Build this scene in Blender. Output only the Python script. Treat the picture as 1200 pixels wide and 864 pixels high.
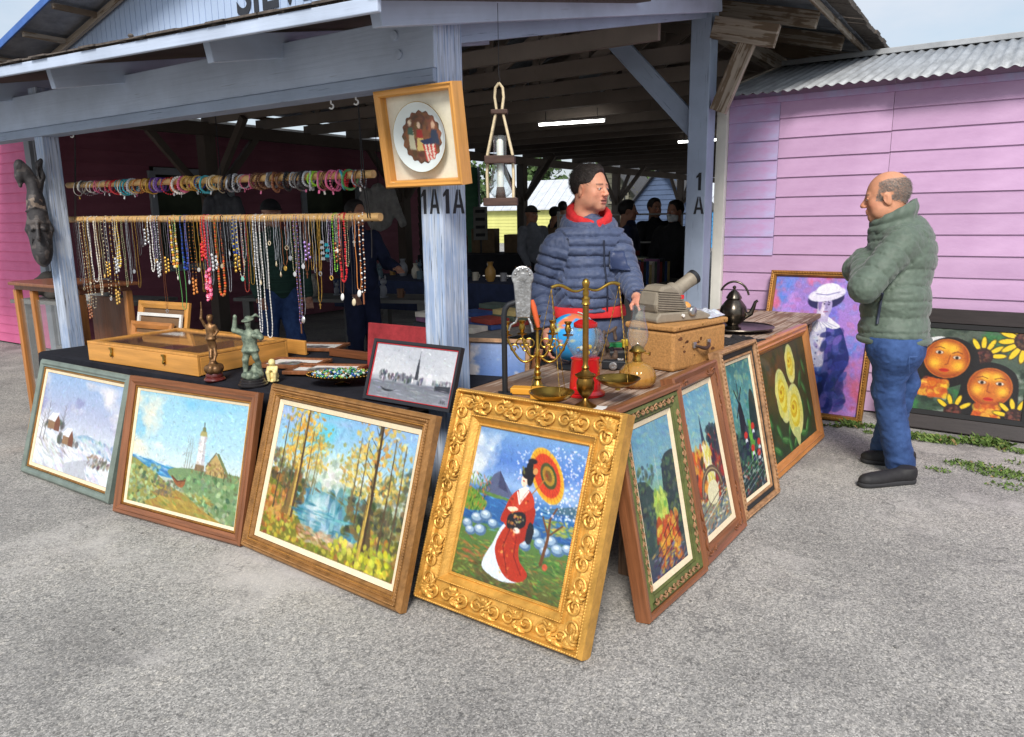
import bpy, bmesh, math, random
import numpy as np
from mathutils import Vector, Matrix
for _o in list(bpy.data.objects): bpy.data.objects.remove(_o)
scene = bpy.context.scene
COL = scene.collection
PI = math.pi
rnd = random.Random(7)

# ------------------------------------------------------------------ camera
F, PW, PH = 880.0, 1200.0, 864.0
PITCH, YAW, ROLL, CH = math.radians(11.3), math.radians(33.8), math.radians(0.8), 1.52
_fw = np.array([-math.sin(YAW)*math.cos(PITCH), math.cos(YAW)*math.cos(PITCH), -math.sin(PITCH)])
_r0 = np.array([math.cos(YAW), math.sin(YAW), 0.0]); _u0 = np.cross(_r0, _fw)
_rt = _r0*math.cos(ROLL) - _u0*math.sin(ROLL); _up = np.cross(_rt, _fw)
_C = np.array([0.0, 0.0, CH])
cam_d = bpy.data.cameras.new('camera'); cam = bpy.data.objects.new('camera', cam_d); COL.objects.link(cam)
cam.matrix_world = Matrix(((_rt[0], _up[0], -_fw[0], 0), (_rt[1], _up[1], -_fw[1], 0), (_rt[2], _up[2], -_fw[2], CH), (0, 0, 0, 1)))
cam_d.sensor_fit = 'HORIZONTAL'; cam_d.sensor_width = 36; cam_d.lens = 36*F/PW
cam_d.clip_start = 0.05; cam_d.clip_end = 3000
scene.camera = cam

def at(px, py, ax, v):
    """point where the pixel's ray meets the plane axis = v"""
    d = _fw + _rt*((px-PW/2)/F) + _up*((PH/2-py)/F)
    return Vector(_C + (v-_C[ax])/d[ax]*d)
def gz(px, py, z=0.0): return at(px, py, 2, z)

# ------------------------------------------------------------------ sky, sun, exposure
SUN_EL, SUN_AZ = math.radians(42), math.radians(152)   # azimuth measured from +Y towards +X
world = bpy.data.worlds.new('World'); scene.world = world; world.use_nodes = True
wn, wl = world.node_tree.nodes, world.node_tree.links
wn.clear()
wo = wn.new('ShaderNodeOutputWorld'); bg = wn.new('ShaderNodeBackground'); sky = wn.new('ShaderNodeTexSky')
sky.sky_type = 'NISHITA'; sky.sun_disc = False; sky.sun_elevation = SUN_EL; sky.sun_rotation = SUN_AZ
sky.air_density = 1.2; sky.dust_density = 2.0
wtc = wn.new('ShaderNodeTexCoord'); wmp = wn.new('ShaderNodeMapping'); wmp.inputs['Scale'].default_value = (1, 1, 2.4)
wmp.inputs['Location'].default_value = (0.35, 0.1, 0.2)
wno = wn.new('ShaderNodeTexNoise'); wno.inputs['Scale'].default_value = 2.3; wno.inputs['Detail'].default_value = 8
wno.inputs['Roughness'].default_value = 0.58
wrp = wn.new('ShaderNodeValToRGB'); wrp.color_ramp.elements[0].position = 0.34; wrp.color_ramp.elements[1].position = 0.60
wrp.color_ramp.elements[0].color = (0.22, 0.22, 0.22, 1); wrp.color_ramp.elements[1].color = (1, 1, 1, 1)
wmx = wn.new('ShaderNodeMix'); wmx.data_type = 'RGBA'
wmx.inputs['B'].default_value = (4.7, 5.2, 5.9, 1)      # thin bright cloud
wl.new(wtc.outputs['Generated'], wmp.inputs['Vector']); wl.new(wmp.outputs['Vector'], wno.inputs['Vector'])
wl.new(wno.outputs['Fac'], wrp.inputs['Fac']); wl.new(wrp.outputs['Color'], wmx.inputs['Factor'])
wl.new(sky.outputs['Color'], wmx.inputs['A']); wl.new(wmx.outputs['Result'], bg.inputs['Color'])
bg.inputs['Strength'].default_value = 0.105
wl.new(bg.outputs['Background'], wo.inputs['Surface'])
sun_d = bpy.data.lights.new('sun', 'SUN'); sun = bpy.data.objects.new('sun', sun_d); COL.objects.link(sun)
sun_d.energy = 2.6; sun_d.angle = math.radians(16); sun_d.color = (1.0, 0.95, 0.88)
_sd = Vector((math.sin(SUN_AZ)*math.cos(SUN_EL), math.cos(SUN_AZ)*math.cos(SUN_EL), math.sin(SUN_EL)))
sun.rotation_euler = _sd.to_track_quat('Z', 'Y').to_euler()
sun.location = (4, -4, 9)
vs = scene.view_settings
vs.view_transform = 'Standard'; vs.look = 'None'; vs.gamma = 1.0; vs.use_curve_mapping = False; vs.exposure = 0.55
scene.render.engine = 'CYCLES'
scene.cycles.max_bounces = 8; scene.cycles.diffuse_bounces = 4; scene.cycles.transparent_max_bounces = 16
scene.cycles.caustics_reflective = False; scene.cycles.caustics_refractive = False

# ------------------------------------------------------------------ materials
def srgb(r, g, b):
    f = lambda c: (c/255/12.92) if c <= 10 else ((c/255+0.055)/1.055)**2.4
    return (f(r), f(g), f(b))
_mats = {}
def mat(name, col, rough=0.6, metal=0.0, var=0.2, vscale=6.0, stretch=(1, 1, 1), bump=0.0, bscale=60.0, col2=None,
        attr=False, trans=0.0, ior=1.45, coat=0.0, emit=0.0, spec=0.5, lo=0.35, hi=0.65, rand=0.0, sss=0.0, sheen=0.0):
    if name in _mats: return _mats[name]
    m = bpy.data.materials.new(name); m.use_nodes = True; _mats[name] = m
    n, l = m.node_tree.nodes, m.node_tree.links; n.clear()
    out = n.new('ShaderNodeOutputMaterial'); b = n.new('ShaderNodeBsdfPrincipled'); l.new(b.outputs[0], out.inputs[0])
    b.inputs['Roughness'].default_value = rough; b.inputs['Metallic'].default_value = metal
    b.inputs['Transmission Weight'].default_value = trans; b.inputs['IOR'].default_value = ior
    b.inputs['Coat Weight'].default_value = coat; b.inputs['Specular IOR Level'].default_value = spec
    if sheen: b.inputs['Sheen Weight'].default_value = sheen
    if sss:
        b.inputs['Subsurface Weight'].default_value = sss; b.inputs['Subsurface Radius'].default_value = (0.01, 0.004, 0.002)
    tc = n.new('ShaderNodeTexCoord'); mp = n.new('ShaderNodeMapping'); mp.inputs['Scale'].default_value = stretch
    l.new(tc.outputs['Object'], mp.inputs['Vector'])
    no = n.new('ShaderNodeTexNoise'); no.inputs['Scale'].default_value = vscale; no.inputs['Detail'].default_value = 6
    no.inputs['Roughness'].default_value = 0.65
    l.new(mp.outputs[0], no.inputs['Vector'])
    rp = n.new('ShaderNodeValToRGB'); e = rp.color_ramp.elements
    e[0].position, e[1].position = lo, hi
    c1 = tuple(c*(1-var) for c in col); c2 = col2 if col2 else tuple(min(1, c*(1+var)) for c in col)
    if attr: c1 = (1-var,)*3; c2 = (1+var*0.6,)*3
    e[0].color, e[1].color = (*c1, 1), (*c2, 1)
    l.new(no.outputs['Fac'], rp.inputs['Fac'])
    src = rp.outputs['Color']
    if attr:
        a = n.new('ShaderNodeVertexColor'); a.layer_name = 'Col'
        mx = n.new('ShaderNodeMix'); mx.data_type = 'RGBA'; mx.blend_type = 'MULTIPLY'; mx.inputs['Factor'].default_value = 1
        l.new(a.outputs['Color'], mx.inputs['A']); l.new(src, mx.inputs['B']); src = mx.outputs['Result']
    if rand:
        oi = n.new('ShaderNodeObjectInfo'); hs = n.new('ShaderNodeHueSaturation')
        mr = n.new('ShaderNodeMapRange'); mr.inputs['To Min'].default_value = 1-rand; mr.inputs['To Max'].default_value = 1+rand
        l.new(oi.outputs['Random'], mr.inputs['Value']); l.new(mr.outputs[0], hs.inputs['Value']); l.new(src, hs.inputs['Color']); src = hs.outputs[0]
    l.new(src, b.inputs['Base Color'])
    if emit:
        b.inputs['Emission Color'].default_value = (*col, 1); b.inputs['Emission Strength'].default_value = emit
    if bump:
        n2 = n.new('ShaderNodeTexNoise'); n2.inputs['Scale'].default_value = bscale; n2.inputs['Detail'].default_value = 5
        l.new(mp.outputs[0], n2.inputs['Vector'])
        bp = n.new('ShaderNodeBump'); bp.inputs['Strength'].default_value = bump; bp.inputs['Distance'].default_value = 0.01
        l.new(n2.outputs['Fac'], bp.inputs['Height']); l.new(bp.outputs[0], b.inputs['Normal'])
    return m

def weathered(name, paint, wood, amount=0.45, grain=(26, 26, 1.3), rough=0.75, crack=0.55, cpos=0.27):
    """old paint on timber: grain along local Z, bare streaks, dark checks"""
    if name in _mats: return _mats[name]
    m = bpy.data.materials.new(name); m.use_nodes = True; _mats[name] = m
    n, l = m.node_tree.nodes, m.node_tree.links; b = n['Principled BSDF']; b.inputs['Roughness'].default_value = rough
    b.inputs['Specular IOR Level'].default_value = 0.3
    tc = n.new('ShaderNodeTexCoord'); mp = n.new('ShaderNodeMapping'); mp.inputs['Scale'].default_value = grain
    oi = n.new('ShaderNodeObjectInfo'); ad = n.new('ShaderNodeVectorMath'); ad.operation = 'ADD'
    l.new(tc.outputs['Object'], ad.inputs[0]); l.new(oi.outputs['Random'], ad.inputs[1]); l.new(ad.outputs[0], mp.inputs['Vector'])
    def noi(scale, det=7, vec=mp.outputs[0], r=0.6):
        x = n.new('ShaderNodeTexNoise'); x.inputs['Scale'].default_value = scale; x.inputs['Detail'].default_value = det
        x.inputs['Roughness'].default_value = r; l.new(vec, x.inputs['Vector']); return x.outputs['Fac']
    def ramp(src, p0, p1, c0=(0, 0, 0), c1=(1, 1, 1)):
        r = n.new('ShaderNodeValToRGB'); r.color_ramp.elements[0].position = p0; r.color_ramp.elements[1].position = p1
        r.color_ramp.elements[0].color = (*c0, 1); r.color_ramp.elements[1].color = (*c1, 1); l.new(src, r.inputs['Fac']); return r.outputs['Color']
    def mix(f, a, bb, mode='MIX'):
        x = n.new('ShaderNodeMix'); x.data_type = 'RGBA'; x.blend_type = mode
        if isinstance(f, float): x.inputs['Factor'].default_value = f
        else: l.new(f, x.inputs['Factor'])
        for s, k in ((a, 'A'), (bb, 'B')):
            if isinstance(s, tuple): x.inputs[k].default_value = (*s, 1)
            else: l.new(s, x.inputs[k])
        return x.outputs['Result']
    fine, big = noi(1.6), noi(2.2, 4, ad.outputs[0])
    pc = ramp(big, 0.3, 0.75, tuple(c*0.82 for c in paint), tuple(min(1, c*1.14) for c in paint))
    wc = ramp(noi(1.0), 0.35, 0.7, tuple(c*0.7 for c in wood), tuple(min(1, c*1.25) for c in wood))
    sm = n.new('ShaderNodeMath'); sm.operation = 'ADD'; l.new(fine, sm.inputs[0]); l.new(big, sm.inputs[1])
    pm = ramp(sm.outputs[0], 1.36-amount*0.8, 1.44-amount*0.8)
    c = mix(pm, pc, wc)
    ck = ramp(noi(2.6, 5), cpos, cpos+.06, tuple(1-crack for _ in range(3)), (1, 1, 1))
    c = mix(1.0, c, ck, 'MULTIPLY')
    l.new(c, b.inputs['Base Color'])
    bp = n.new('ShaderNodeBump'); bp.inputs['Strength'].default_value = 0.35; bp.inputs['Distance'].default_value = 0.006
    l.new(fine, bp.inputs['Height']); l.new(bp.outputs[0], b.inputs['Normal'])
    return m

BLUEW = weathered('blue_grey_paint', srgb(158, 172, 194), srgb(200, 206, 214), 0.42, grain=(44, 44, 1.4), cpos=0.31)
BLUEP = weathered('blue_white_worn_paint', srgb(156, 175, 205), srgb(184, 195, 212), 0.55, grain=(62, 62, 1.7), crack=0.72, cpos=0.36)
BLUEF = weathered('blue_grey_beam_paint', srgb(186, 199, 220), srgb(200, 208, 220), 0.28, grain=(40, 40, 1.2), crack=0.4)
OLDW = weathered('old_bare_timber', srgb(122, 104, 86), srgb(168, 156, 142), 0.5)
DARKW = weathered('dark_timber', srgb(96, 86, 78), srgb(120, 110, 100), 0.4)  # plain dark brown-grey timber tone
PLANK = weathered('grey_table_plank', srgb(132, 104, 84), srgb(172, 152, 136), 0.5, grain=(40, 40, 1.2), crack=.6, cpos=.36)
OAK = mat('oak_wood', srgb(176, 116, 60), 0.42, var=0.25, stretch=(22, 22, 1.5), vscale=2, bump=0.1, bscale=8, coat=0.2)
PINE = mat('honey_pine', srgb(205, 146, 72), 0.4, var=0.16, stretch=(18, 18, 1.5), vscale=2, bump=0.05, bscale=8, coat=0.25)
WALN = mat('walnut_wood', srgb(110, 66, 40), 0.42, var=0.3, stretch=(26, 26, 1.6), vscale=2.2, bump=0.15, bscale=8, coat=0.2)
REDW = mat('red_brown_wood', srgb(128, 80, 50), 0.42, var=0.28, stretch=(24, 24, 1.6), vscale=2.2, bump=0.12, bscale=8, coat=0.2)
BLACK = mat('black_cloth', srgb(34, 35, 42), 0.92, var=0.2, vscale=14, bump=0.3, bscale=220, spec=0.2)
BRASS = mat('aged_brass', srgb(176, 142, 66), 0.3, 1.0, var=0.22, vscale=14, bump=0.05, bscale=40)
DBRASS = mat('dark_brass', srgb(140, 106, 52), 0.34, 1.0, var=0.3, vscale=14)
GILT = mat('gilded_plaster', srgb(212, 160, 76), 0.40, 0.4, var=0.26, vscale=11, bump=0.25, bscale=120)
GILT2 = mat('dull_gilt', srgb(160, 112, 50), 0.42, 0.4, var=0.3, vscale=12, bump=0.25, bscale=120)
STEEL = mat('cast_metal', srgb(168, 168, 168), 0.34, 0.9, var=0.28, vscale=26, bump=0.35, bscale=60)
PEWTER = mat('tarnished_silver', srgb(92, 86, 78), 0.28, 0.95, var=0.5, vscale=12, bump=0.1, bscale=40)
IRON = mat('black_iron', srgb(40, 42, 46), 0.5, 0.3, var=0.2)
def thin_glass(name, tint=(1, 1, 1), body=0.0, ior=1.4):
    m = bpy.data.materials.new(name); m.use_nodes = True; n, l = m.node_tree.nodes, m.node_tree.links; n.clear(); _mats[name] = m
    out = n.new('ShaderNodeOutputMaterial'); tr = n.new('ShaderNodeBsdfTransparent'); gl = n.new('ShaderNodeBsdfGlossy'); fr = n.new('ShaderNodeLayerWeight'); pw = n.new('ShaderNodeMath'); pw.operation = 'POWER'; pw.inputs[1].default_value = 3.5; ma = n.new('ShaderNodeMath'); ma.operation = 'MULTIPLY_ADD'; ma.inputs[1].default_value = .55; ma.inputs[2].default_value = .05; mx = n.new('ShaderNodeMixShader'); df = n.new('ShaderNodeBsdfDiffuse'); m2 = n.new('ShaderNodeMixShader')
    tr.inputs['Color'].default_value = (*tint, 1); gl.inputs['Roughness'].default_value = .03; fr.inputs['Blend'].default_value = .5; l.new(fr.outputs['Facing'], pw.inputs[0]); l.new(pw.outputs[0], ma.inputs[0]); df.inputs['Color'].default_value = (*tint, 1); m2.inputs[0].default_value = body
    no = n.new('ShaderNodeTexNoise'); no.inputs['Scale'].default_value = 9; bp = n.new('ShaderNodeBump'); bp.inputs['Strength'].default_value = .04; l.new(no.outputs['Fac'], bp.inputs['Height']); l.new(bp.outputs[0], gl.inputs['Normal'])
    l.new(tr.outputs[0], m2.inputs[1]); l.new(df.outputs[0], m2.inputs[2]); l.new(ma.outputs[0], mx.inputs[0]); l.new(m2.outputs[0], mx.inputs[1]); l.new(gl.outputs[0], mx.inputs[2]); l.new(mx.outputs[0], out.inputs[0])
    return m
GLASS = thin_glass('clear_glass', (.96, .98, .98), .02)
AMBER = thin_glass('amber_glass', srgb(236, 196, 104), .28)
WHITE = mat('white_plastic', srgb(226, 226, 222), 0.5, var=0.06)
LINEN = mat('linen_liner', srgb(226, 208, 176), 0.85, var=0.08, vscale=60, bump=0.2, bscale=300)
BAMBOO = mat('pale_dowel', srgb(214, 172, 112), 0.55, var=0.16, stretch=(1.2, 14, 14), vscale=3, bump=0.05)
CORD = mat('black_cord', srgb(30, 28, 28), 0.8, var=0.2)

# ------------------------------------------------------------------ mesh tools
def rotm(rx=0, ry=0, rz=0): return Matrix.Rotation(rz, 3, 'Z') @ Matrix.Rotation(ry, 3, 'Y') @ Matrix.Rotation(rx, 3, 'X')
class MB:
    def __init__(s): s.v = []; s.f = []; s.c = []; s.n = 0; s.col = None
    def add(s, v, f, col=None):
        v = np.asarray(v, float).reshape(-1, 3); s.v.append(v)
        k = s.n
        s.f.extend([tuple(int(i)+k for i in q) for q in f]); s.n += len(v)
        c = col if col is not None else (s.col if s.col is not None else (1, 1, 1))
        c = np.asarray(c, float)
        s.c.append(np.tile(c[:3], (len(v), 1)) if c.ndim == 1 else c)
        return s
    def box(s, c, d, R=None, col=None, taper=1.0):
        p = np.array([(x*(taper if z > 0 else 1), y*(taper if z > 0 else 1), z) for x in (-.5, .5) for y in (-.5, .5) for z in (-.5, .5)])*np.array(d)
        if R is not None: p = p @ np.array(R).T
        return s.add(p+np.array(c), [(0, 1, 3, 2), (4, 6, 7, 5), (0, 4, 5, 1), (2, 3, 7, 6), (0, 2, 6, 4), (1, 5, 7, 3)], col)
    def tube(s, path, r, n=8, closed=False, col=None, cap=True, flat=1.0):
        P = np.asarray(path, float); m = len(P)
        rr = np.full(m, r) if np.isscalar(r) else np.asarray(r, float)
        if closed: T = np.roll(P, -1, 0)-np.roll(P, 1, 0)
        else: T = np.gradient(P, axis=0)
        T /= np.linalg.norm(T, axis=1)[:, None]+1e-12
        a = np.array([0, 0, 1.0]) if abs(T[0][2]) < 0.9 else np.array([1.0, 0, 0])
        U = np.zeros_like(P); u = np.cross(T[0], a); u /= np.linalg.norm(u)
        for i in range(m):
            u = u-T[i]*(u@T[i]); u /= np.linalg.norm(u)+1e-12; U[i] = u
        V = np.cross(T, U)
        an = np.arange(n)*2*PI/n
        v = P[:, None]+rr[:, None, None]*(np.cos(an)[None, :, None]*U[:, None]+flat*np.sin(an)[None, :, None]*V[:, None])
        f = []
        for i in range(m if closed else m-1):
            j = (i+1) % m
            for k in range(n): f.append((i*n+k, i*n+(k+1) % n, j*n+(k+1) % n, j*n+k))
        if not closed and cap:
            f.append(tuple(range(n-1, -1, -1))); f.append(tuple((m-1)*n+k for k in range(n)))
        return s.add(v.reshape(-1, 3), f, col)
    def lathe(s, prof, n=20, c=(0, 0, 0), R=None, col=None, flute=0.0, nf=12):
        an = np.arange(n)*2*PI/n; v = []
        for r, z in prof:
            q = r*(1+flute*np.cos(an*nf)) if flute else np.full(n, r)
            v.append(np.stack([q*np.cos(an), q*np.sin(an), np.full(n, z)], 1))
        v = np.concatenate(v); f = []
        for i in range(len(prof)-1):
            for k in range(n): f.append((i*n+k, i*n+(k+1) % n, (i+1)*n+(k+1) % n, (i+1)*n+k))
        if prof[0][0] > 1e-5: f.append(tuple(range(n-1, -1, -1)))
        if prof[-1][0] > 1e-5: f.append(tuple((len(prof)-1)*n+k for k in range(n)))
        if R is not None: v = v @ np.array(R).T
        return s.add(v+np.array(c), f, col)
    def ball(s, c, r, nu=8, nv=6, R=None, col=None):
        r = np.array([r, r, r]) if np.isscalar(r) else np.array(r)
        v = [(0, 0, -1)]
        for j in range(1, nv):
            t = -PI/2+PI*j/nv
            for i in range(nu): v.append((math.cos(t)*math.cos(2*PI*i/nu), math.cos(t)*math.sin(2*PI*i/nu), math.sin(t)))
        v.append((0, 0, 1)); v = np.array(v)*r
        f = [(0, 1+(i+1) % nu, 1+i) for i in range(nu)]
        for j in range(nv-2):
            for i in range(nu):
                a = 1+j*nu; f.append((a+i, a+(i+1) % nu, a+nu+(i+1) % nu, a+nu+i))
        a = 1+(nv-2)*nu; f += [(a+i, a+(i+1) % nu, len(v)-1) for i in range(nu)]
        if R is not None: v = v @ np.array(R).T
        return s.add(v+np.array(c), f, col)
    def prism(s, pts, y0, y1, col=None, plane='xz'):
        n = len(pts)
        if plane == 'xz': v = [(x, y0, z) for x, z in pts]+[(x, y1, z) for x, z in pts]
        elif plane == 'xy': v = [(x, y, y0) for x, y in pts]+[(x, y, y1) for x, y in pts]
        else: v = [(y0, x, z) for x, z in pts]+[(y1, x, z) for x, z in pts]
        f = [tuple(range(n)), tuple(range(2*n-1, n-1, -1))]+[(i, n+i, n+(i+1) % n, (i+1) % n) for i in range(n)]
        return s.add(v, f, col)
    def grid(s, fn, nu, nv, col=None):
        u, v = np.meshgrid(np.linspace(0, 1, nu), np.linspace(0, 1, nv)); p = fn(u.ravel(), v.ravel())
        f = [(j*nu+i, j*nu+i+1, (j+1)*nu+i+1, (j+1)*nu+i) for j in range(nv-1) for i in range(nu-1)]
        return s.add(p, f, col)
    def build(s, name, m, parent=None, smooth=False, bevel=0.0, loc=None, rot=None, colors=False):
        me = bpy.data.meshes.new(name)
        V = np.concatenate(s.v) if s.v else np.zeros((0, 3))
        me.from_pydata(V.tolist(), [], s.f)
        if colors or s.col is not None:
            ca = me.color_attributes.new('Col', 'FLOAT_COLOR', 'POINT')
            cc = np.concatenate([np.concatenate(s.c), np.ones((len(V), 1))], 1).astype(np.float32); ca.data.foreach_set('color', cc.ravel())
        if smooth: me.polygons.foreach_set('use_smooth', [True]*len(me.polygons))
        bm = bmesh.new(); bm.from_mesh(me); bmesh.ops.recalc_face_normals(bm, faces=bm.faces); bm.to_mesh(me); bm.free()
        if smooth: me.set_sharp_from_angle(angle=math.radians(48))
        me.materials.append(m); me.update()
        o = bpy.data.objects.new(name, me); COL.objects.link(o)
        if parent is not None: o.parent = parent
        if loc is not None: o.location = loc
        if rot is not None: o.rotation_euler = rot
        if bevel:
            bv = o.modifiers.new('bevel', 'BEVEL'); bv.width = bevel; bv.segments = 2; bv.limit_method = 'ANGLE'; bv.angle_limit = math.radians(50)
        return o

def tag(o, label=None, cat=None, group=None, kind=None):
    if label: o['label'] = label
    if cat: o['category'] = cat
    if group: o['group'] = group
    if kind: o['kind'] = kind
    return o
def thing(name, label, cat, loc=(0, 0, 0), rot=(0, 0, 0), group=None):
    o = bpy.data.objects.new(name, None); COL.objects.link(o); o.empty_display_size = 0.1
    o.location = loc; o.rotation_euler = rot
    return tag(o, label, cat, group)
def copy_tree(o, parent=None):
    c = o.copy(); COL.objects.link(c)
    if parent is not None: c.parent = parent
    for ch in list(o.children): copy_tree(ch, c)
    return c
def beam(name, p0, p1, w, d, m, parent=None, side=(1, 0, 0), bevel=0.004):
    """timber from p0 to p1 (world), long axis = local Z, w along 'side', d across"""
    p0, p1 = Vector(p0), Vector(p1); z = (p1-p0); L = z.length; z.normalize()
    x = Vector(side); x = (x-z*x.dot(z)).normalized(); y = z.cross(x)
    b = MB(); b.box((0, 0, L/2), (w, d, L)); o = b.build(name, m, None, bevel=bevel)
    M = Matrix((x, y, z)).transposed().to_4x4(); M.translation = p0
    if parent is not None:
        o.parent = parent; M = Matrix.Translation(-Vector(parent.location)) @ M
    o.matrix_local = M
    return o
def text_mesh(body, size, depth=0.002, align='CENTER', bold=0.0):
    cu = bpy.data.curves.new('t', 'FONT'); cu.body = body; cu.size = size; cu.extrude = depth; cu.align_x = align; cu.offset = bold
    cu.resolution_u = 3
    o = bpy.data.objects.new('t', cu); COL.objects.link(o)
    dg = bpy.context.evaluated_depsgraph_get(); dg.update()
    me = bpy.data.meshes.new_from_object(o.evaluated_get(dg)); bpy.data.objects.remove(o); bpy.data.curves.remove(cu)
    return me
def letters(name, body, size, m, parent, M, bold=0.0, sx=1.0):
    me = text_mesh(body, size, bold=bold); me.materials.clear(); me.materials.append(m); me.name = name
    o = bpy.data.objects.new(name, me); COL.objects.link(o); o.parent = parent; o.matrix_local = M @ Matrix.Diagonal((sx, 1, 1, 1))
    return o
def face_mat(origin, right, up):
    r, u = Vector(right).normalized(), Vector(up).normalized(); nrm = r.cross(u)
    M = Matrix((r, u, nrm)).transposed().to_4x4(); M.translation = Vector(origin); return M
def vnoise(P, scale, seed=0):
    """smooth value noise in -1..1 at points P (n,3)"""
    rs = np.random.RandomState(seed); tb = rs.rand(32, 32, 32)*2-1
    q = np.asarray(P)*scale+100; i = np.floor(q).astype(int); f = q-i; f = f*f*(3-2*f); r = 0
    for dx in (0, 1):
        for dy in (0, 1):
            for dz in (0, 1):
                w = (f[:, 0] if dx else 1-f[:, 0])*(f[:, 1] if dy else 1-f[:, 1])*(f[:, 2] if dz else 1-f[:, 2])
                r = r+w*tb[(i[:, 0]+dx) % 32, (i[:, 1]+dy) % 32, (i[:, 2]+dz) % 32]
    return r

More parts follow.
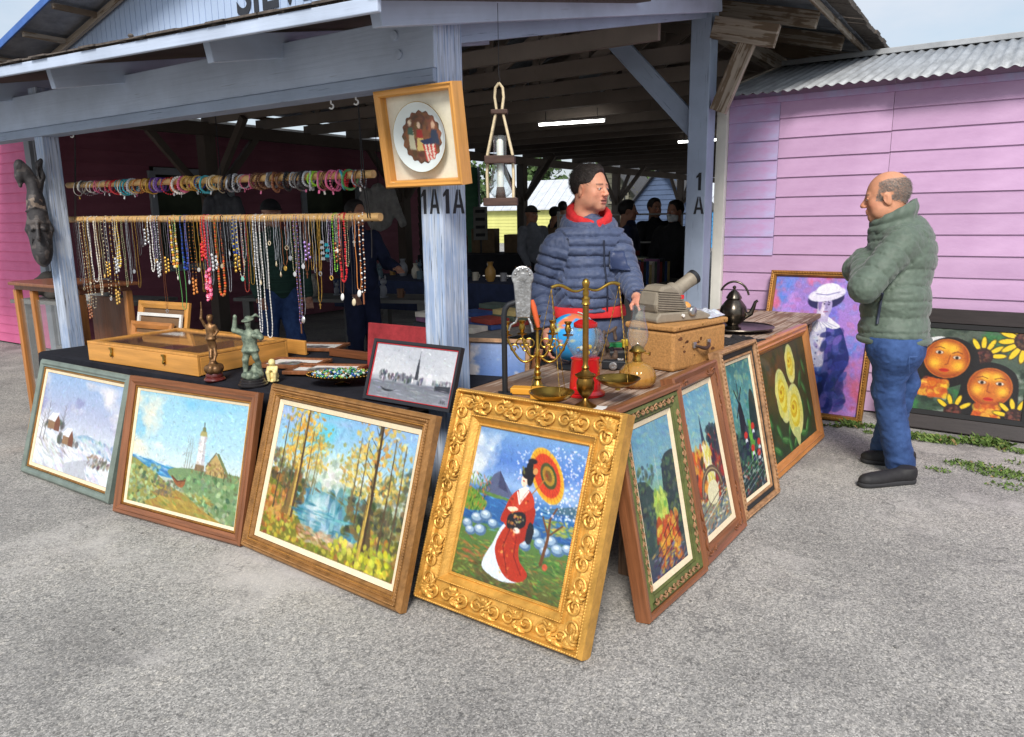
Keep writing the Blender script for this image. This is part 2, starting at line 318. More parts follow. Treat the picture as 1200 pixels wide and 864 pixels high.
# ---- blended solids: smooth unions of capsules and ellipsoids, skinned into one surface
class SDF:
    def __init__(s, lo, hi, h):
        s.h = h; s.lo = np.array(lo, float); s.n = np.ceil((np.array(hi)-s.lo)/h).astype(int)+1
        s.F = np.full(s.n, 1.0, np.float32)
    def _sub(s, lo, hi, mg):
        a = np.maximum(0, np.floor((np.minimum(lo, hi)-mg-s.lo)/s.h).astype(int)); b = np.minimum(s.n, np.ceil((np.maximum(lo, hi)+mg-s.lo)/s.h).astype(int)+1)
        if np.any(b <= a): return None
        g = [(s.lo[i]+s.h*np.arange(a[i], b[i])).astype(np.float32) for i in range(3)]
        return (slice(a[0], b[0]), slice(a[1], b[1]), slice(a[2], b[2])), g[0][:, None, None], g[1][None, :, None], g[2][None, None, :]
    def _op(s, sl, d, k, sub):
        f = s.F[sl]
        if sub:
            d = -d
            if k > 0:
                hh = np.clip(0.5-0.5*(f-d)/k, 0, 1); s.F[sl] = f+(d-f)*hh+k*hh*(1-hh)
            else: s.F[sl] = np.maximum(f, d)
        elif k > 0:
            hh = np.clip(0.5+0.5*(f-d)/k, 0, 1); s.F[sl] = f+(d-f)*hh-k*hh*(1-hh)
        else: s.F[sl] = np.minimum(f, d)
    def cap(s, a, b, ra, rb=None, k=0.02, sub=False):
        rb = ra if rb is None else rb; a = np.array(a, float); b = np.array(b, float); R = max(ra, rb)
        q = s._sub(np.minimum(a, b)-R, np.maximum(a, b)+R, k+3*s.h)
        if q is None: return s
        sl, X, Y, Z = q; ab = b-a; L = ab@ab+1e-9
        t = np.clip(((X-a[0])*ab[0]+(Y-a[1])*ab[1]+(Z-a[2])*ab[2])/L, 0, 1)
        d = np.sqrt((X-a[0]-t*ab[0])**2+(Y-a[1]-t*ab[1])**2+(Z-a[2]-t*ab[2])**2)-(ra+(rb-ra)*t)
        s._op(sl, d, k, sub); return s
    def ell(s, c, r, k=0.02, R=None, sub=False):
        c = np.array(c, float); r = np.array([r]*3 if np.isscalar(r) else r, float); m = r.max()
        q = s._sub(c-m, c+m, k+3*s.h)
        if q is None: return s
        sl, X, Y, Z = q; x, y, z = X-c[0], Y-c[1], Z-c[2]
        if R is not None:
            A = np.array(R).T; x, y, z = (A[0, 0]*x+A[0, 1]*y+A[0, 2]*z, A[1, 0]*x+A[1, 1]*y+A[1, 2]*z, A[2, 0]*x+A[2, 1]*y+A[2, 2]*z)
        k0 = np.sqrt((x/r[0])**2+(y/r[1])**2+(z/r[2])**2); k1 = np.sqrt((x/r[0]**2)**2+(y/r[1]**2)**2+(z/r[2]**2)**2)+1e-6
        s._op(sl, np.where(k0 < 0.2, -r.min()*(1-k0), k0*(k0-1)/k1), k, sub); return s
    def chain(s, pts, rs, k=0.02):
        for i in range(len(pts)-1): s.cap(pts[i], pts[i+1], rs[i], rs[i+1], k)
        return s
    def cut(s, p, nrm):
        """remove the half space in front of the plane"""
        X, Y, Z = [(s.lo[i]+s.h*np.arange(s.n[i])) for i in range(3)]
        n = np.array(nrm, float); n /= np.linalg.norm(n)
        d = (X[:, None, None]-p[0])*n[0]+(Y[None, :, None]-p[1])*n[1]+(Z[None, None, :]-p[2])*n[2]
        s.F = np.maximum(s.F, d.astype(np.float32)); return s
    def mesh(s):
        F = s.F.copy(); F[0] = F[-1] = 1; F[:, 0] = F[:, -1] = 1; F[:, :, 0] = F[:, :, -1] = 1
        S = F < 0; n = s.n
        c = [S[dx:n[0]-1+dx, dy:n[1]-1+dy, dz:n[2]-1+dz] for dx in (0, 1) for dy in (0, 1) for dz in (0, 1)]
        an = c[0].copy(); al = c[0].copy()
        for q in c[1:]: an |= q; al &= q
        I = np.argwhere(an & ~al); idx = np.full(n-1, -1, np.int64); idx[I[:, 0], I[:, 1], I[:, 2]] = np.arange(len(I))
        off = np.array([(dx, dy, dz) for dx in (0, 1) for dy in (0, 1) for dz in (0, 1)])
        val = np.stack([F[I[:, 0]+o[0], I[:, 1]+o[1], I[:, 2]+o[2]] for o in off], 1)
        P = np.zeros((len(I), 3)); W = np.zeros(len(I))
        for a in range(8):
            for b in range(a+1, 8):
                if np.abs(off[a]-off[b]).sum() != 1: continue
                fa, fb = val[:, a], val[:, b]; m = (fa < 0) != (fb < 0)
                t = np.where(m, fa/np.where(m, fa-fb, 1), 0)
                P += np.where(m[:, None], off[a]+(off[b]-off[a])*t[:, None], 0); W += m
        V = s.lo+s.h*(I+P/W[:, None])
        Q = []
        for ax in range(3):
            sl0 = [slice(1, -1)]*3; sl1 = [slice(1, -1)]*3; sl0[ax] = slice(0, -1); sl1[ax] = slice(1, None)
            A, B = S[tuple(sl0)], S[tuple(sl1)]; E = np.argwhere(A != B)
            if not len(E): continue
            flip = A[E[:, 0], E[:, 1], E[:, 2]]
            base = E.copy()
            for j in range(3):
                if j != ax: base[:, j] += 1
            u, v = (ax+1) % 3, (ax+2) % 3; eu = np.eye(3, dtype=int)[u]; ev = np.eye(3, dtype=int)[v]
            g = [base-eu-ev, base-ev, base, base-eu]
            q = np.stack([idx[x[:, 0], x[:, 1], x[:, 2]] for x in g], 1)
            q[~flip] = q[~flip][:, ::-1]; Q.append(q)
        return V, np.concatenate(Q)
def vnormals(V, Q):
    n = np.cross(V[Q[:, 2]]-V[Q[:, 0]], V[Q[:, 3]]-V[Q[:, 1]]); N = np.zeros_like(V)
    for i in range(4): np.add.at(N, Q[:, i], n)
    return N/(np.linalg.norm(N, axis=1)[:, None]+1e-9)
def relax(V, Q, it=1, w=0.5):
    for _ in range(it):
        A = np.zeros_like(V); c = np.zeros(len(V))
        for i in range(4):
            for j in (1, 3): np.add.at(A, Q[:, i], V[Q[:, (i+j) % 4]]); np.add.at(c, Q[:, i], 1)
        V = V*(1-w)+w*A/c[:, None]
    return V

# ================================================================== GROUND
def ground_mat():
    m = bpy.data.materials.new('worn_asphalt'); m.use_nodes = True; n, l = m.node_tree.nodes, m.node_tree.links; b = n['Principled BSDF']
    b.inputs['Roughness'].default_value = 0.9; b.inputs['Specular IOR Level'].default_value = 0.25
    tc = n.new('ShaderNodeTexCoord')
    def noi(s, d=6, r=0.6):
        x = n.new('ShaderNodeTexNoise'); x.inputs['Scale'].default_value = s; x.inputs['Detail'].default_value = d; x.inputs['Roughness'].default_value = r
        l.new(tc.outputs['Object'], x.inputs['Vector']); return x.outputs['Fac']
    def ramp(src, stops):
        r = n.new('ShaderNodeValToRGB'); r.color_ramp.elements[0].position, r.color_ramp.elements[1].position = stops[0][0], stops[-1][0]
        r.color_ramp.elements[0].color, r.color_ramp.elements[1].color = (*stops[0][1], 1), (*stops[-1][1], 1)
        for p, c in stops[1:-1]: e = r.color_ramp.elements.new(p); e.color = (*c, 1)
        l.new(src, r.inputs['Fac']); return r.outputs['Color']
    def mix(f, a, bb, mode='MIX'):
        x = n.new('ShaderNodeMix'); x.data_type = 'RGBA'; x.blend_type = mode
        if isinstance(f, float): x.inputs['Factor'].default_value = f
        else: l.new(f, x.inputs['Factor'])
        for s, k in ((a, 'A'), (bb, 'B')):
            if isinstance(s, tuple): x.inputs[k].default_value = (*s, 1)
            else: l.new(s, x.inputs[k])
        return x.outputs['Result']
    vo = n.new('ShaderNodeTexVoronoi'); vo.inputs['Scale'].default_value = 170; l.new(tc.outputs['Object'], vo.inputs['Vector'])
    bw = n.new('ShaderNodeRGBToBW'); l.new(vo.outputs['Color'], bw.inputs[0])
    stone = ramp(bw.outputs[0], [(0.12, srgb(120, 119, 117)), (0.35, srgb(150, 148, 145)), (0.6, srgb(168, 165, 161)), (0.9, srgb(198, 194, 189))])
    edge = n.new('ShaderNodeTexVoronoi'); edge.feature = 'DISTANCE_TO_EDGE'; edge.inputs['Scale'].default_value = 170; l.new(tc.outputs['Object'], edge.inputs['Vector'])
    vb = n.new('ShaderNodeTexVoronoi'); vb.inputs['Scale'].default_value = 62; l.new(tc.outputs['Object'], vb.inputs['Vector']); bw2 = n.new('ShaderNodeRGBToBW'); l.new(vb.outputs['Color'], bw2.inputs[0])
    gap = ramp(edge.outputs['Distance'], [(0.0, srgb(120, 119, 122)), (0.08, (1, 1, 1))])
    c = mix(0.6, stone, gap, 'MULTIPLY')
    c = mix(1.0, c, ramp(bw2.outputs[0], [(0.16, (.78, .78, .78)), (0.24, (1, 1, 1)), (.76, (1, 1, 1)), (.84, (1.16, 1.15, 1.12))]), 'MULTIPLY')
    c = mix(1.0, c, ramp(noi(0.9, 5), [(0.32, (0.70, 0.70, 0.70)), (0.52, (1, 1, .99)), (0.7, (1.16, 1.13, 1.09))]), 'MULTIPLY')
    c = mix(1.0, c, ramp(noi(60, 3), [(0.3, (0.88, 0.88, 0.88)), (0.7, (1.09, 1.09, 1.08))]), 'MULTIPLY')
    c = mix(ramp(noi(0.85, 9, 0.68), [(0.53, (0, 0, 0)), (0.66, (0.72,)*3)]), c, srgb(190, 185, 181))      # sandy dust
    c = mix(ramp(noi(1.5, 7, 0.66), [(0.30, (0.5,)*3), (0.44, (0, 0, 0))]), c, srgb(96, 95, 97))        # old stains
    cv = n.new('ShaderNodeTexVoronoi'); cv.feature = 'DISTANCE_TO_EDGE'; cv.inputs['Scale'].default_value = 0.42
    wv = n.new('ShaderNodeVectorMath'); wv.operation = 'ADD'; nz = n.new('ShaderNodeTexNoise'); nz.inputs['Scale'].default_value = 3.2; nz.inputs['Detail'].default_value = 8
    l.new(tc.outputs['Object'], nz.inputs['Vector']); l.new(tc.outputs['Object'], wv.inputs[0]); l.new(nz.outputs['Color'], wv.inputs[1]); l.new(wv.outputs[0], cv.inputs['Vector'])
    c = mix(ramp(cv.outputs['Distance'], [(0.0012, (0.55,)*3), (0.0035, (0, 0, 0))]), c, srgb(84, 83, 84))    # hairline cracks
    l.new(c, b.inputs['Base Color'])
    bp = n.new('ShaderNodeBump'); bp.inputs['Strength'].default_value = 0.3; bp.inputs['Distance'].default_value = 0.005
    l.new(edge.outputs['Distance'], bp.inputs['Height']); l.new(bp.outputs[0], b.inputs['Normal'])
    return m
GROUNDM = ground_mat()
b = MB()
def gfn(u, v):
    x = np.sign(u-.5)*np.abs(u*2-1)**2.2*400; y = np.sign(v-.5)*np.abs(v*2-1)**2.2*400
    z = 0.012*np.sin(x*.5)*np.cos(y*.37)*np.clip((np.hypot(x+2, y-3)-6)/8, 0, 1)
    return np.stack([x, y, z], 1)
b.grid(gfn, 60, 60); tag(b.build('ground', GROUNDM, smooth=True), kind='structure')
rs = np.random.RandomState(31); b = MB(); b.col = (1, 1, 1)
for k in range(420):
    x, y = rs.uniform(-5.5, 3.0), rs.uniform(.9, 6.1); r_ = .0025+.006*rs.rand()**3; g_ = rs.uniform(.12, .5)
    b.ball((x, y, r_*.45), (r_, r_*(.6+.4*rs.rand()), r_*.6), 6, 4, rotm(0, 0, rs.rand()*3), (g_, g_*.97, g_*.93))
tag(b.build('loose_stones', mat('loose_stone', (1, 1, 1), .9, var=.2, attr=True), smooth=True), 'tiny loose stones scattered over the asphalt', 'stones', kind='stuff')

# ================================================================== PAVILION
PV = thing('market_pavilion', 'open-sided blue-grey timber market pavilion with lean-to porch and sign gable', 'pavilion', (-5.4, 4.35, 0))
off = lambda p: Vector(p)-Vector(PV.location)
STEN = mat('black_stencil', srgb(36, 37, 42), 0.7, var=0.2)
# --- porch posts
cp = beam('post', (-2.172, 2.71, 0), (-2.172, 2.71, 2.36), 0.118, 0.18, BLUEP, PV, bevel=0.008)
tag(cp, 'weathered corner post with peeling blue paint, stencilled 1A on two faces')
LS = 0.105
def stencil(ch, parent, M, w, h):
    b = MB(); t = .24
    if ch == '1': polys = [[(.38, 0), (.66, 0), (.66, 1), (.44, 1), (.18, .80), (.18, .68), (.38, .76)]]
    else: polys = [[(0, 0), (.24, 0), (.46, .80), (.46, 1), (.36, 1)], [(1, 0), (.76, 0), (.54, .80), (.54, 1), (.64, 1)], [(.30, .24), (.70, .24), (.66, .38), (.34, .38)]]
    for p in polys: b.prism([((x-.5)*w, y*h) for x, y in p], 0, .0015, plane='xy')
    o = b.build('stencil_lettering', STEN, parent); o.matrix_local = M; return o
for ch, dx in (('1', -.034), ('A', .022)):
    stencil(ch, cp, face_mat((dx, -0.0905, 1.545), (1, 0, 0), (0, 0, 1)), .056, .105)
    stencil(ch, cp, face_mat((0.0595, dx*1.45, 1.545), (0, 1, 0), (0, 0, 1)), .085, .105)
beam('post', (-5.575, 2.675, 0), (-5.575, 2.675, 2.42), 0.11, 0.11, BLUEP, PV, bevel=0.006)
p1a = beam('post', (-2.19, 6.03, 0), (-2.19, 6.03, 3.12), 0.16, 0.17, BLUEW, PV, bevel=0.006)
for z, t in ((1.72, '1'), (1.535, 'A')):
    stencil(t, p1a, face_mat((0.03, -0.086, z), (1, 0, 0), (0, 0, 1)), .085, .135)
# --- eave beam, lower strip, cleat
beam('eave_beam', (-10.2, 2.664, 2.285), (-2.116, 2.664, 2.255), 0.115, 0.215, BLUEF, PV, side=(0, 1, 0))
beam('eave_strip', (-10.2, 2.656, 2.146), (-2.118, 2.656, 2.118), 0.115, 0.055, BLUEW, PV, side=(0, 1, 0))
for x, z in ((-2.33, 2.30), (-2.31, 2.22)):
    b = MB(); b.lathe([(0.0, 0.0), (0.021, 0.0), (0.019, 0.008), (0, 0.01)], 14, R=rotm(PI/2)); b.build('bolt', BLUEF, PV, loc=off((x, 2.606, z)))
# --- porch rafters
for x in (-9.95, -8.6, -7.25, -5.85, -4.46, -3.07):
    t_ = -.0215*(x+3.6); beam('porch_rafter', (x, 2.2, 2.284+t_), (x, 4.33, 2.284+t_+2.13*0.205), 0.045, 0.115, BLUEF, PV)
beam('porch_rafter', (-2.05, 2.19, 2.262), (-2.05, 5.93, 2.262+3.74*0.216), 0.05, 0.09, BLUEF, PV)
beam('rake_beam', (-2.17, 2.81, 2.33), (-2.17, 5.94, 3.05), 0.05, 0.10, BLUEW, PV)
# --- porch roof, fascia, shingle edge
b = MB(); zz = lambda y: 2.370+(y-2.2)*0.205; tl = lambda x: .0274-.0322*(x+4.8)
b.add([(x, y, zz(y)+tl(x)+t) for t in (0, .012) for x, y in ((-10.2, 2.1), (-1.93, 2.1), (-1.93, 4.4), (-10.2, 4.4))],
      [(0, 1, 2, 3), (7, 6, 5, 4), (0, 4, 5, 1), (1, 5, 6, 2), (2, 6, 7, 3), (3, 7, 4, 0)])
b.v[0] -= np.array(PV.location)
b.build('porch_roof', DARKW, PV)
beam('fascia', (-10.2, 2.087, 2.322+tl(-10.2)), (-1.93, 2.087, 2.322+tl(-1.93)), 0.022, 0.052, BLUEF, PV, side=(0, 1, 0))
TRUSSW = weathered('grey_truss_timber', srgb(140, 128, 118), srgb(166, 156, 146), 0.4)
SHIN = mat('dark_shingle', srgb(92, 84, 78), 0.95, var=0.35, vscale=20, bump=0.5, bscale=90)
b = MB()
x = -10.2
while x < -1.93:
    w = rnd.uniform(0.10, 0.22); o_ = rnd.uniform(-.006, .012); h = rnd.uniform(.004, .010)
    for r_ in range(5):
        b.add([(x+dx, 2.06+o_*(r_ == 0)+r_*0.45+dy, zz(2.06+r_*.45+dy)+tl(x+dx)+.014+t) for t in (0, h) for dx, dy in ((0, 0), (w-.006, 0), (w-.006, .47), (0, .47))],
              [(0, 1, 2, 3), (7, 6, 5, 4), (0, 4, 5, 1), (1, 5, 6, 2), (2, 6, 7, 3), (3, 7, 4, 0)])
    if rnd.random() < .10:
        b.ball((x+w/2, 2.09, zz(2.09)+tl(x)+.028), (.016, .012, .010), 6, 4)
    x += w
for q in range(len(b.v)): b.v[q] = b.v[q]-np.array(PV.location)
b.build('shingle_courses', SHIN, PV)['kind'] = 'stuff'
# --- braces at the 1A post
beam('knee_brace', (-2.24, 6.03, 2.20), (-2.98, 6.03, 2.98), 0.06, 0.15, BLUEW, PV, side=(0, 1, 0))
p_, q_ = at(846, 112, 1, 6.0), at(884, 38, 1, 6.0)
beam('knee_brace', (p_.x-.02, 5.98, p_.z-.12), (q_.x, 5.98, q_.z+.03), 0.055, 0.13, OLDW, PV, side=(0, 1, 0))
# --- main roof: ridge along Y
RX, RZ, EX, EZ = -5.45, 4.08, -1.38, 3.03
SL = (RZ-EZ)/(EX-RX)
rz_ = lambda x: RZ-abs(x-RX)*SL
Y0, Y1 = 3.86, 33.0
TIN = mat('dark_tin_underside', srgb(134, 138, 146), 0.6, 0.1, var=0.3, vscale=5)
ROOFT = mat('blue_edge_tin', srgb(70, 110, 180), 0.5, 0.2, var=0.15)
for sg in (1, -1):
    b = MB(); xe = RX+sg*(EX-RX)
    for k in range(48):
        t0, t1 = k/48, (k+1)/48
        ya, yb = Y0+(Y1-Y0)*t0, Y0+(Y1-Y0)*t1
        b.add([(x, y, rz_(x)+.05+t) for t in (0, .02) for x, y in ((RX, ya), (xe, ya), (xe, yb-.03), (RX, yb-.03))],
              [(0, 1, 2, 3), (7, 6, 5, 4), (0, 4, 5, 1), (1, 5, 6, 2), (2, 6, 7, 3), (3, 7, 4, 0)])
        b.add([(x, y, rz_(x)+.035+t) for t in (0, .034) for x, y in ((RX, yb-.05), (xe, yb-.05), (xe, yb+.02), (RX, yb+.02))],
              [(0, 1, 2, 3), (7, 6, 5, 4), (0, 4, 5, 1), (1, 5, 6, 2), (2, 6, 7, 3), (3, 7, 4, 0)])
    for q in range(len(b.v)): b.v[q] = b.v[q]-np.array(PV.location)
    b.build('main_roof', TIN, PV)
    # rake edge trims and lookouts on the gable overhang
    beam('rake_edge', (RX, Y0-.02, RZ+.05), (xe, Y0-.02, EZ+.05), 0.02, 0.07, ROOFT, PV, side=(0, 1, 0))
    for k in range(7):
        x = RX+sg*(0.35+k*0.62); beam('lookout', (x, Y0+.02, rz_(x)+.0), (x, 4.34, rz_(x)+.0), 0.045, 0.05, OLDW, PV)
    beam('barge_rafter', (RX, 4.30, RZ-.015), (xe, 4.30, EZ-.015), 0.04, 0.06, OLDW, PV, side=(0, 1, 0))
    beam('fascia', (xe-sg*.01, Y0, EZ-.005), (xe-sg*.01, Y1, EZ-.005), 0.025, 0.05, OLDW, PV)
# ragged shingle courses over the right-hand slope's edge
b = MB()
for k in range(60):
    y = Y0+k*0.19
    b.box((EX+.02+rnd.uniform(-.01, .02)-PV.location.x, y-PV.location.y, EZ+.075), (.30, .17, .02+rnd.uniform(0, .02)), rotm(0, math.atan(SL), 0))
b.build('eave_shingles', SHIN, PV)['kind'] = 'stuff'
# --- gable siding with sign
GSID = mat('pale_blue_siding', srgb(176, 196, 226), 0.6, var=0.06, vscale=3)
b = MB(); x = EX-8.10; k = 0
while x < EX-.04:
    w = 0.088; z0 = 2.95
    b.prism([(x, z0), (x+w-.008, z0), (x+w-.008, rz_(x+w)-.0), (x, rz_(x)-.0)], 4.35, 4.375)
    b.prism([(x+w-.008, z0), (x+w, z0), (x+w, rz_(x+w)), (x+w-.008, rz_(x+w))], 4.362, 4.385)
    x += w
for q in range(len(b.v)): b.v[q] = b.v[q]-np.array(PV.location)
gs = b.build('gable_siding', GSID, PV)
sp_ = at(263, 16, 1, 4.345)
SIGNM = mat('dark_sign_paint', srgb(48, 52, 60), 0.7, var=0.15)
_s = letters('sign_lettering', 'SILVER', 0.50, SIGNM, gs, face_mat((sp_.x+.80, 4.344-4.35, sp_.z-.045), (1, 0, 0), (0, 0, 1)), bold=0.008, sx=0.88)
for v_ in _s.data.vertices: v_.co.z *= 1.0
_s.location.x += 5.4
# --- trusses; farther ones in darker timber, the inside dimness put into the colour
k = 0; y = 5.40
while y < 32:
    b = MB(); zc = 2.83; xl, xr = -8.95, -2.30
    b.box(((xl+xr)/2, y, zc), (xr-xl, .045, .13))
    for sg, xe in ((1, xr), (-1, xl)):
        L = math.hypot(xe-RX, rz_(xe)-RZ)
        b.box(((xe+RX)/2, y, (rz_(xe)+RZ)/2-.05), (L, .045, .11), rotm(0, math.atan(SL)*sg, 0))
        for fr, fr2 in ((0.0, .33), (.33, .33), (.33, .66), (.66, .66), (.66, .9)):
            xa = RX+(xe-RX)*fr; xb = RX+(xe-RX)*fr2
            p, q = Vector((xa, y+.03, zc)), Vector((xb, y+.03, rz_(xb)-.06)); d = q-p
            b.box((p+q)/2, (.08, .03, d.length), rotm(0, math.atan2(d.x, d.z), 0))
    for q in range(len(b.v)): b.v[q] = b.v[q]-np.array(PV.location)
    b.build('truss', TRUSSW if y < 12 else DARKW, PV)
    y += 0.85 if y < 14 else 1.3
# rafter tails showing at the right-hand eave
for y in (5.55, 6.55, 7.55, 8.55):
    beam('rafter_tail', (-2.6, y, rz_(-2.6)-.05), (-1.47, y, rz_(-1.47)-.05), 0.05, 0.13, OLDW, PV, side=(0, 1, 0), bevel=.006)
beam('plate_beam', (-2.17, 6.12, 2.98), (-2.17, 32.5, 2.98), 0.10, 0.14, OLDW, PV)
beam('outrigger', (-2.10, 5.97, 2.93), (-1.62, 5.97, 2.80), 0.06, 0.16, OLDW, PV, side=(0, 1, 0))
# --- left row of posts with Y braces
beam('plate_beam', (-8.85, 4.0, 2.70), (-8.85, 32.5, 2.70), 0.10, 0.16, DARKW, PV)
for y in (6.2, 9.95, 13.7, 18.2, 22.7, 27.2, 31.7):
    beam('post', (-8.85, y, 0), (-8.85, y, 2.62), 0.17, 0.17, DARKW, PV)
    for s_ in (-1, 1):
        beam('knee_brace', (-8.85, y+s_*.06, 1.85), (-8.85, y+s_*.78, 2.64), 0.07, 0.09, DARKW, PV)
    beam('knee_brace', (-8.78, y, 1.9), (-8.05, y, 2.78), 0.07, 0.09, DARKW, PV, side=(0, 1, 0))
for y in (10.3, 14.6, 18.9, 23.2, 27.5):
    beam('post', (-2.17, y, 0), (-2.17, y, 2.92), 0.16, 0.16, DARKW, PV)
# --- tube lights under the trusses
TUBE = mat('lit_tube', (1, 1, 0.96), 0.4, var=0, emit=6.0)
for nm, (pa, pb), z in (('near', ((632, 148), (708, 143)), 2.66), ('far', ((795, 168), (812, 166)), 2.66)):
    A, B = gz(*pa, z), gz(*pb, z); B.z = A.z = z
    if nm == 'far': B = A+Vector((.95, .06, 0))
    T = thing('tube_light', 'lit fluorescent tube under the dark trusses, '+('the larger one above the seller' if nm == 'near' else 'small and far, beside the 1A post'), 'light', (A+B)/2)
    d = (B-A); L = d.length; an = math.atan2(d.y, d.x)
    b = MB(); b.box((0, 0, .042), (L+.03, .045, .02), rotm(0, 0, an)); b.build('housing', WHITE, T)
    b = MB(); b.tube([(-L/2*math.cos(an), -L/2*math.sin(an), .018), (L/2*math.cos(an), L/2*math.sin(an), .018)], .018, 8); b.build('tube', TUBE, T)
    for s_ in (-1, 1):
        b = MB(); b.tube([(s_*L*.4*math.cos(an), s_*L*.4*math.sin(an), .06), (s_*L*.4*math.cos(an), s_*L*.4*math.sin(an), .17)], .004, 5); b.build('hanger', IRON, T)

# ================================================================== BUILDINGS
def clap(parent, x0, x1, y, z, h, m, name='board', axis='x', proud=0.016):
    """one lapped board: axis x faces -Y, axis y faces +X; local box with a slanted face"""
    b = MB(); L = x1-x0
    if axis == 'x':
        b.prism([(-0.0, 0), (-proud, 0), (-0.004, h+.006), (0.0, h+.006)], 0, L, plane='yz')
        loc = Vector((x0, y, z))
    else:
        v = [(0, 0, 0), (proud, 0, 0), (.004, 0, h+.006), (0, 0, h+.006)]
        b.add(v+[(a, L, c) for a, _, c in v], [(0, 1, 2, 3), (7, 6, 5, 4), (0, 4, 5, 1), (1, 5, 6, 2), (2, 6, 7, 3), (3, 7, 4, 0)])
        loc = Vector((y, x0, z))
    return b.build(name, m, parent, loc=loc-Vector(parent.location))
def board_mat(name, c1, c2, drip=None, amt=0.0):
    if name in _mats: return _mats[name]
    m = mat(name, c1, 0.62, var=0.10, vscale=1.2, col2=c2, stretch=(1, 1, 3), bump=0.12, bscale=50, rand=0.05, spec=0.35)
    return m
LIL = board_mat('lilac_board_paint', srgb(192, 154, 192), srgb(203, 168, 203))
LILB = mat('lilac_board_blue_wash', srgb(196, 158, 204), 0.62, var=0.1, vscale=2.2, col2=srgb(182, 178, 218), lo=0.42, hi=0.66, stretch=(1, 1, 2), bump=0.12, bscale=50, rand=0.05)
YW = 6.26
SH = thing('clapboard_shed', 'lilac painted clapboard shed with corrugated metal roof', 'shed', (-2.05, YW, 0))
x1_, x2_ = at(914, 150, 1, YW).x, at(1046, 150, 1, YW).x
pitch_ = 0.149; XR = 6.0
for r_ in range(17):
    z = 0.02+r_*pitch_; h = pitch_ if r_ < 16 else 0.06
    dz = 0.0
    if r_ >= 8:
        clap(SH, -2.04, x1_-.003, YW, z-.012, h, LILB); clap(SH, x1_, x2_-.003, YW, z, h, LIL); clap(SH, x2_, XR, YW, z+.004, h, LIL)
    else:
        clap(SH, -2.04, XR, YW, z+rnd.uniform(-.006, .006), h, LIL)
b = MB(); b.box((4.0, .06, 1.2), (8.0, .1, 2.4)); b.box((.04, 3.0, 1.2), (.08, 5.7, 2.4)); b.build('wall_core', DARKW, SH)
CREAM = weathered('cream_trim_paint', srgb(226, 224, 214), srgb(190, 186, 178), 0.15, crack=0.25)
beam('corner_trim', (-2.085, YW-.03, 0), (-2.085, YW-.03, 2.43), 0.085, 0.06, CREAM, SH)
for r_ in range(16):
    pass
b = MB(); b.box((.0, 3.0, 1.22), (.03, 5.9, 2.4)); b.build('side_wall', DARKW, SH, loc=(-.03, .05, 0))
# corrugated roof: eave at YE, ridge at YR
GALV = mat('weathered_galvanised', srgb(160, 163, 166), 0.55, 0.3, var=0.26, vscale=4, stretch=(5, .6, .6), bump=0.05, rand=0.06)
YE, ZE, YR = 6.06, 2.432, 8.15; ZR = at(1200, 37, 1, 8.15).z-.05
x = -2.13; k = 0
while x < 6.0:
    b = MB(); W = 0.66
    nn = 37
    def rf(u, v, x=x, k=k):
        X = x+u*(W+.05); t = v; ph = X/0.0762*2*PI
        z = ZE+(ZR-ZE)*t+0.0085*np.sin(ph)+0.003*(k % 2)+.004*np.sin(X*5+k)
        return np.stack([X+2.05, YE+(YR-YE)*t-.0*u+.012*math.sin(k*2.1)-YW, z], 1)
    b.grid(rf, nn*2, 3); o = b.build('roof_sheet', GALV, SH, smooth=True)
    sd_ = o.modifiers.new('s', 'SOLIDIFY'); sd_.thickness = 0.0015
    x += W; k += 1
bb = beam('ridge_cap', (-2.15, YR-.05, ZR+.004), (6.0, YR-.05, ZR+.004), 0.16, 0.05, GALV, SH, side=(0, 1, 0))
beam('rake_trim', (-2.15, YE+.03, ZE-.005), (-2.15, YR, ZR-.005), 0.03, 0.06, OLDW, SH)
beam('frieze_board', (-2.04, YW-.012, 2.40), (6.0, YW-.012, 2.40), 0.03, 0.05, LILB, SH, side=(0, 1, 0))

# --- hot pink shed on the left
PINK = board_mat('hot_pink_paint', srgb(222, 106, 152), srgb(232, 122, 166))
PINK_SHADE = board_mat('shaded_pink_paint', srgb(136, 78, 94), srgb(150, 90, 106))  # same pink boards, with the dimness under the roof put into the colour
GREYT = weathered('grey_trim_paint', srgb(150, 156, 164), srgb(120, 122, 128), 0.2)
PX, PYc = -9.62, 4.46
PS = thing('clapboard_shed', 'hot pink clapboard shed with grey corner trim behind the jewellery rods', 'shed', (PX, PYc, 0))
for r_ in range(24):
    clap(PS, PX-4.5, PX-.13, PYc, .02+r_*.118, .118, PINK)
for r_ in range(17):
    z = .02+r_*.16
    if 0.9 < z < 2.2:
        clap(PS, PYc+.1, 5.85, PX, z, .16, PINK_SHADE, axis='y', proud=.03); clap(PS, 7.05, 8.4, PX, z, .16, PINK_SHADE, axis='y', proud=.03); clap(PS, 9.6, 11.2, PX, z, .16, PINK_SHADE, axis='y', proud=.03)
    else: clap(PS, PYc+.1, 11.2, PX, z, .16, PINK_SHADE, axis='y', proud=.03)
beam('corner_trim', (PX-.06, PYc-.02, 0), (PX-.06, PYc-.02, 2.85), 0.13, 0.06, GREYT, PS)
beam('corner_trim', (PX+.03, PYc+.05, 0), (PX+.03, PYc+.05, 2.75), 0.04, 0.13, GREYT, PS)
DIM = mat('dim_interior', srgb(70, 78, 62), 0.9, var=0.35, vscale=2)
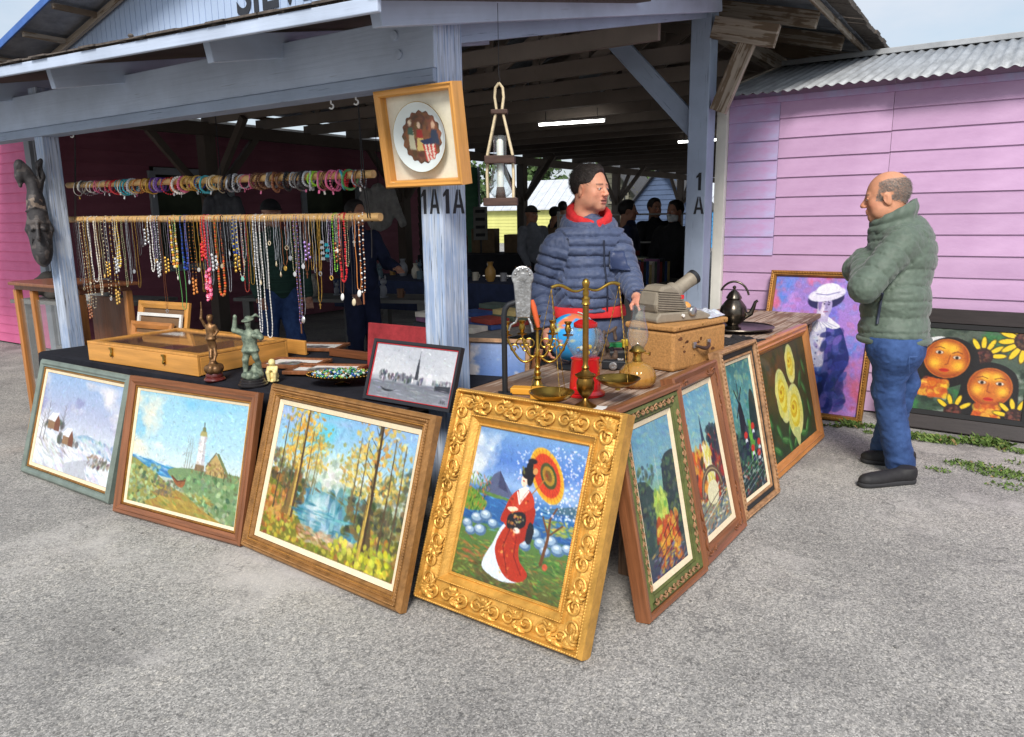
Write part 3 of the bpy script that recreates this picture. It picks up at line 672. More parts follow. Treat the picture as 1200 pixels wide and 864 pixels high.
for ya, yb in ((5.85, 7.05), (8.4, 9.6)):
    for y in (ya, yb): beam('window_frame', (PX+.04, y, .9), (PX+.04, y, 2.2), .05, .09, GREYT, PS)
    for z in (.92, 2.2): beam('window_frame', (PX+.042, ya+.046, z), (PX+.042, yb-.046, z), .05, .09, GREYT, PS)
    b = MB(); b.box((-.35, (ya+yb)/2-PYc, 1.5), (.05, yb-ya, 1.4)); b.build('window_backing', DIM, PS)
beam('top_rail', (PX+.05, PYc+.1, 2.78), (PX+.05, 11.2, 2.78), .05, .10, GREYT, PS)
b = MB(); b.box((-.5, 3.3, 1.3), (.1, 6.6, 2.6)); b.box((-2.4, .12, 1.4), (4.3, .1, 2.8)); b.build('wall_core', DARKW, PS)
b = MB(); b.box((-2.3, 3.3, 2.97), (4.6, 7.2, .06), rotm(0, 0.03, 0)); b.build('roof', GALV, PS)
# --- green shed further in
GRN = board_mat('green_board_paint', srgb(40, 92, 62), srgb(54, 108, 74))
GS = thing('clapboard_shed', 'dark green clapboard shed inside, behind the hanging lantern', 'shed', (PX, 11.3, 0))
for r_ in range(17):
    clap(GS, 11.3, 13.15, PX, .02+r_*.15, .15, GRN, axis='y', proud=.02)
b = MB(); b.box((-1.0, .93, 1.28), (1.98, 1.84, 2.54)); b.build('wall_core', DARKW, GS)
beam('corner_trim', (PX+.02, 13.17, 0), (PX+.02, 13.17, 2.6), .05, .05, GREYT, GS)

# --- sheds and roofs seen in daylight beyond the far side
YEL = mat('yellow_siding', srgb(206, 206, 128), 0.7, var=0.08, vscale=2)
ROOFW = mat('white_metal_roof', srgb(206, 210, 216), 0.45, 0.2, var=0.12, vscale=3)
def far_shed(label, name, cx, y, w, eave, ridge, m, gable=False, roofm=ROOFW, depth=4.0):
    S = thing(name, label, 'shed', (cx, y, 0))
    n_ = int(eave/.2)
    if not gable:
        for r_ in range(n_):
            clap(S, cx-w/2, cx+w/2, y, r_*eave/n_, eave/n_, m, name='board', proud=.03)
        b = MB(); b.box((0, depth/2+.06, eave/2), (w, depth-.1, eave)); b.build('wall_core', DARKW, S)
        b = MB()
        for k in range(int(w/.6)):
            x0 = -w/2-.2+k*(w+.4)/int(w/.6)
            b.add([(x0+dx, yy, zz_) for dx in (0, (w+.4)/int(w/.6)-.03) for yy, zz_ in ((-.35, eave-.05), (depth/2, ridge), (depth/2, ridge+.05), (-.35, eave+.02))],
                  [(0, 1, 2, 3), (7, 6, 5, 4), (0, 4, 5, 1), (1, 5, 6, 2), (2, 6, 7, 3), (3, 7, 4, 0)])
        b.build('roof', roofm, S)
    else:
        z = 0; k = 0
        while z < ridge-.1:
            h = .2; f = 1 if z < eave else max(.02, 1-(z-eave)/(ridge-eave))
            clap(S, cx-w/2*f, cx+w/2*f, y, z, h, m, proud=.03); z += h
        b = MB(); b.prism([(-w/2, 0), (w/2, 0), (w/2, eave), (0, ridge), (-w/2, eave)], .06, depth); b.build('wall_core', DARKW, S)
        for s_ in (-1, 1):
            b = MB(); b.add([(s_*(w/2+.3), yy, eave-.3*(ridge-eave)/(w/2)+t) for yy in (-.3, depth) for t in (0.02, .1)]+[(0, yy, ridge+t) for yy in (-.3, depth) for t in (.02, .1)],
                  [(0, 1, 3, 2), (4, 6, 7, 5), (0, 2, 6, 4), (1, 5, 7, 3), (0, 4, 5, 1), (2, 3, 7, 6)]); b.build('roof', roofm, S)
    return S
yy_ = 40.0
a_, c_ = at(566, 250, 1, yy_), at(716, 250, 1, yy_)
far_shed('yellow clapboard shed with pale metal roof, in daylight beyond the far side', 'clapboard_shed', (a_.x+c_.x)/2, yy_, c_.x-a_.x, at(600, 246, 1, yy_).z, at(600, 214, 1, yy_+2).z, YEL)
BLU = mat('shaded_blue_siding', srgb(72, 88, 116), 0.7, var=0.12, vscale=2)  # dark blue stands in for the shade over this shed
OLV = mat('olive_grey_siding', srgb(84, 84, 70), 0.7, var=0.12, vscale=2)
g1 = at(775, 250, 1, 30.0); far_shed('small shade-dimmed blue gabled stall shed in the background near the 1A post', 'gabled_shed', g1.x, 30, 2.6, 2.0, at(775, 196, 1, 30).z, BLU, True, mat('dark_roof', srgb(70, 70, 72), .8, var=.2), 2.5)
g2 = at(712, 250, 1, 31.0); S2 = far_shed('olive grey gabled stall shed with a small sign, behind the seller', 'gabled_shed', g2.x, 31, 3.6, 2.0, at(712, 186, 1, 31).z, OLV, True, mat('dark_roof', srgb(70, 70, 72), .8, var=.2), 2.5)
b = MB(); b.box((.55, -.07, 2.35), (1.0, .04, .5)); sb_ = b.build('sign_board', mat('sign_grey', srgb(120, 118, 104), .8), S2)
letters('sign_lettering', 'OUT', .42, STEN, sb_, face_mat((.55, -.095, 2.2), (1, 0, 0), (0, 0, 1)), bold=.01)
g3 = at(803, 222, 1, 36.0)
far_shed('white roofed shed with a bright blue fascia, far beyond the 1A post', 'metal_shed', g3.x+1.0, 36, 3.4, 2.1, 3.4, mat('bright_blue_siding', srgb(70, 150, 210), .6, var=.05), False)
# --- tree line far off
LEAF = mat('far_foliage', srgb(70, 92, 52), 0.9, var=0.5, vscale=0.8)
BARK = mat('bark', srgb(84, 72, 60), .9, var=.3, vscale=6)
for k, (x, y, h) in enumerate(((-47, 62, 7.5), (-40, 66, 8.4), (-33, 64, 7.2), (-27, 66, 8.0), (-62, 58, 8.5), (-20, 70, 8.2))):
    T = thing('broadleaf_tree', 'hazy green tree on the far tree line beyond the sheds', 'tree', (x, y, 0), group='trees on the far tree line')
    b = MB(); b.tube([(0, 0, 0), (.1, 0, h*.3), (0, .1, h*.6)], [.25, .18, .08], 7)
    for q in range(5): b.tube([(0, 0, h*.3), (math.cos(q*1.3)*h*.16, math.sin(q*1.3)*h*.16, h*.6)], [.12, .03], 5)
    b.build('trunk', BARK, T)
    rs = np.random.RandomState(k); b = MB()
    lob = [(rs.normal(0, h*.17), rs.normal(0, h*.17), h*(.45+.4*rs.rand()), h*(.10+.09*rs.rand())) for _ in range(14)]
    for lx, ly, lz, lr in lob:
        for q in range(95):
            d = rs.normal(size=3); d /= np.linalg.norm(d); p = np.array([lx, ly, lz])+d*lr*(.55+.5*rs.rand())
            a1 = rs.normal(size=3); a1 = a1/np.linalg.norm(a1)*.16; a2 = np.cross(a1, d)*1.3
            b.add([p-a1-a2, p+a1-a2, p+a1+a2, p-a1+a2], [(0, 1, 2, 3)])
    b.build('crown', LEAF, T)

# ================================================================== PAINTINGS
class Art:
    """a small painter: shapes and brush dabs laid on a fine canvas grid (stored as vertex colours)"""
    def __init__(s, w, h, seed=0):
        s.w, s.h = w, h; s.a = np.ones((h, w, 3)); s.r = np.random.RandomState(seed)
        s.Y, s.X = np.mgrid[0:h, 0:w]; s.Y = (s.Y+.5)/h; s.X = (s.X+.5)/w; s.as_ = h/w
    def c(s, col): return np.array(col, float)/255
    def noise(s, sx, sy, oct_=4, seed=0):
        o = 0; amp = 1; tot = 0
        for k in range(oct_):
            o = o+amp*vnoise(np.stack([s.X.ravel()*sx*2**k, s.Y.ravel()*sy*2**k, np.full(s.X.size, seed*3.7+k)], 1), 1.0, 3).reshape(s.h, s.w); tot += amp; amp *= .55
        return o/tot
    def grad(s, stops, y0=0, y1=1, noise=0.0, n=(3, 3), seed=1):
        t = s.Y+(s.noise(*n, 4, seed)*noise if noise else 0)
        p = [q[0] for q in stops]; col = np.stack([np.interp(t, p, [q[1][i]/255 for q in stops]) for i in range(3)], -1)
        m = (s.Y >= y0) & (s.Y <= y1); s.a[m] = col[m]; return s
    def blend(s, mask, col, op=1.0):
        m = np.clip(mask, 0, 1)[..., None]*op; s.a = s.a*(1-m)+s.c(col)*m; return s
    def clouds(s, col, sx, sy, lo, hi, y0=0, y1=1, seed=2, op=1.0):
        n = s.noise(sx, sy, 5, seed); m = np.clip((n-lo)/(hi-lo), 0, 1)
        f = np.clip((s.Y-y0)/.05, 0, 1)*np.clip((y1-s.Y)/.05, 0, 1) if y1 < 1 else np.clip((s.Y-y0)/.05+(y0 <= 0), 0, 1)
        return s.blend(m*f, col, op)
    def _bb(s, x0, x1, y0, y1):
        i0, i1 = max(0, int(x0*s.w)-2), min(s.w, int(x1*s.w)+3); j0, j1 = max(0, int(y0*s.h)-2), min(s.h, int(y1*s.h)+3)
        return (slice(j0, j1), slice(i0, i1)) if i1 > i0 and j1 > j0 else None
    def _put(s, bb, m, col, op):
        m = np.clip(m, 0, 1)[..., None]*op; s.a[bb] = s.a[bb]*(1-m)+s.c(col)*m
    def ell(s, x, y, rx, ry, col, rot=0, op=1.0, soft=1.2):
        R = max(rx, ry*s.as_, ry, rx/s.as_); bb = s._bb(x-R, x+R, y-R, y+R)
        if bb is None: return s
        dx, dy = (s.X[bb]-x), (s.Y[bb]-y)*s.as_; c_, n_ = math.cos(rot), math.sin(rot)
        u, v = (dx*c_+dy*n_)/rx, (-dx*n_+dy*c_)/(ry*s.as_)
        d = np.sqrt(u*u+v*v); e = soft/(s.w*min(rx, ry*s.as_))
        s._put(bb, (1-d)/e+.5, col, op); return s
    def poly(s, pts, col, op=1.0):
        P = np.array(pts, float); bb = s._bb(P[:, 0].min(), P[:, 0].max(), P[:, 1].min(), P[:, 1].max())
        if bb is None: return s
        acc = 0
        for ox, oy in ((-.25, -.25), (.25, -.25), (-.25, .25), (.25, .25)):
            X, Y = s.X[bb]+ox/s.w, s.Y[bb]+oy/s.h; ins = np.zeros(X.shape, bool); j = len(P)-1
            for i in range(len(P)):
                yi, yj = P[i, 1], P[j, 1]
                if yi != yj: ins ^= ((yi > Y) != (yj > Y)) & (X < (P[j, 0]-P[i, 0])*(Y-yi)/(yj-yi)+P[i, 0])
                j = i
            acc = acc+ins
        s._put(bb, acc/4, col, op); return s
    def blob(s, pts, col, op=1.0, n=6):
        """closed smooth outline through the points"""
        P = np.array(pts, float); m = len(P); o = []
        for i in range(m):
            p0, p1, p2, p3 = P[i-1], P[i], P[(i+1) % m], P[(i+2) % m]
            for k in range(n):
                t = k/n; o.append(.5*((2*p1)+(-p0+p2)*t+(2*p0-5*p1+4*p2-p3)*t*t+(-p0+3*p1-3*p2+p3)*t**3))
        return s.poly(o, col, op)
    def line(s, pts, w, col, op=1.0, w2=None):
        P = np.array(pts, float); n = len(P)-1; w2 = w if w2 is None else w2
        for i in range(n):
            a, b_ = P[i], P[i+1]; wa = w+(w2-w)*i/n; wb = w+(w2-w)*(i+1)/n; W = max(wa, wb)
            bb = s._bb(min(a[0], b_[0])-W, max(a[0], b_[0])+W, min(a[1], b_[1])-W/s.as_, max(a[1], b_[1])+W/s.as_)
            if bb is None: continue
            X, Y = s.X[bb], s.Y[bb]*s.as_; ax, ay, bx, by = a[0], a[1]*s.as_, b_[0], b_[1]*s.as_
            L = (bx-ax)**2+(by-ay)**2+1e-12; t = np.clip(((X-ax)*(bx-ax)+(Y-ay)*(by-ay))/L, 0, 1)
            d = np.hypot(X-ax-t*(bx-ax), Y-ay-t*(by-ay)); hw = (wa+(wb-wa)*t)/2
            s._put(bb, (hw-d)*s.w+.5, col, op*min(1, max(wa, wb)*s.w))
        return s
    def dabs(s, n, box, cols, size, ar=2.0, rot=0.0, jit=0.6, op=.85, cond=None):
        x0, x1, y0, y1 = box; r = s.r
        for _ in range(n):
            x, y = x0+(x1-x0)*r.rand(), y0+(y1-y0)*r.rand()
            if cond and not cond(x, y): continue
            c_ = cols[r.randint(len(cols))]; z = size*(.6+.8*r.rand())
            s.ell(x, y, z, z/ar/s.as_, np.clip(np.array(c_)+r.normal(0, 8, 3), 0, 255), rot+r.normal(0, jit), op*(.6+.4*r.rand()))
        return s
    def tree(s, x, y, h, col, w=.008, n=7, lean=0, leaf=None, ls=.012, ln=60, spread=.16):
        s.line([(x, y), (x+lean*.5, y-h*.5), (x+lean, y-h)], w, col, w2=w*.35)
        for k in range(n):
            t = .35+.6*k/n; px, py = x+lean*t, y-h*t; d = (1 if k % 2 else -1)*(1-t*.6)*spread*(.7+.6*s.r.rand())
            s.line([(px, py), (px+d*.5, py-h*.07), (px+d, py-h*.16)], w*.4, col, w2=w*.15)
        if leaf:
            for _ in range(ln):
                t = .4+.62*s.r.rand(); s.ell(x+lean*t+s.r.normal(0, spread*.5), y-h*t, ls*(.5+s.r.rand()), ls*(.5+s.r.rand())*.7/s.as_, leaf[s.r.randint(len(leaf))], s.r.rand()*3, .75)
        return s
    def oil(s, n=2600, size=.011):
        """short strokes that pick up the colour beneath them"""
        r = s.r; lum = s.a.mean(-1); gy, gx = np.gradient(lum)
        for _ in range(n):
            i, j = r.randint(s.h), r.randint(s.w); an = math.atan2(gy[i, j]*s.w/s.h, gx[i, j])+PI/2 if abs(gx[i, j])+abs(gy[i, j]) > .02 else r.rand()*3
            z = size*(.5+r.rand()); s.ell((j+.5)/s.w, (i+.5)/s.h, z, z*.33/s.as_, np.clip(s.a[i, j]*255*(1+r.normal(0, .09))+r.normal(0, 5, 3), 0, 255), an, .8)
        return s
    def grain(s, amt=.03, sx=60, sy=60):
        s.a = np.clip(s.a*(1+amt*s.noise(sx, sy, 2, 9)[..., None]+amt*s.r.normal(0, .6, (s.h, s.w, 1))), 0, 1); return s
    def mesh(s, name, W, H, m, parent, z0, y=0.0):
        if m is PAINT: s.oil(int(s.w*s.h*.06), .009); s.a = np.clip((s.a-.5)*1.04+.475, 0, 1)*.95
        """W x H metres, lower edge at local z0, facing -Y"""
        h, w = s.h, s.w; lin = np.where(s.a <= .04045, s.a/12.92, ((s.a+.055)/1.055)**2.4)
        x = (np.arange(w)/(w-1)-.5)*W; z = z0+(1-np.arange(h)/(h-1))*H; X, Z = np.meshgrid(x, z)
        V = np.stack([X.ravel(), np.full(X.size, y), Z.ravel()], 1); i = np.arange(h*w).reshape(h, w)
        Q = np.stack([i[:-1, :-1], i[1:, :-1], i[1:, 1:], i[:-1, 1:]], -1).reshape(-1, 4)
        me = bpy.data.meshes.new(name); me.from_pydata(V.tolist(), [], Q.tolist())
        ca = me.color_attributes.new('Col', 'FLOAT_COLOR', 'POINT')
        ca.data.foreach_set('color', np.concatenate([lin.reshape(-1, 3), np.ones((h*w, 1))], 1).astype(np.float32).ravel())
        me.materials.append(m); o = bpy.data.objects.new(name, me); COL.objects.link(o); o.parent = parent
        return o
PAINT = mat('oil_paint', (1, 1, 1), 0.5, var=0.06, vscale=40, attr=True, bump=0.12, bscale=170, coat=0.12)
PRINT = mat('printed_paper', (1, 1, 1), 0.6, var=0.03, vscale=40, attr=True)

def rails(prof, W, H, m, parent, name='frame_rail', ins=0.0, seg=1):
    """four mitred mouldings; prof = [(inward, forward)...] across the rail"""
    out = []
    for k in range(4):
        L = W if k % 2 == 0 else H; b = MB(); n = len(prof)
        d0 = ins
        v = []
        for e in (0, 1):
            for d, p in prof:
                dd = d+d0; t = -L/2+dd if e == 0 else L/2-dd
                v.append((t, dd, p))
        rows = [(i, (i+1) % n, n+(i+1) % n, n+i) for i in range(n)]
        def place(q):
            t, d, p = q
            if k == 0: return (t, -p, d)
            if k == 1: return (W/2-d, -p, H/2+t)
            if k == 2: return (-t, -p, H-d)
            return (-W/2+d, -p, H/2-t)
        P = np.array([place(q) for q in v]); c_ = P.mean(0)
        # local Z along the rail so wood grain follows it
        R = rotm(0, PI/2, 0) if k % 2 == 0 else rotm(0, 0, 0)
        b.add((P-c_) @ np.array(R), rows+[tuple(range(n)), tuple(range(2*n-1, n-1, -1))])
        o = b.build(name, m, parent, loc=Vector(c_), rot=R.to_euler()); out.append(o)
    return out
def backing(W, H, parent, y=0.012):
    b = MB(); b.box((0, y, H/2), (W, .006, H)); b.build('backing_board', mat('brown_backing', srgb(120, 92, 66), .9, var=.15), parent)
def picture(name, label, base, ang, lean, group=None, cat='painting'):
    T = thing(name, label, cat, base, group=group)
    T.rotation_mode = 'XYZ'
    T.rotation_euler = (Matrix.Rotation(ang, 3, 'Z') @ Matrix.Rotation(-lean, 3, 'X')).to_euler()
    return T
rad = math.radians
def mid(a, b_): return ((a[0]+b_[0])/2, (a[1]+b_[1])/2, 0.004)
def beads(parent, W, H, ins, fwd, step, r, m, name='bead_moulding', sides=(0, 1, 2, 3), stretch=1.5):
    for k in sides:
        b = MB(); L = (W if k % 2 == 0 else H)-2*ins; n = int(L/step)
        for i in range(n):
            t = -L/2+(i+.5)*L/n
            p = {0: (t, -fwd, ins), 1: (W/2-ins, -fwd, H/2+t), 2: (t, -fwd, H-ins), 3: (-W/2+ins, -fwd, H/2+t)}[k]
            b.ball(p, (r*stretch, r, r) if k % 2 == 0 else (r, r, r*stretch), 6, 4)
        b.build(name, m, parent, smooth=True)

# ---- 1 snow cottages
T = picture('framed_painting', 'snowy cottages painting in a grey-green frame, leftmost in the front row', mid((-5.065, 2.035), (-4.03, 2.03)), rad(-.4), rad(17))
W, H = 1.02, 0.715
GG = mat('grey_green_frame', srgb(112, 124, 116), 0.45, var=0.2, vscale=9, bump=0.1, coat=.2)
rails([(0, -.012), (0, .018), (.012, .03), (.024, .03), (.034, .02), (.042, .022), (.044, -.012)], W, H, GG, T)
rails([(0, -.01), (0, .014), (.008, .016), (.010, -.01)], W, H, GILT2, T, 'gilt_slip', ins=.0445)
rails([(0, -.01), (0, .008), (.018, .004), (.020, -.01)], W, H, LINEN, T, 'liner', ins=.055)
backing(W-.02, H-.02, T)
A = Art(150, 110, 1); A.grad([(0, (150, 178, 214)), (.35, (176, 184, 210)), (.6, (206, 212, 224)), (1, (226, 228, 232))])
A.clouds((236, 228, 226), 3, 3, -.1, .35, 0, .6, 4); A.clouds((128, 124, 170), 4, 4, .1, .5, 0, .5, 8, .8); A.clouds((196, 186, 186), 3, 2, .15, .5, 0, .6, 12, .8)
A.blob([(.5, .62), (.65, .56), (.85, .6), (1.02, .64), (1.02, .78), (.7, .74), (.45, .72)], (150, 178, 200)); A.dabs(120, (.5, 1, .6, .74), [(130, 160, 186), (170, 194, 212), (196, 212, 224)], .02, 1.5, 1.2)
A.blob([(-.05, .52), (.1, .55), (.3, .66), (.5, .72), (.75, .72), (1.05, .78), (1.05, 1.05), (-.05, 1.05)], (226, 230, 236))
A.dabs(240, (0, 1, .62, 1), [(240, 242, 246), (200, 208, 222), (214, 220, 230), (178, 186, 200), (232, 236, 240)], .05, 5, .45, .2)
A.blob([(.5, 1.02), (.42, .92), (.58, .84), (.78, .78), (.82, .8), (.7, .88), (.74, 1.02)], (190, 194, 204))
for x, y, w in ((.2, .52, .1), (.42, .64, .085)):
    A.dabs(26, (x-.12, x+.14, y-.02, y+.06), [(74, 84, 82), (96, 100, 92)], .022, 1, 0, 1.5, .7)
    A.poly([(x-w*.7, y-.02), (x+w*.2, y-.02), (x+w*.2, y+.07), (x-w*.7, y+.07)], (150, 118, 88)); A.poly([(x+w*.2, y-.02), (x+w*.55, y-.09), (x+w*.95, y-.01), (x+w*.95, y+.08), (x+w*.2, y+.08)], (124, 78, 58))
    A.poly([(x-w*.8, y-.02), (x-w*.3, y-.1), (x+w*.6, y-.11), (x+w*.2, y-.01)], (236, 238, 244))
for x, h in ((.1, .42), (.05, .3), (.32, .42), (.3, .3)): A.tree(x, .72, h, (92, 84, 82), .009, 9, .02, spread=.09)
A.dabs(40, (.72, 1, .74, .84), [(112, 100, 84), (150, 136, 116), (86, 80, 74)], .022, 2.5, -.6); A.dabs(40, (.05, .5, .7, .85), [(150, 132, 108), (120, 108, 96)], .02, 5, .5, .2, .5)
A.grain(); A.mesh('canvas', W-.15, H-.15, PAINT, T, .075, -.002)

# ---- 2 lighthouse
T = picture('framed_painting', 'lighthouse and stone cottage painting in a brown stepped frame', mid((-3.905, 1.988), (-2.945, 2.066)), rad(4.8), rad(15))
W, H = 0.968, 0.735
rails([(0, -.012), (0, .022), (.008, .03), (.02, .026), (.026, .032), (.038, .022), (.048, .018), (.05, -.012)], W, H, REDW, T)
rails([(0, -.01), (0, .014), (.007, .017), (.009, -.01)], W, H, GILT2, T, 'gilt_slip', ins=.0505)
rails([(0, -.01), (0, .009), (.014, .004), (.016, -.01)], W, H, LINEN, T, 'liner', ins=.06)
backing(W-.02, H-.02, T)
A = Art(200, 156, 2); A.grad([(0, (150, 200, 222)), (.4, (176, 212, 226)), (.6, (206, 222, 222)), (1, (150, 160, 110))])
A.clouds((238, 226, 200), 2.5, 2.2, .0, .45, 0, .6, 3); A.clouds((120, 188, 224), 3, 3, .1, .4, 0, .55, 6, .8); A.clouds((244, 238, 226), 4, 4, .25, .5, 0, .5, 9)
A.poly([(0, .58), (.42, .63), (.55, .72), (.3, .72), (0, .68)], (70, 138, 186)); A.line([(0, .575), (.2, .6), (.42, .635)], .008, (196, 226, 234)); A.dabs(60, (0, .42, .6, .7), [(90, 156, 198), (150, 196, 218), (60, 120, 170)], .03, 6, .15, .1)
A.blob([(-.05, .63), (.15, .66), (.35, .76), (.5, .84), (.7, .98), (1.05, 1.02), (1.05, 1.1), (-.05, 1.1)], (150, 150, 84))
A.blob([(.36, .66), (.5, .61), (.75, .6), (1.05, .62), (1.05, 1.05), (.85, .98), (.62, .86), (.44, .74)], (120, 148, 104))
A.dabs(420, (0, 1, .6, 1), [(150, 178, 128), (96, 124, 82), (190, 206, 160), (72, 98, 66), (176, 196, 150), (126, 146, 112)], .016, 1.4, 0, 1.4, .8, lambda x, y: (y > .72+.3*(x) and x < .35) or (x > .45 and y > .62+.25*abs(x-.75)) or (x < .3 and .64 < y < .86))
A.blob([(.3, .8), (.5, .82), (.72, .93), (.9, 1.02), (.45, 1.02), (.18, .98), (.3, .9)], (166, 142, 70)); A.dabs(70, (.25, .8, .82, 1), [(190, 170, 90), (150, 120, 60), (130, 140, 72)], .03, 4, .3, .2, .7)
A.dabs(60, (.25, .45, .74, .88), [(110, 100, 80), (140, 120, 96), (96, 110, 84)], .014, 1.6, 0, 1.2)
A.poly([(.605, .60), (.622, .31), (.67, .31), (.685, .60)], (232, 230, 228)); A.poly([(.655, .60), (.655, .31), (.67, .31), (.685, .60)], (192, 192, 198)); A.dabs(40, (.612, .68, .32, .58), [(206, 200, 196), (180, 176, 176)], .008, 1, 0, 2, .6)
A.poly([(.612, .31), (.68, .31), (.672, .27), (.622, .27)], (172, 164, 110)); A.poly([(.628, .27), (.665, .27), (.66, .235), (.633, .235)], (122, 130, 92)); A.line([(.646, .235), (.646, .2)], .007, (90, 90, 80)); A.poly([(.60, .61), (.605, .555), (.683, .555), (.688, .61)], (140, 118, 90))
A.poly([(.70, .62), (.705, .55), (.775, .44), (.86, .56), (.86, .63)], (186, 160, 104)); A.poly([(.775, .43), (.80, .43), (.9, .59), (.885, .61)], (116, 126, 84)); A.line([(.7, .56), (.776, .43)], .01, (110, 108, 80)); A.dabs(40, (.71, .85, .52, .61), [(150, 126, 80), (206, 180, 120), (128, 104, 70)], .009, 1.2, 0, 1.5)
A.blob([(.40, .695), (.45, .725), (.5, .72), (.53, .70), (.53, .75), (.5, .78), (.45, .765)], (150, 96, 60)); A.line([(.41, .7), (.46, .735), (.53, .715)], .008, (96, 58, 40))
for x in (.53, .55, .51): A.tree(x, .61, .28, (120, 112, 100), .005, 7, .01, spread=.05)
A.dabs(60, (.55, 1, .58, .64), [(110, 92, 60), (146, 128, 84), (90, 104, 66)], .012, 3, 1.5, .5)
A.grain(); A.mesh('canvas', W-.15, H-.15, PAINT, T, .075, -.002)

# ---- 3 forest pond
T = picture('framed_painting', 'autumn forest pond painting in a wide ribbed brown-gold frame', mid((-2.945, 2.078), (-1.868, 2.005)), rad(-3.9), rad(18))
W, H = 1.075, 0.785
BRG = mat('brown_gold_frame', srgb(150, 108, 62), 0.42, .25, var=0.3, vscale=14, bump=0.25, bscale=90)
rails([(0, -.015), (0, .02), (.010, .034), (.018, .034), (.022, .028), (.030, .040), (.036, .030), (.042, .034), (.052, .022), (.056, .026), (.064, .016), (.066, -.015)], W, H, BRG, T)
beads(T, W, H, .026, .037, .012, .0045, BRG); beads(T, W, H, .048, .029, .010, .0035, GILT2)
rails([(0, -.01), (0, .010), (.022, .004), (.024, -.01)], W, H, LINEN, T, 'liner', ins=.0665)
backing(W-.02, H-.02, T)
A = Art(220, 156, 3); A.grad([(0, (140, 178, 218)), (.25, (150, 196, 220)), (.5, (206, 220, 214)), (.6, (150, 160, 120)), (1, (120, 110, 50))])
A.blend(np.exp(-(((s_x := A.X)-.36)/.16)**2-((A.Y-.12)/.25)**2), (90, 196, 214), .9); A.blend(np.exp(-((A.X-.48)/.2)**2-((A.Y-.42)/.16)**2), (236, 236, 224), .9)
A.clouds((176, 186, 222), 3, 3, .05, .4, 0, .4, 5, .7)
A.dabs(420, (0, .45, .25, .62), [(120, 112, 66), (86, 92, 58), (160, 140, 70), (70, 78, 60), (196, 166, 70)], .016, 1.3, 0, 2, .7, lambda x, y: y > .32+.5*x); A.dabs(420, (.5, 1, .25, .66), [(110, 112, 66), (90, 96, 70), (166, 150, 80), (70, 82, 66), (140, 150, 110)], .016, 1.3, 0, 2, .7, lambda x, y: y > .85-.6*x)
A.dabs(140, (.3, .62, .3, .56), [(170, 186, 170), (190, 200, 186), (150, 170, 150)], .014, .8, 1.5, .6, .5)
A.blob([(.3, .56), (.5, .57), (.68, .66), (.78, .74), (.7, .84), (.48, .86), (.3, .8), (.2, .72), (.22, .66)], (70, 130, 150)); A.dabs(160, (.22, .76, .58, .84), [(50, 108, 132), (110, 166, 180), (190, 214, 216), (80, 140, 160)], .02, .35, 0, .12, .6)
A.blend(np.exp(-((A.X-.42)/.07)**2-((A.Y-.7)/.12)**2), (216, 228, 226), .8)
A.dabs(150, (.0, .3, .5, .72), [(84, 76, 44), (120, 96, 50), (60, 62, 40), (150, 116, 56)], .02, 1.4, 0, 2); A.dabs(150, (.62, 1, .55, .8), [(84, 84, 50), (110, 96, 54), (60, 66, 46), (140, 120, 64)], .02, 1.4, 0, 2); A.dabs(70, (.28, .78, .55, .66), [(150, 140, 84), (120, 110, 66), (96, 96, 60)], .02, 4, .25, .15, .8, lambda x, y: abs(y-(.545+.22*max(0, x-.45)))<.022); A.blob([(-.03, .6), (.12, .62), (.24, .72), (.34, .86), (.5, .9), (.72, .86), (1.03, .9), (1.03, 1.03), (-.03, 1.03)], (120, 120, 42))
A.dabs(520, (0, 1, .62, 1), [(168, 164, 46), (196, 182, 58), (120, 130, 40), (90, 92, 36), (176, 120, 50), (140, 84, 40), (210, 196, 80)], .016, 1.6, 0, 1.4, .85, lambda x, y: y > .88-.06*math.sin(x*9) or (x < .26 and y > .6+.5*x) or (x > .72 and y > .72))
A.dabs(120, (.3, .7, .84, .94), [(190, 160, 120), (160, 120, 86), (206, 186, 150)], .018, 3, .1, .3, .8); A.dabs(120, (0, .2, .62, .86), [(190, 130, 60), (160, 96, 44), (206, 150, 84)], .014, 1.4, 0, 1.5, .8)
for x, y, h, w in ((.12, .7, .72, .008), (.3, .6, .5, .006), (.36, .6, .42, .005), (.58, .64, .45, .005), (.63, .64, .5, .006), (.9, .76, .66, .009)): A.tree(x, y, h, (110, 104, 70), w, 9, .015, [(214, 176, 70), (190, 150, 60), (150, 150, 80), (226, 200, 110)], .011, 60, .09)
A.poly([(.14, .8), (.19, .55), (.21, .3), (.215, 0), (.235, 0), (.235, .3), (.225, .55), (.235, .8)], (130, 104, 56)); A.line([(.205, .8), (.215, .5), (.225, 0)], .012, (196, 166, 80), .8); A.tree(.225, .75, .75, (96, 78, 50), .01, 12, 0, [(230, 180, 60), (214, 150, 50), (236, 206, 110), (180, 160, 70)], .013, 170, .13)
A.poly([(.73, .97), (.745, .6), (.755, .3), (.75, 0), (.77, 0), (.78, .3), (.785, .6), (.85, .98)], (92, 78, 50)); A.line([(.75, .95), (.76, .6), (.76, .4)], .016, (206, 176, 74), .85); A.tree(.765, .85, .85, (70, 62, 48), .012, 13, -.01, [(220, 186, 80), (190, 176, 90), (230, 210, 130), (206, 140, 60)], .013, 170, .15)
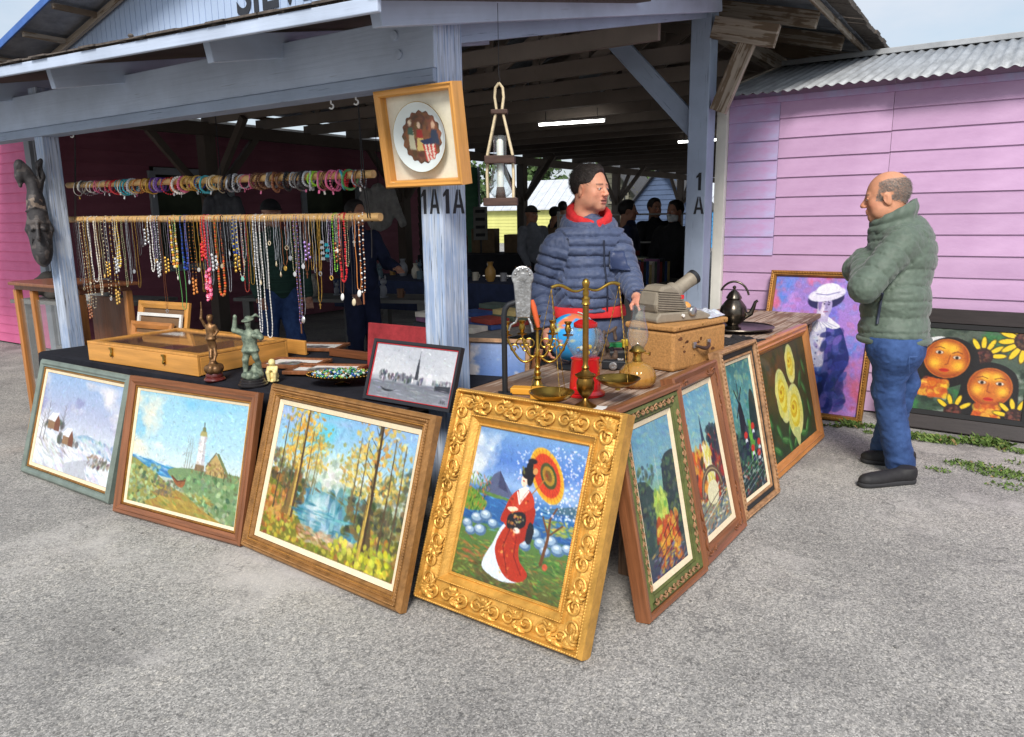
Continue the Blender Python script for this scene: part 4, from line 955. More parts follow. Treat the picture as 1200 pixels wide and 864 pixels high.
[A.line([(x, y), (x+.006, y-h*.5), (x, y-h)], w, c_, w2=w*.5) for x, y, h, w, c_ in ((.07, .78, .7, .012, (84, 66, 44)), (.165, .74, .7, .012, (104, 82, 52)), (.285, .66, .52, .010, (112, 96, 64)), (.34, .6, .44, .008, (128, 116, 84)), (.225, .80, .80, .022, (84, 62, 36)), (.64, .66, .55, .010, (112, 100, 68)), (.69, .72, .6, .010, (96, 80, 52)), (.77, .96, .96, .026, (72, 54, 34)), (.87, .82, .75, .013, (88, 72, 48)), (.94, .8, .7, .012, (100, 82, 54)))]; A.line([(.215, .8), (.22, .4)], .008, (206, 170, 90)); A.line([(.76, .95), (.765, .5)], .009, (206, 174, 88)); A.dabs(60, (.22, .72, .66, .84), [(40, 110, 130), (120, 180, 190), (70, 140, 156)], .03, 6, 0, .06, .8, lambda x, y: abs(x-.46) < .22 and y < .82)
A.dabs(90, (.55, .98, .82, 1), [(200, 196, 50), (226, 214, 80), (160, 170, 50)], .016, 1.3, 1.2, .6); A.grain(); A.mesh('canvas', W-.182, H-.182, PAINT, T, .091, -.002)

# ---- 4 ornate gold frame, woman with a parasol
T = picture('framed_painting', 'woman in a red kimono with parasol, painting in a carved gold frame', mid((-1.906, 2.143), (-1.116, 2.106)), rad(-2.7), rad(21))
W, H = 0.79, 0.872
fr = rails([(0, -.03), (0, .03), (.008, .05), (.016, .052), (.022, .036), (.03, .03), (.06, .042), (.09, .03), (.097, .03), (.103, .040), (.109, .032), (.128, .014), (.134, .018), (.140, .010), (.142, -.02)], W, H, GILT, T)
beads(T, W, H, .012, .052, .011, .005, GILT); beads(T, W, H, .103, .042, .010, .0038, GILT); beads(T, W, H, .134, .018, .008, .003, GILT)
rs = np.random.RandomState(5)
for k in range(4):
    L = W if k % 2 == 0 else H; b = MB(); n = 9 if k % 2 == 0 else 10
    def put(t, d, p):
        if k == 0: return (t, -p, d)
        if k == 1: return (W/2-d, -p, H/2+t)
        if k == 2: return (-t, -p, H-d)
        return (-W/2+d, -p, H/2-t)
    for i in range(n):
        t0 = -L/2+.055+(i+.5)*(L-.11)/n; fl = 1 if i % 2 else -1; st = (L-.11)/n
        # C-scroll
        q = []; rr = []
        for j in range(22):
            f = j/21; an = f*4.4*PI/1.6+PI*.1; r_ = .026*(1-f)**.8+.004
            q.append(put(t0+fl*(r_*math.cos(an)*1.15), .058+r_*math.sin(an)*1.0*fl, .042+.008*f)); rr.append(.0065*(1-.55*f))
        b.tube(q, rr, 6)
        # acanthus leaves curling off the scroll
        for j in range(7):
            a0 = -1.4+j*.46+rs.normal(0, .1); base = (t0+fl*.018, .058); q = []; rr = []
            for m_ in range(6):
                f = m_/5; r_ = .012+f*.030*(.8+.4*rs.rand() if m_ == 5 else 1); a1 = a0+f*.8*fl
                q.append(put(base[0]+fl*r_*math.cos(a1)*1.2, min(.092, max(.026, base[1]+r_*math.sin(a1)*1.0)), .038+.012*math.sin(f*PI))); rr.append(.0075*math.sin(.35+f*2.5)+.0012)
            b.tube(q, rr, 6, flat=.7)
        for j in range(3): b.ball(put(t0+fl*(st*.5+(j-1)*.011), .058+.016*math.sin(j*2+i), .042), .0065-.001*j, 7, 5)
    # corner shell
    for j in range(9):
        a0 = PI*.02+j*PI/2/8*.96; q = [put(-L/2+.032+math.cos(a0)*.012*m_, .032+math.sin(a0)*.012*m_, .036+.012*math.sin(m_/5*PI)) for m_ in range(6)]
        b.tube(q, [.003+.0045*math.sin(.3+m_/5*2.4) for m_ in range(6)], 6)
    b.build('carved_scrollwork', GILT, T, smooth=True)['kind'] = 'stuff'
backing(W-.04, H-.04, T, .02)
A = Art(170, 200, 4); A.grad([(0, (120, 160, 206)), (.2, (90, 130, 200)), (.35, (150, 180, 220)), (.45, (60, 110, 170)), (.62, (50, 96, 150)), (.64, (90, 130, 70)), (1, (96, 96, 50))])
A.clouds((210, 220, 226), 2.6, 3, .05, .4, 0, .4, 3); A.clouds((60, 90, 180), 3, 4, .15, .45, 0, .35, 7, .8)
A.poly([(.14, .40), (.22, .3), (.27, .27), (.33, .33), (.4, .39), (.46, .43), (.1, .43)], (92, 100, 130)); A.poly([(.27, .27), (.33, .33), (.38, .4), (.28, .38)], (70, 74, 104)); A.poly([(.75, .44), (.9, .40), (1, .38), (1, .46), (.7, .46)], (76, 110, 130))
A.poly([(.1, .42), (.5, .44), (.48, .455), (.1, .45)], (96, 130, 70)); A.dabs(220, (0, 1, .44, .66), [(50, 100, 160), (80, 140, 190), (110, 170, 206), (40, 80, 140)], .03, 5, .05, .1, .7)
A.blob([(0, .42), (.12, .45), (.2, .5), (.17, .55), (0, .56)], (110, 146, 60)); A.dabs(130, (0, .2, .32, .56), [(60, 110, 50), (96, 150, 60), (40, 84, 44), (170, 180, 60), (206, 110, 60)], .013, 3, 1.3, .6)
A.dabs(60, (.75, 1, .5, .58), [(190, 190, 80), (96, 140, 66), (210, 170, 80)], .02, 3, .1, .3)
for x, y, r_ in ((.06, .66, .05), (.14, .61, .06), (.22, .58, .06), (.19, .68, .06), (.3, .62, .05), (.1, .7, .05), (.6, .64, .05), (.68, .61, .06), (.75, .66, .06), (.83, .63, .06), (.9, .67, .06), (.98, .65, .05), (.62, .7, .05), (.8, .7, .05), (.52, .68, .04)):
    A.ell(x, y, r_, r_*.62, (86, 116, 150)); A.ell(x-.008, y-.008, r_*.8, r_*.45, (150, 176, 200)); A.ell(x-.015, y-.015, r_*.4, r_*.2, (206, 220, 230))
A.dabs(360, (0, 1, .72, 1), [(70, 130, 60), (110, 160, 70), (50, 100, 50), (150, 170, 84), (150, 110, 60)], .02, 4, .05, .3, .8); A.dabs(50, (.05, .4, .78, .9), [(190, 120, 70), (170, 96, 60)], .03, 4, .1, .2, .6); A.dabs(90, (.2, .75, .86, 1), [(80, 60, 40), (110, 84, 50), (60, 70, 40)], .03, 3, .1, .3, .6)
A.line([(.78, .78), (.8, .62), (.79, .5), (.83, .42)], .03, (112, 72, 44), w2=.012); A.line([(.8, .6), (.73, .5)], .014, (112, 72, 44)); A.line([(.8, .6), (.9, .52)], .014, (112, 72, 44)); A.ell(.82, .79, .022, .02, (196, 90, 60))
A.dabs(330, (.5, 1, .05, .5), [(236, 240, 250), (206, 216, 246), (250, 236, 244)], .007, 1, 0, 2, .9, lambda x, y: abs(y-.3) < .25 and (x > .62)); A.dabs(60, (.4, .56, .1, .3), [(220, 226, 246), (244, 244, 250)], .007, 1, 0, 2, .8)
# parasol
pc, pr = (.69, .235), .22
for rx, ry, c_ in ((.125, .225, (226, 176, 50)), (.11, .2, (226, 160, 40)), (.10, .175, (206, 66, 34)), (.062, .105, (60, 84, 44)), (.045, .078, (176, 150, 50)), (.025, .045, (110, 100, 44))): A.ell(pc[0]+(.0 if rx > .07 else .015), pc[1], rx*1.02, ry*.86, c_, -.62)
for j in range(26):
    an = j*2*PI/26; u, v = .125*math.cos(an), .225*math.sin(an); co, si = math.cos(-.62), math.sin(-.62)
    A.line([(pc[0], pc[1]), (pc[0]+(u*co-v*si)*.98, pc[1]+(u*si+v*co)*.82)], .004, (150, 60, 24), .7)
A.line([(.50, .49), (.69, .25)], .01, (170, 110, 50)); A.line([(.5, .5), (.44, .55)], .01, (120, 70, 40))
# kimono figure
A.blob([(.40, .60), (.33, .74), (.27, .86), (.30, .92), (.46, .955), (.62, .93), (.66, .88), (.58, .82), (.56, .72), (.56, .62)], (214, 224, 236))
A.blob([(.43, .60), (.36, .74), (.40, .84), (.5, .92), (.62, .93), (.69, .87), (.6, .8), (.57, .72), (.58, .61)], (178, 56, 32)); A.blob([(.40, .44), (.46, .37), (.56, .35), (.63, .42), (.63, .52), (.58, .62), (.42, .61), (.38, .54)], (190, 62, 36))
A.blob([(.38, .5), (.42, .45), (.47, .5), (.42, .58), (.36, .58)], (176, 50, 30)); A.blob([(.56, .5), (.65, .46), (.64, .62), (.56, .70), (.48, .66), (.50, .6)], (168, 48, 30))
A.blob([(.43, .53), (.56, .50), (.58, .585), (.44, .62)], (36, 34, 40)); A.dabs(16, (.45, .57, .53, .59), [(150, 150, 120), (196, 170, 70)], .008, 1, 0, 2); A.blob([(.62, .55), (.67, .58), (.66, .68), (.61, .66)], (40, 40, 48))
A.poly([(.47, .36), (.5, .44), (.56, .34), (.53, .33)], (240, 226, 214)); A.line([(.465, .38), (.5, .45), (.56, .36)], .012, (240, 232, 224)); A.blob([(.40, .49), (.47, .475), (.5, .49), (.44, .51)], (244, 214, 186)); A.ell(.52, .62, .03, .018, (244, 230, 214))
A.ell(.515, .285, .036, .052, (244, 216, 190), .2); A.ell(.53, .245, .062, .04, (30, 28, 32)); A.ell(.555, .28, .028, .045, (30, 28, 32)); A.ell(.53, .2, .03, .032, (34, 30, 34)); A.ell(.545, .165, .04, .018, (40, 34, 38)); A.line([(.47, .215), (.49, .25)], .016, (110, 110, 60)); A.ell(.585, .225, .022, .022, (206, 150, 90)); A.ell(.50, .3, .008, .005, (170, 60, 50)); A.line([(.495, .278), (.507, .28)], .005, (60, 40, 36)); A.line([(.52, .28), (.532, .281)], .005, (60, 40, 36))
A.dabs(60, (.4, .66, .4, .92), [(226, 150, 60), (236, 180, 90), (120, 30, 20), (214, 90, 60)], .012, 1.4, .8, 1, .7, lambda x, y: abs(x-(.5+.06*math.sin(y*7))) < .09); A.line([(.46, .62), (.43, .74), (.5, .88)], .01, (110, 26, 18), .7); A.line([(.53, .66), (.54, .78), (.63, .88)], .01, (120, 30, 20), .7)
A.grain(); A.mesh('canvas', W-.28, H-.28, PAINT, T, .14, -.008)

# ---- right-hand row (facing +X)
def carved(T, W, H, d, fwd, m, seed, step=.05, sides=(0, 1, 2, 3), span=(.12, .88)):
    rs = np.random.RandomState(seed)
    for k in sides:
        L = W if k % 2 == 0 else H; b = MB()
        def put(t, dd, p):
            return {0: (t, -p, dd), 1: (W/2-dd, -p, H/2+t), 2: (-t, -p, H-dd), 3: (-W/2+dd, -p, H/2-t)}[k]
        n = int(L*(span[1]-span[0])/step)
        for i in range(n):
            t0 = -L/2+L*span[0]+(i+.5)*L*(span[1]-span[0])/n; fl = 1 if i % 2 else -1
            q = [put(t0-step*.45+step*.9*f, d+fl*.009*math.sin(f*PI), fwd) for f in np.linspace(0, 1, 7)]
            b.tube(q, [.002+.004*math.sin(f*PI) for f in np.linspace(0, 1, 7)], 6)
            q = [put(t0+.008*math.cos(a)*(1-a/9), d-fl*.006+.008*math.sin(a)*(1-a/9), fwd) for a in np.linspace(0, 6, 10)]
            b.tube(q, .0028, 5)
        b.build('carved_moulding', m, T, smooth=True)
OLIVE = mat('olive_green_frame', srgb(86, 92, 48), 0.5, var=0.3, vscale=12, bump=0.2)
CARV = mat('carved_brown_frame', srgb(134, 90, 60), 0.45, var=0.3, vscale=10, stretch=(14, 14, 1.5), bump=0.2)
CARV2 = mat('antiqued_tan_frame', srgb(156, 118, 84), 0.5, var=0.35, vscale=22, bump=0.3, bscale=90)
# 5 green frame canal street
T = picture('framed_painting', 'dark trees over a canal, tall painting in a green and brown frame', mid((-1.048, 2.44), (-1.012, 2.975)), rad(86), rad(11))
W, H = 0.54, 0.83
rails([(0, -.03), (0, .028), (.006, .034), (.022, .030), (.026, .022), (.028, -.03)], W, H, REDW, T)
rails([(0, -.02), (0, .022), (.012, .030), (.02, .018), (.034, .026), (.044, .016), (.052, .018), (.056, .008), (.058, -.02)], W, H, OLIVE, T, 'inner_rail', ins=.0285)
carved(T, W, H, .052, .026, CARV2, 3, .035)
rails([(0, -.01), (0, .010), (.022, .004), (.024, -.01)], W, H, LINEN, T, 'liner', ins=.087); backing(W-.02, H-.02, T, .02)
A = Art(90, 180, 5); A.grad([(0, (106, 160, 190)), (.3, (130, 176, 186)), (.55, (150, 190, 120)), (.75, (90, 110, 90)), (1, (60, 66, 96))], noise=.1); A.dabs(160, (0, 1, 0, .4), [(96, 150, 186), (140, 186, 190), (120, 170, 196), (150, 190, 170)], .06, 3, .5, .4, .5)
A.blob([(-.05, .38), (.15, .35), (.32, .42), (.4, .55), (.42, .72), (.3, .8), (-.05, .8)], (58, 80, 78)); A.blob([(.6, .5), (.66, .3), (.82, .24), (1.05, .3), (1.05, .8), (.7, .78), (.6, .64)], (50, 70, 72))
A.dabs(260, (0, 1, .26, .8), [(44, 60, 70), (84, 108, 90), (60, 84, 80), (110, 134, 84)], .04, 1.4, 0, 2, .7, lambda x, y: x < .4 or x > .62); A.dabs(110, (.36, .64, .46, .72), [(180, 206, 90), (206, 220, 110), (130, 170, 80)], .035, .5, 0, .6, .8); A.line([(.5, .22), (.5, .42)], .012, (190, 206, 206)); 
A.poly([(.3, .72), (.75, .66), (.8, .8), (.36, .86)], (176, 70, 40)); A.dabs(120, (.28, .85, .66, .95), [(206, 90, 44), (226, 150, 50), (160, 50, 36), (236, 206, 80)], .04, .6, 0, .5, .8); A.line([(.44, .76), (.6, .70), (.62, .8)], .016, (60, 30, 30)); A.dabs(120, (.1, .95, .84, 1), [(60, 60, 110), (206, 190, 90), (130, 140, 170), (90, 60, 90), (196, 110, 60)], .04, 3, -.3, .3, .8)
A.line([(.2, .86), (.9, .7)], .012, (50, 30, 36)); A.line([(.2, .92), (.92, .78)], .012, (50, 30, 36)); A.grain(.05); A.mesh('canvas', W-.222, H-.222, PAINT, T, .111, -.004)
# 6 bridge
T = picture('framed_painting', 'arched bridge and church spire, tall painting in a carved red-brown frame', mid((-1.024, 3.006), (-1.01, 3.54)), rad(88.5), rad(13))
W, H = 0.53, 0.845
rails([(0, -.03), (0, .026), (.008, .034), (.03, .026), (.056, .030), (.066, .020), (.07, .008), (.072, -.03)], W, H, REDW, T)
carved(T, W, H, .042, .030, REDW, 4, .06, span=(.06, .3)); carved(T, W, H, .042, .030, REDW, 6, .06, span=(.7, .94))
rails([(0, -.01), (0, .010), (.024, .004), (.026, -.01)], W, H, LINEN, T, 'liner', ins=.0725); backing(W-.02, H-.02, T, .02)
A = Art(100, 190, 6); A.grad([(0, (110, 166, 196)), (.35, (150, 196, 196)), (.6, (190, 180, 120)), (1, (120, 130, 130))], noise=.1); A.dabs(150, (0, 1, 0, .45), [(96, 156, 196), (150, 200, 200), (180, 210, 180), (120, 180, 200)], .06, 3, .5, .5, .5)
A.poly([(.38, .5), (.43, .3), (.47, .18), (.5, .3), (.56, .5)], (60, 80, 100)); A.dabs(150, (0, .5, .42, .76), [(206, 80, 40), (226, 120, 50), (170, 60, 40), (70, 50, 60), (236, 180, 60)], .04, .5, 0, .5, .85); A.dabs(150, (.66, 1, .35, .8), [(190, 70, 44), (60, 66, 76), (44, 56, 66), (150, 60, 50)], .04, .5, 0, .5, .85); A.dabs(40, (.6, 1, .28, .45), [(40, 56, 66), (60, 80, 80)], .04, 1, 0, 2)
A.dabs(80, (.42, .62, .42, .68), [(236, 226, 130), (250, 246, 220), (226, 200, 80)], .035, .4, 0, .4, .9); A.dabs(200, (0, 1, .7, 1), [(120, 150, 170), (226, 206, 110), (200, 110, 60), (90, 110, 130), (60, 80, 100), (240, 236, 210)], .04, 3, -.2, .3, .8)
q = [(.5+.34*math.cos(t), .74-.16*math.sin(t)) for t in np.linspace(0.1, PI-.05, 14)]; A.line(q, .085, (104, 88, 70)); A.line(q, .02, (176, 156, 120)); A.ell(.5, .75, .2, .085, (236, 230, 190)); A.line([(0, .86), (.8, .76)], .01, (70, 50, 46)); A.line([(0, .92), (.9, .8)], .01, (240, 236, 220)); A.grain(.05); A.mesh('canvas', W-.196, H-.196, PAINT, T, .098, -.004)
# 7 windmill
T = picture('framed_painting', 'dark windmill and sails, tall painting in a tan carved frame with black band', mid((-1.03, 3.60), (-.997, 4.10)), rad(85.8), rad(12))
W, H = 0.50, 0.865
rails([(0, -.03), (0, .026), (.006, .034), (.018, .030), (.026, .020), (.028, -.03)], W, H, CARV2, T); beads(T, W, H, .012, .034, .022, .006, CARV2, stretch=1.8)
rails([(0, -.02), (0, .014), (.024, .010), (.026, -.02)], W, H, mat('black_frame_band', srgb(36, 42, 42), .5, var=.2), T, 'inner_band', ins=.0285)
rails([(0, -.02), (0, .016), (.008, .020), (.012, .012), (.014, -.02)], W, H, CARV2, T, 'inner_rail', ins=.055)
rails([(0, -.01), (0, .010), (.016, .004), (.018, -.01)], W, H, LINEN, T, 'liner', ins=.0695); backing(W-.02, H-.02, T, .02)
A = Art(96, 190, 7); A.grad([(0, (60, 110, 116)), (.25, (96, 156, 160)), (.5, (90, 140, 130)), (.7, (30, 60, 66)), (1, (24, 48, 50))], noise=.15); A.dabs(200, (0, 1, 0, .5), [(60, 120, 130), (110, 170, 170), (150, 190, 150), (80, 140, 150)], .06, 2, .5, .8, .55)
A.poly([(.22, .66), (.28, .36), (.32, .3), (.4, .3), (.46, .4), (.56, .66)], (26, 38, 50)); A.line([(.2, .4), (.5, .2)], .03, (30, 36, 44)); A.line([(.22, .2), (.46, .42)], .03, (30, 36, 44)); A.line([(.36, .3), (.36, .14)], .02, (40, 44, 50)); A.blob([(.66, .62), (.72, .36), (.84, .24), (.98, .32), (1.05, .66)], (30, 60, 62))
A.dabs(160, (0, 1, .5, .8), [(30, 50, 60), (50, 80, 80), (24, 40, 50), (80, 130, 90)], .045, 1, 0, 2, .8); A.dabs(40, (.56, .7, .45, .8), [(120, 190, 70), (90, 160, 60)], .03, .4, 0, .4)
for x, y in ((.42, .56), (.74, .52), (.62, .68), (.9, .66), (.84, .74)): A.ell(x, y, .07, .028, (206, 60, 50)); A.ell(x, y+.045, .05, .02, (220, 226, 232)); A.ell(x, y+.08, .06, .03, (40, 50, 80))
A.dabs(160, (0, 1, .76, 1), [(30, 70, 66), (20, 44, 46), (190, 200, 190), (150, 60, 50), (60, 120, 70), (40, 60, 90)], .04, 2, -.3, .5, .8)
for k in range(5): A.line([(.1, .82+k*.04), (.95, .72+k*.04)], .01, (190, 206, 200), .7)
A.grain(.05); A.mesh('canvas', W-.175, H-.175, PAINT, T, .0875, -.004)
# 8 yellow roses
T = picture('framed_painting', 'three yellow roses on dark green, painting in a plain amber wood frame', mid((-1.052, 4.26), (-1.01, 5.325)), rad(87.6), rad(12))
W, H = 1.065, 0.80
AMB = mat('amber_wood_frame', srgb(186, 122, 62), 0.38, var=0.2, vscale=3, stretch=(20, 20, 1.5), bump=.08, coat=.3)
rails([(0, -.03), (0, .022), (.012, .032), (.03, .026), (.04, .03), (.05, .02), (.052, .024), (.066, .012), (.072, .006), (.074, -.03)], W, H, AMB, T); backing(W-.02, H-.02, T, .02)
A = Art(170, 130, 8); A.grad([(0, (78, 76, 42)), (.4, (74, 74, 42)), (1, (40, 66, 46))], noise=.3); A.blend(np.exp(-((A.X-.35)/.25)**2-((A.Y-.28)/.25)**2), (120, 76, 30), .8); A.dabs(160, (0, 1, 0, 1), [(50, 70, 36), (36, 56, 34), (70, 80, 40)], .05, 2, .8, 1, .4)
for x, y, r_, ln in ((.2, .75, 1.0, .07), (.3, .86, .3, .08), (.42, .78, 2.2, .07), (.62, .84, .6, .09), (.74, .7, 1.9, .08), (.84, .5, .9, .07), (.78, .4, 2.2, .08), (.9, .3, 1.2, .07), (.12, .9, .5, .08), (.52, .92, 2.6, .08), (.7, .92, .2, .08), (.9, .72, 1.4, .08), (.38, .93, 1.4, .07), (.66, .6, 1.2, .06), (.06, .62, 1.0, .06), (.8, .88, 2.4, .08)):
    A.ell(x, y, ln, .035, (50, 104, 54), r_); A.ell(x-.008, y-.01, ln*.7, .018, (96, 150, 84), r_); A.line([(x-ln*math.cos(r_)*.9, y-ln*math.sin(r_)/A.as_*.9), (x+ln*math.cos(r_)*.9, y+ln*math.sin(r_)/A.as_*.9)], .004, (30, 70, 40))
def rose(x, y, rx, ry, rot):
    A.ell(x, y, rx, ry, (214, 222, 150), rot); A.ell(x+rx*.15, y+ry*.1, rx*.85, ry*.85, (232, 230, 150), rot)
    for k in range(5):
        an = k*1.256+rot; A.ell(x+math.cos(an)*rx*.5, y+math.sin(an)*ry*.5, rx*.55, ry*.42, (238, 232, 140) if k % 2 else (222, 220, 120), an+.8)
    for k, (s_, c_) in enumerate(((.62, (226, 206, 60)), (.48, (244, 236, 110)), (.36, (222, 186, 40)), (.24, (240, 220, 70)), (.12, (196, 150, 30)))): A.ell(x-rx*.05*k, y-ry*.04*k, rx*s_, ry*s_, c_, rot+k*.5)
A.line([(.56, .6), (.58, .42)], .014, (90, 130, 50)); rose(.37, .46, .13, .26, -.1); rose(.62, .21, .095, .19, .1); rose(.58, .66, .165, .26, .15); A.blob([(.5, .82), (.62, .84), (.6, .96), (.56, 1.0), (.53, .95)], (200, 212, 140))
A.grain(.03); A.mesh('canvas', W-.144, H-.144, PAINT, T, .072, -.004)
# 9 figure in white ruff (leans on the lilac wall)
T = picture('framed_painting', 'figure in white hat and ruff on pink and blue, gilt-framed painting against lilac wall', mid((-1.63, 5.87), (-.835, 5.84)), rad(-2), rad(16.5))
W, H = 0.80, 1.125
rails([(0, -.02), (0, .022), (.010, .034), (.026, .028), (.034, .03), (.044, .012), (.046, -.02)], W, H, GILT2, T); beads(T, W, H, .018, .034, .02, .006, GILT2, stretch=1.7); backing(W-.02, H-.02, T, .014)
A = Art(150, 210, 9); A.grad([(0, (150, 130, 206)), (.5, (180, 130, 210)), (1, (196, 130, 206))]); A.clouds((96, 140, 226), 3, 4, .0, .3, 0, 1, 3, .9); A.clouds((226, 110, 140), 4, 5, .12, .38, 0, 1, 6, .85); A.clouds((206, 150, 226), 5, 6, .15, .4, 0, 1, 10, .8); A.clouds((110, 110, 210), 5, 5, .2, .45, 0, .6, 14, .8)
A.dabs(300, (0, 1, 0, 1), [(176, 140, 216), (206, 120, 160), (120, 150, 226), (190, 150, 220)], .04, 1.6, .5, 1, .35)
A.blob([(.30, .40), (.42, .31), (.60, .31), (.74, .37), (.82, .5), (.86, .6), (.8, .72), (.72, .8), (.6, .92), (.46, .98), (.36, .98), (.38, .7), (.26, .55)], (44, 54, 128)); A.blob([(.28, .42), (.44, .34), (.58, .36), (.6, .5), (.6, .68), (.46, .7), (.34, .66), (.26, .54)], (206, 206, 232))
A.dabs(70, (.28, .6, .38, .68), [(170, 170, 216), (230, 230, 244), (140, 140, 200), (226, 170, 190)], .03, 1.6, 1.0, .6, .7, lambda x, y: x < .58); A.dabs(80, (.58, .84, .38, .95), [(30, 40, 110), (70, 84, 170), (50, 60, 140), (120, 110, 190)], .035, .5, .4, .6, .7, lambda x, y: x < .6+.26*math.sin(min(1, (y-.3)*2)*2)); A.dabs(40, (.38, .6, .7, .97), [(40, 70, 160), (70, 110, 196), (30, 40, 110)], .035, .5, .3, .5, .8)
A.blob([(.26, .36), (.34, .30), (.46, .31), (.56, .28), (.66, .32), (.73, .36), (.66, .38), (.58, .37), (.5, .41), (.42, .38), (.33, .40)], (236, 234, 244)); 
for k in range(9): A.line([(.5, .31), (.29+k*.052, .385-.02*abs(4-k)/4)], .006, (150, 150, 196))
A.ell(.55, .160, .185, .075, (42, 40, 92), -.22); A.poly([(.48, .22), (.60, .24), (.60, .33), (.47, .33)], (196, 186, 220)); A.ell(.545, .205, .070, .085, (222, 210, 230)); A.ell(.585, .215, .038, .07, (176, 164, 210)); A.ell(.50, .19, .02, .06, (140, 120, 180))
A.ell(.555, .125, .19, .052, (226, 222, 240), -.22); A.ell(.565, .095, .125, .052, (236, 234, 246), -.18); A.line([(.45, .125), (.56, .13), (.68, .105)], .012, (150, 146, 196)); A.line([(.525, .185), (.555, .18)], .007, (60, 50, 90)); A.line([(.575, .182), (.60, .188)], .007, (60, 50, 90)); A.ell(.542, .197, .010, .006, (50, 44, 84)); A.ell(.588, .2, .010, .006, (50, 44, 84)); A.line([(.568, .195), (.574, .228), (.562, .232)], .006, (120, 96, 156)); A.line([(.545, .256), (.585, .254)], .009, (150, 70, 110))
for k in range(6): A.ell(.52, .43+k*.045, .008, .006, (90, 90, 150))
A.grain(.04); A.mesh('canvas', W-.092, H-.092, PAINT, T, .046, -.004)
# 10 two faces with sunflowers, wide black frame
T = picture('framed_painting', 'two orange faces with sunflowers, painting in a wide black frame', mid((-.70, 5.95), (.26, 5.90)), rad(-3), rad(14))
W, H = 0.97, 0.865
BLK = mat('black_stained_frame', srgb(52, 46, 46), 0.5, var=0.2, vscale=3, stretch=(14, 14, 1.5), bump=.1)
rails([(0, -.02), (0, .03), (.006, .034), (.098, .020), (.102, -.02)], W, H, BLK, T); rails([(0, -.015), (0, .014), (.034, .012), (.036, -.015)], W, H, mat('dull_black_slip', srgb(30, 30, 32), .7, var=.1), T, 'inner_slip', ins=.103); backing(W-.02, H-.02, T, .014)
A = Art(150, 128, 10); A.grad([(0, (90, 100, 90)), (1, (60, 84, 66))]); A.clouds((60, 120, 70), 6, 6, .0, .3, 0, 1, 3); A.clouds((170, 176, 166), 6, 6, .15, .4, 0, 1, 7, .8); A.clouds((34, 50, 40), 7, 7, .15, .4, 0, 1, 11, .8)
def sunf(x, y, r_, a0, a1, n):
    for k in range(n):
        an = a0+(a1-a0)*k/(n-1); cx, cy = x+math.cos(an)*r_*1.1, y-math.sin(an)*r_*1.1/A.as_
        A.ell(cx, cy, r_*.58, r_*.23/A.as_, (30, 26, 16), -an); A.ell(cx, cy, r_*.53, r_*.18/A.as_, (240, 204, 44), -an)
    A.ell(x, y, r_*.72, r_*.72/A.as_, (60, 36, 34)); A.dabs(30, (x-r_*.5, x+r_*.5, y-r_*.5, y+r_*.5), [(110, 66, 60), (40, 24, 24), (130, 80, 60)], .012, 1, 0, 2)
A.blob([(.10, .5), (.02, .34), (.06, .18), (.22, .1), (.3, .14), (.14, .24)], (226, 226, 226)); sunf(.62, .30, .12, .1, 2.6, 6); sunf(.96, .08, .14, 2.4, 4.6, 6)
A.blob([(.1, .72), (.06, .45), (.14, .2), (.32, .1), (.52, .18), (.6, .4), (.5, .62), (.3, .72)], (26, 22, 24)); A.poly([(.17, .6), (.35, .62), (.34, .84), (.02, .82)], (196, 100, 34)); A.ell(.31, .36, .205, .235, (206, 116, 40)); fm = np.clip((1-((A.X-.31)/.20)**2-((A.Y-.36)/.232)**2)*8, 0, 1); A.blend(fm*np.exp(-(((A.X-.31)/.17)**2+((A.Y-.36)/.2)**2)**2*-1.0)*.0+fm*np.clip(((A.X-.31)/.2)**2+((A.Y-.36)/.23)**2-.45, 0, 1)*1.6, (140, 54, 24)); [A.blend(fm*np.exp(-((A.X-qx)/.055)**2-((A.Y-qy)/.06)**2), (250, 200, 60), .95) for qx, qy in ((.21, .42), (.42, .44), (.28, .22), (.36, .24))]; A.dabs(40, (.1, .34, .62, .82), [(240, 190, 60), (190, 84, 30)], .035, 1.3, .6, .8, .7)
A.blob([(.48, .98), (.46, .7), (.52, .46), (.7, .36), (.9, .46), (.95, .7), (.9, .99)], (26, 22, 24)); A.poly([(.62, .82), (.79, .82), (.83, 1), (.58, 1)], (200, 100, 34)); A.ell(.71, .65, .19, .225, (202, 112, 40)); fm = np.clip((1-((A.X-.71)/.185)**2-((A.Y-.65)/.222)**2)*8, 0, 1); A.blend(fm*np.clip(((A.X-.71)/.19)**2+((A.Y-.65)/.22)**2-.45, 0, 1)*1.6, (140, 54, 24)); [A.blend(fm*np.exp(-((A.X-qx)/.05)**2-((A.Y-qy)/.055)**2), (250, 200, 60), .95) for qx, qy in ((.61, .69), (.82, .69), (.67, .53), (.76, .53))]; A.dabs(30, (.62, .8, .87, 1), [(240, 190, 60), (190, 84, 30)], .035, 1.3, .6, .8, .7)
for x, y in ((.24, .29), (.40, .34), (.64, .6), (.79, .6)):
    A.line([(x-.045, y-.05), (x, y-.068), (x+.045, y-.05)], .007, (110, 56, 28)); A.ell(x, y, .040, .026, (150, 76, 34)); A.ell(x, y, .032, .019, (244, 232, 208)); A.ell(x, y+.002, .016, .018, (30, 20, 18))
for x, y in ((.30, .5), (.71, .79)): A.ell(x, y, .042, .022, (206, 50, 30)); A.line([(x-.04, y), (x+.04, y)], .006, (120, 20, 20))
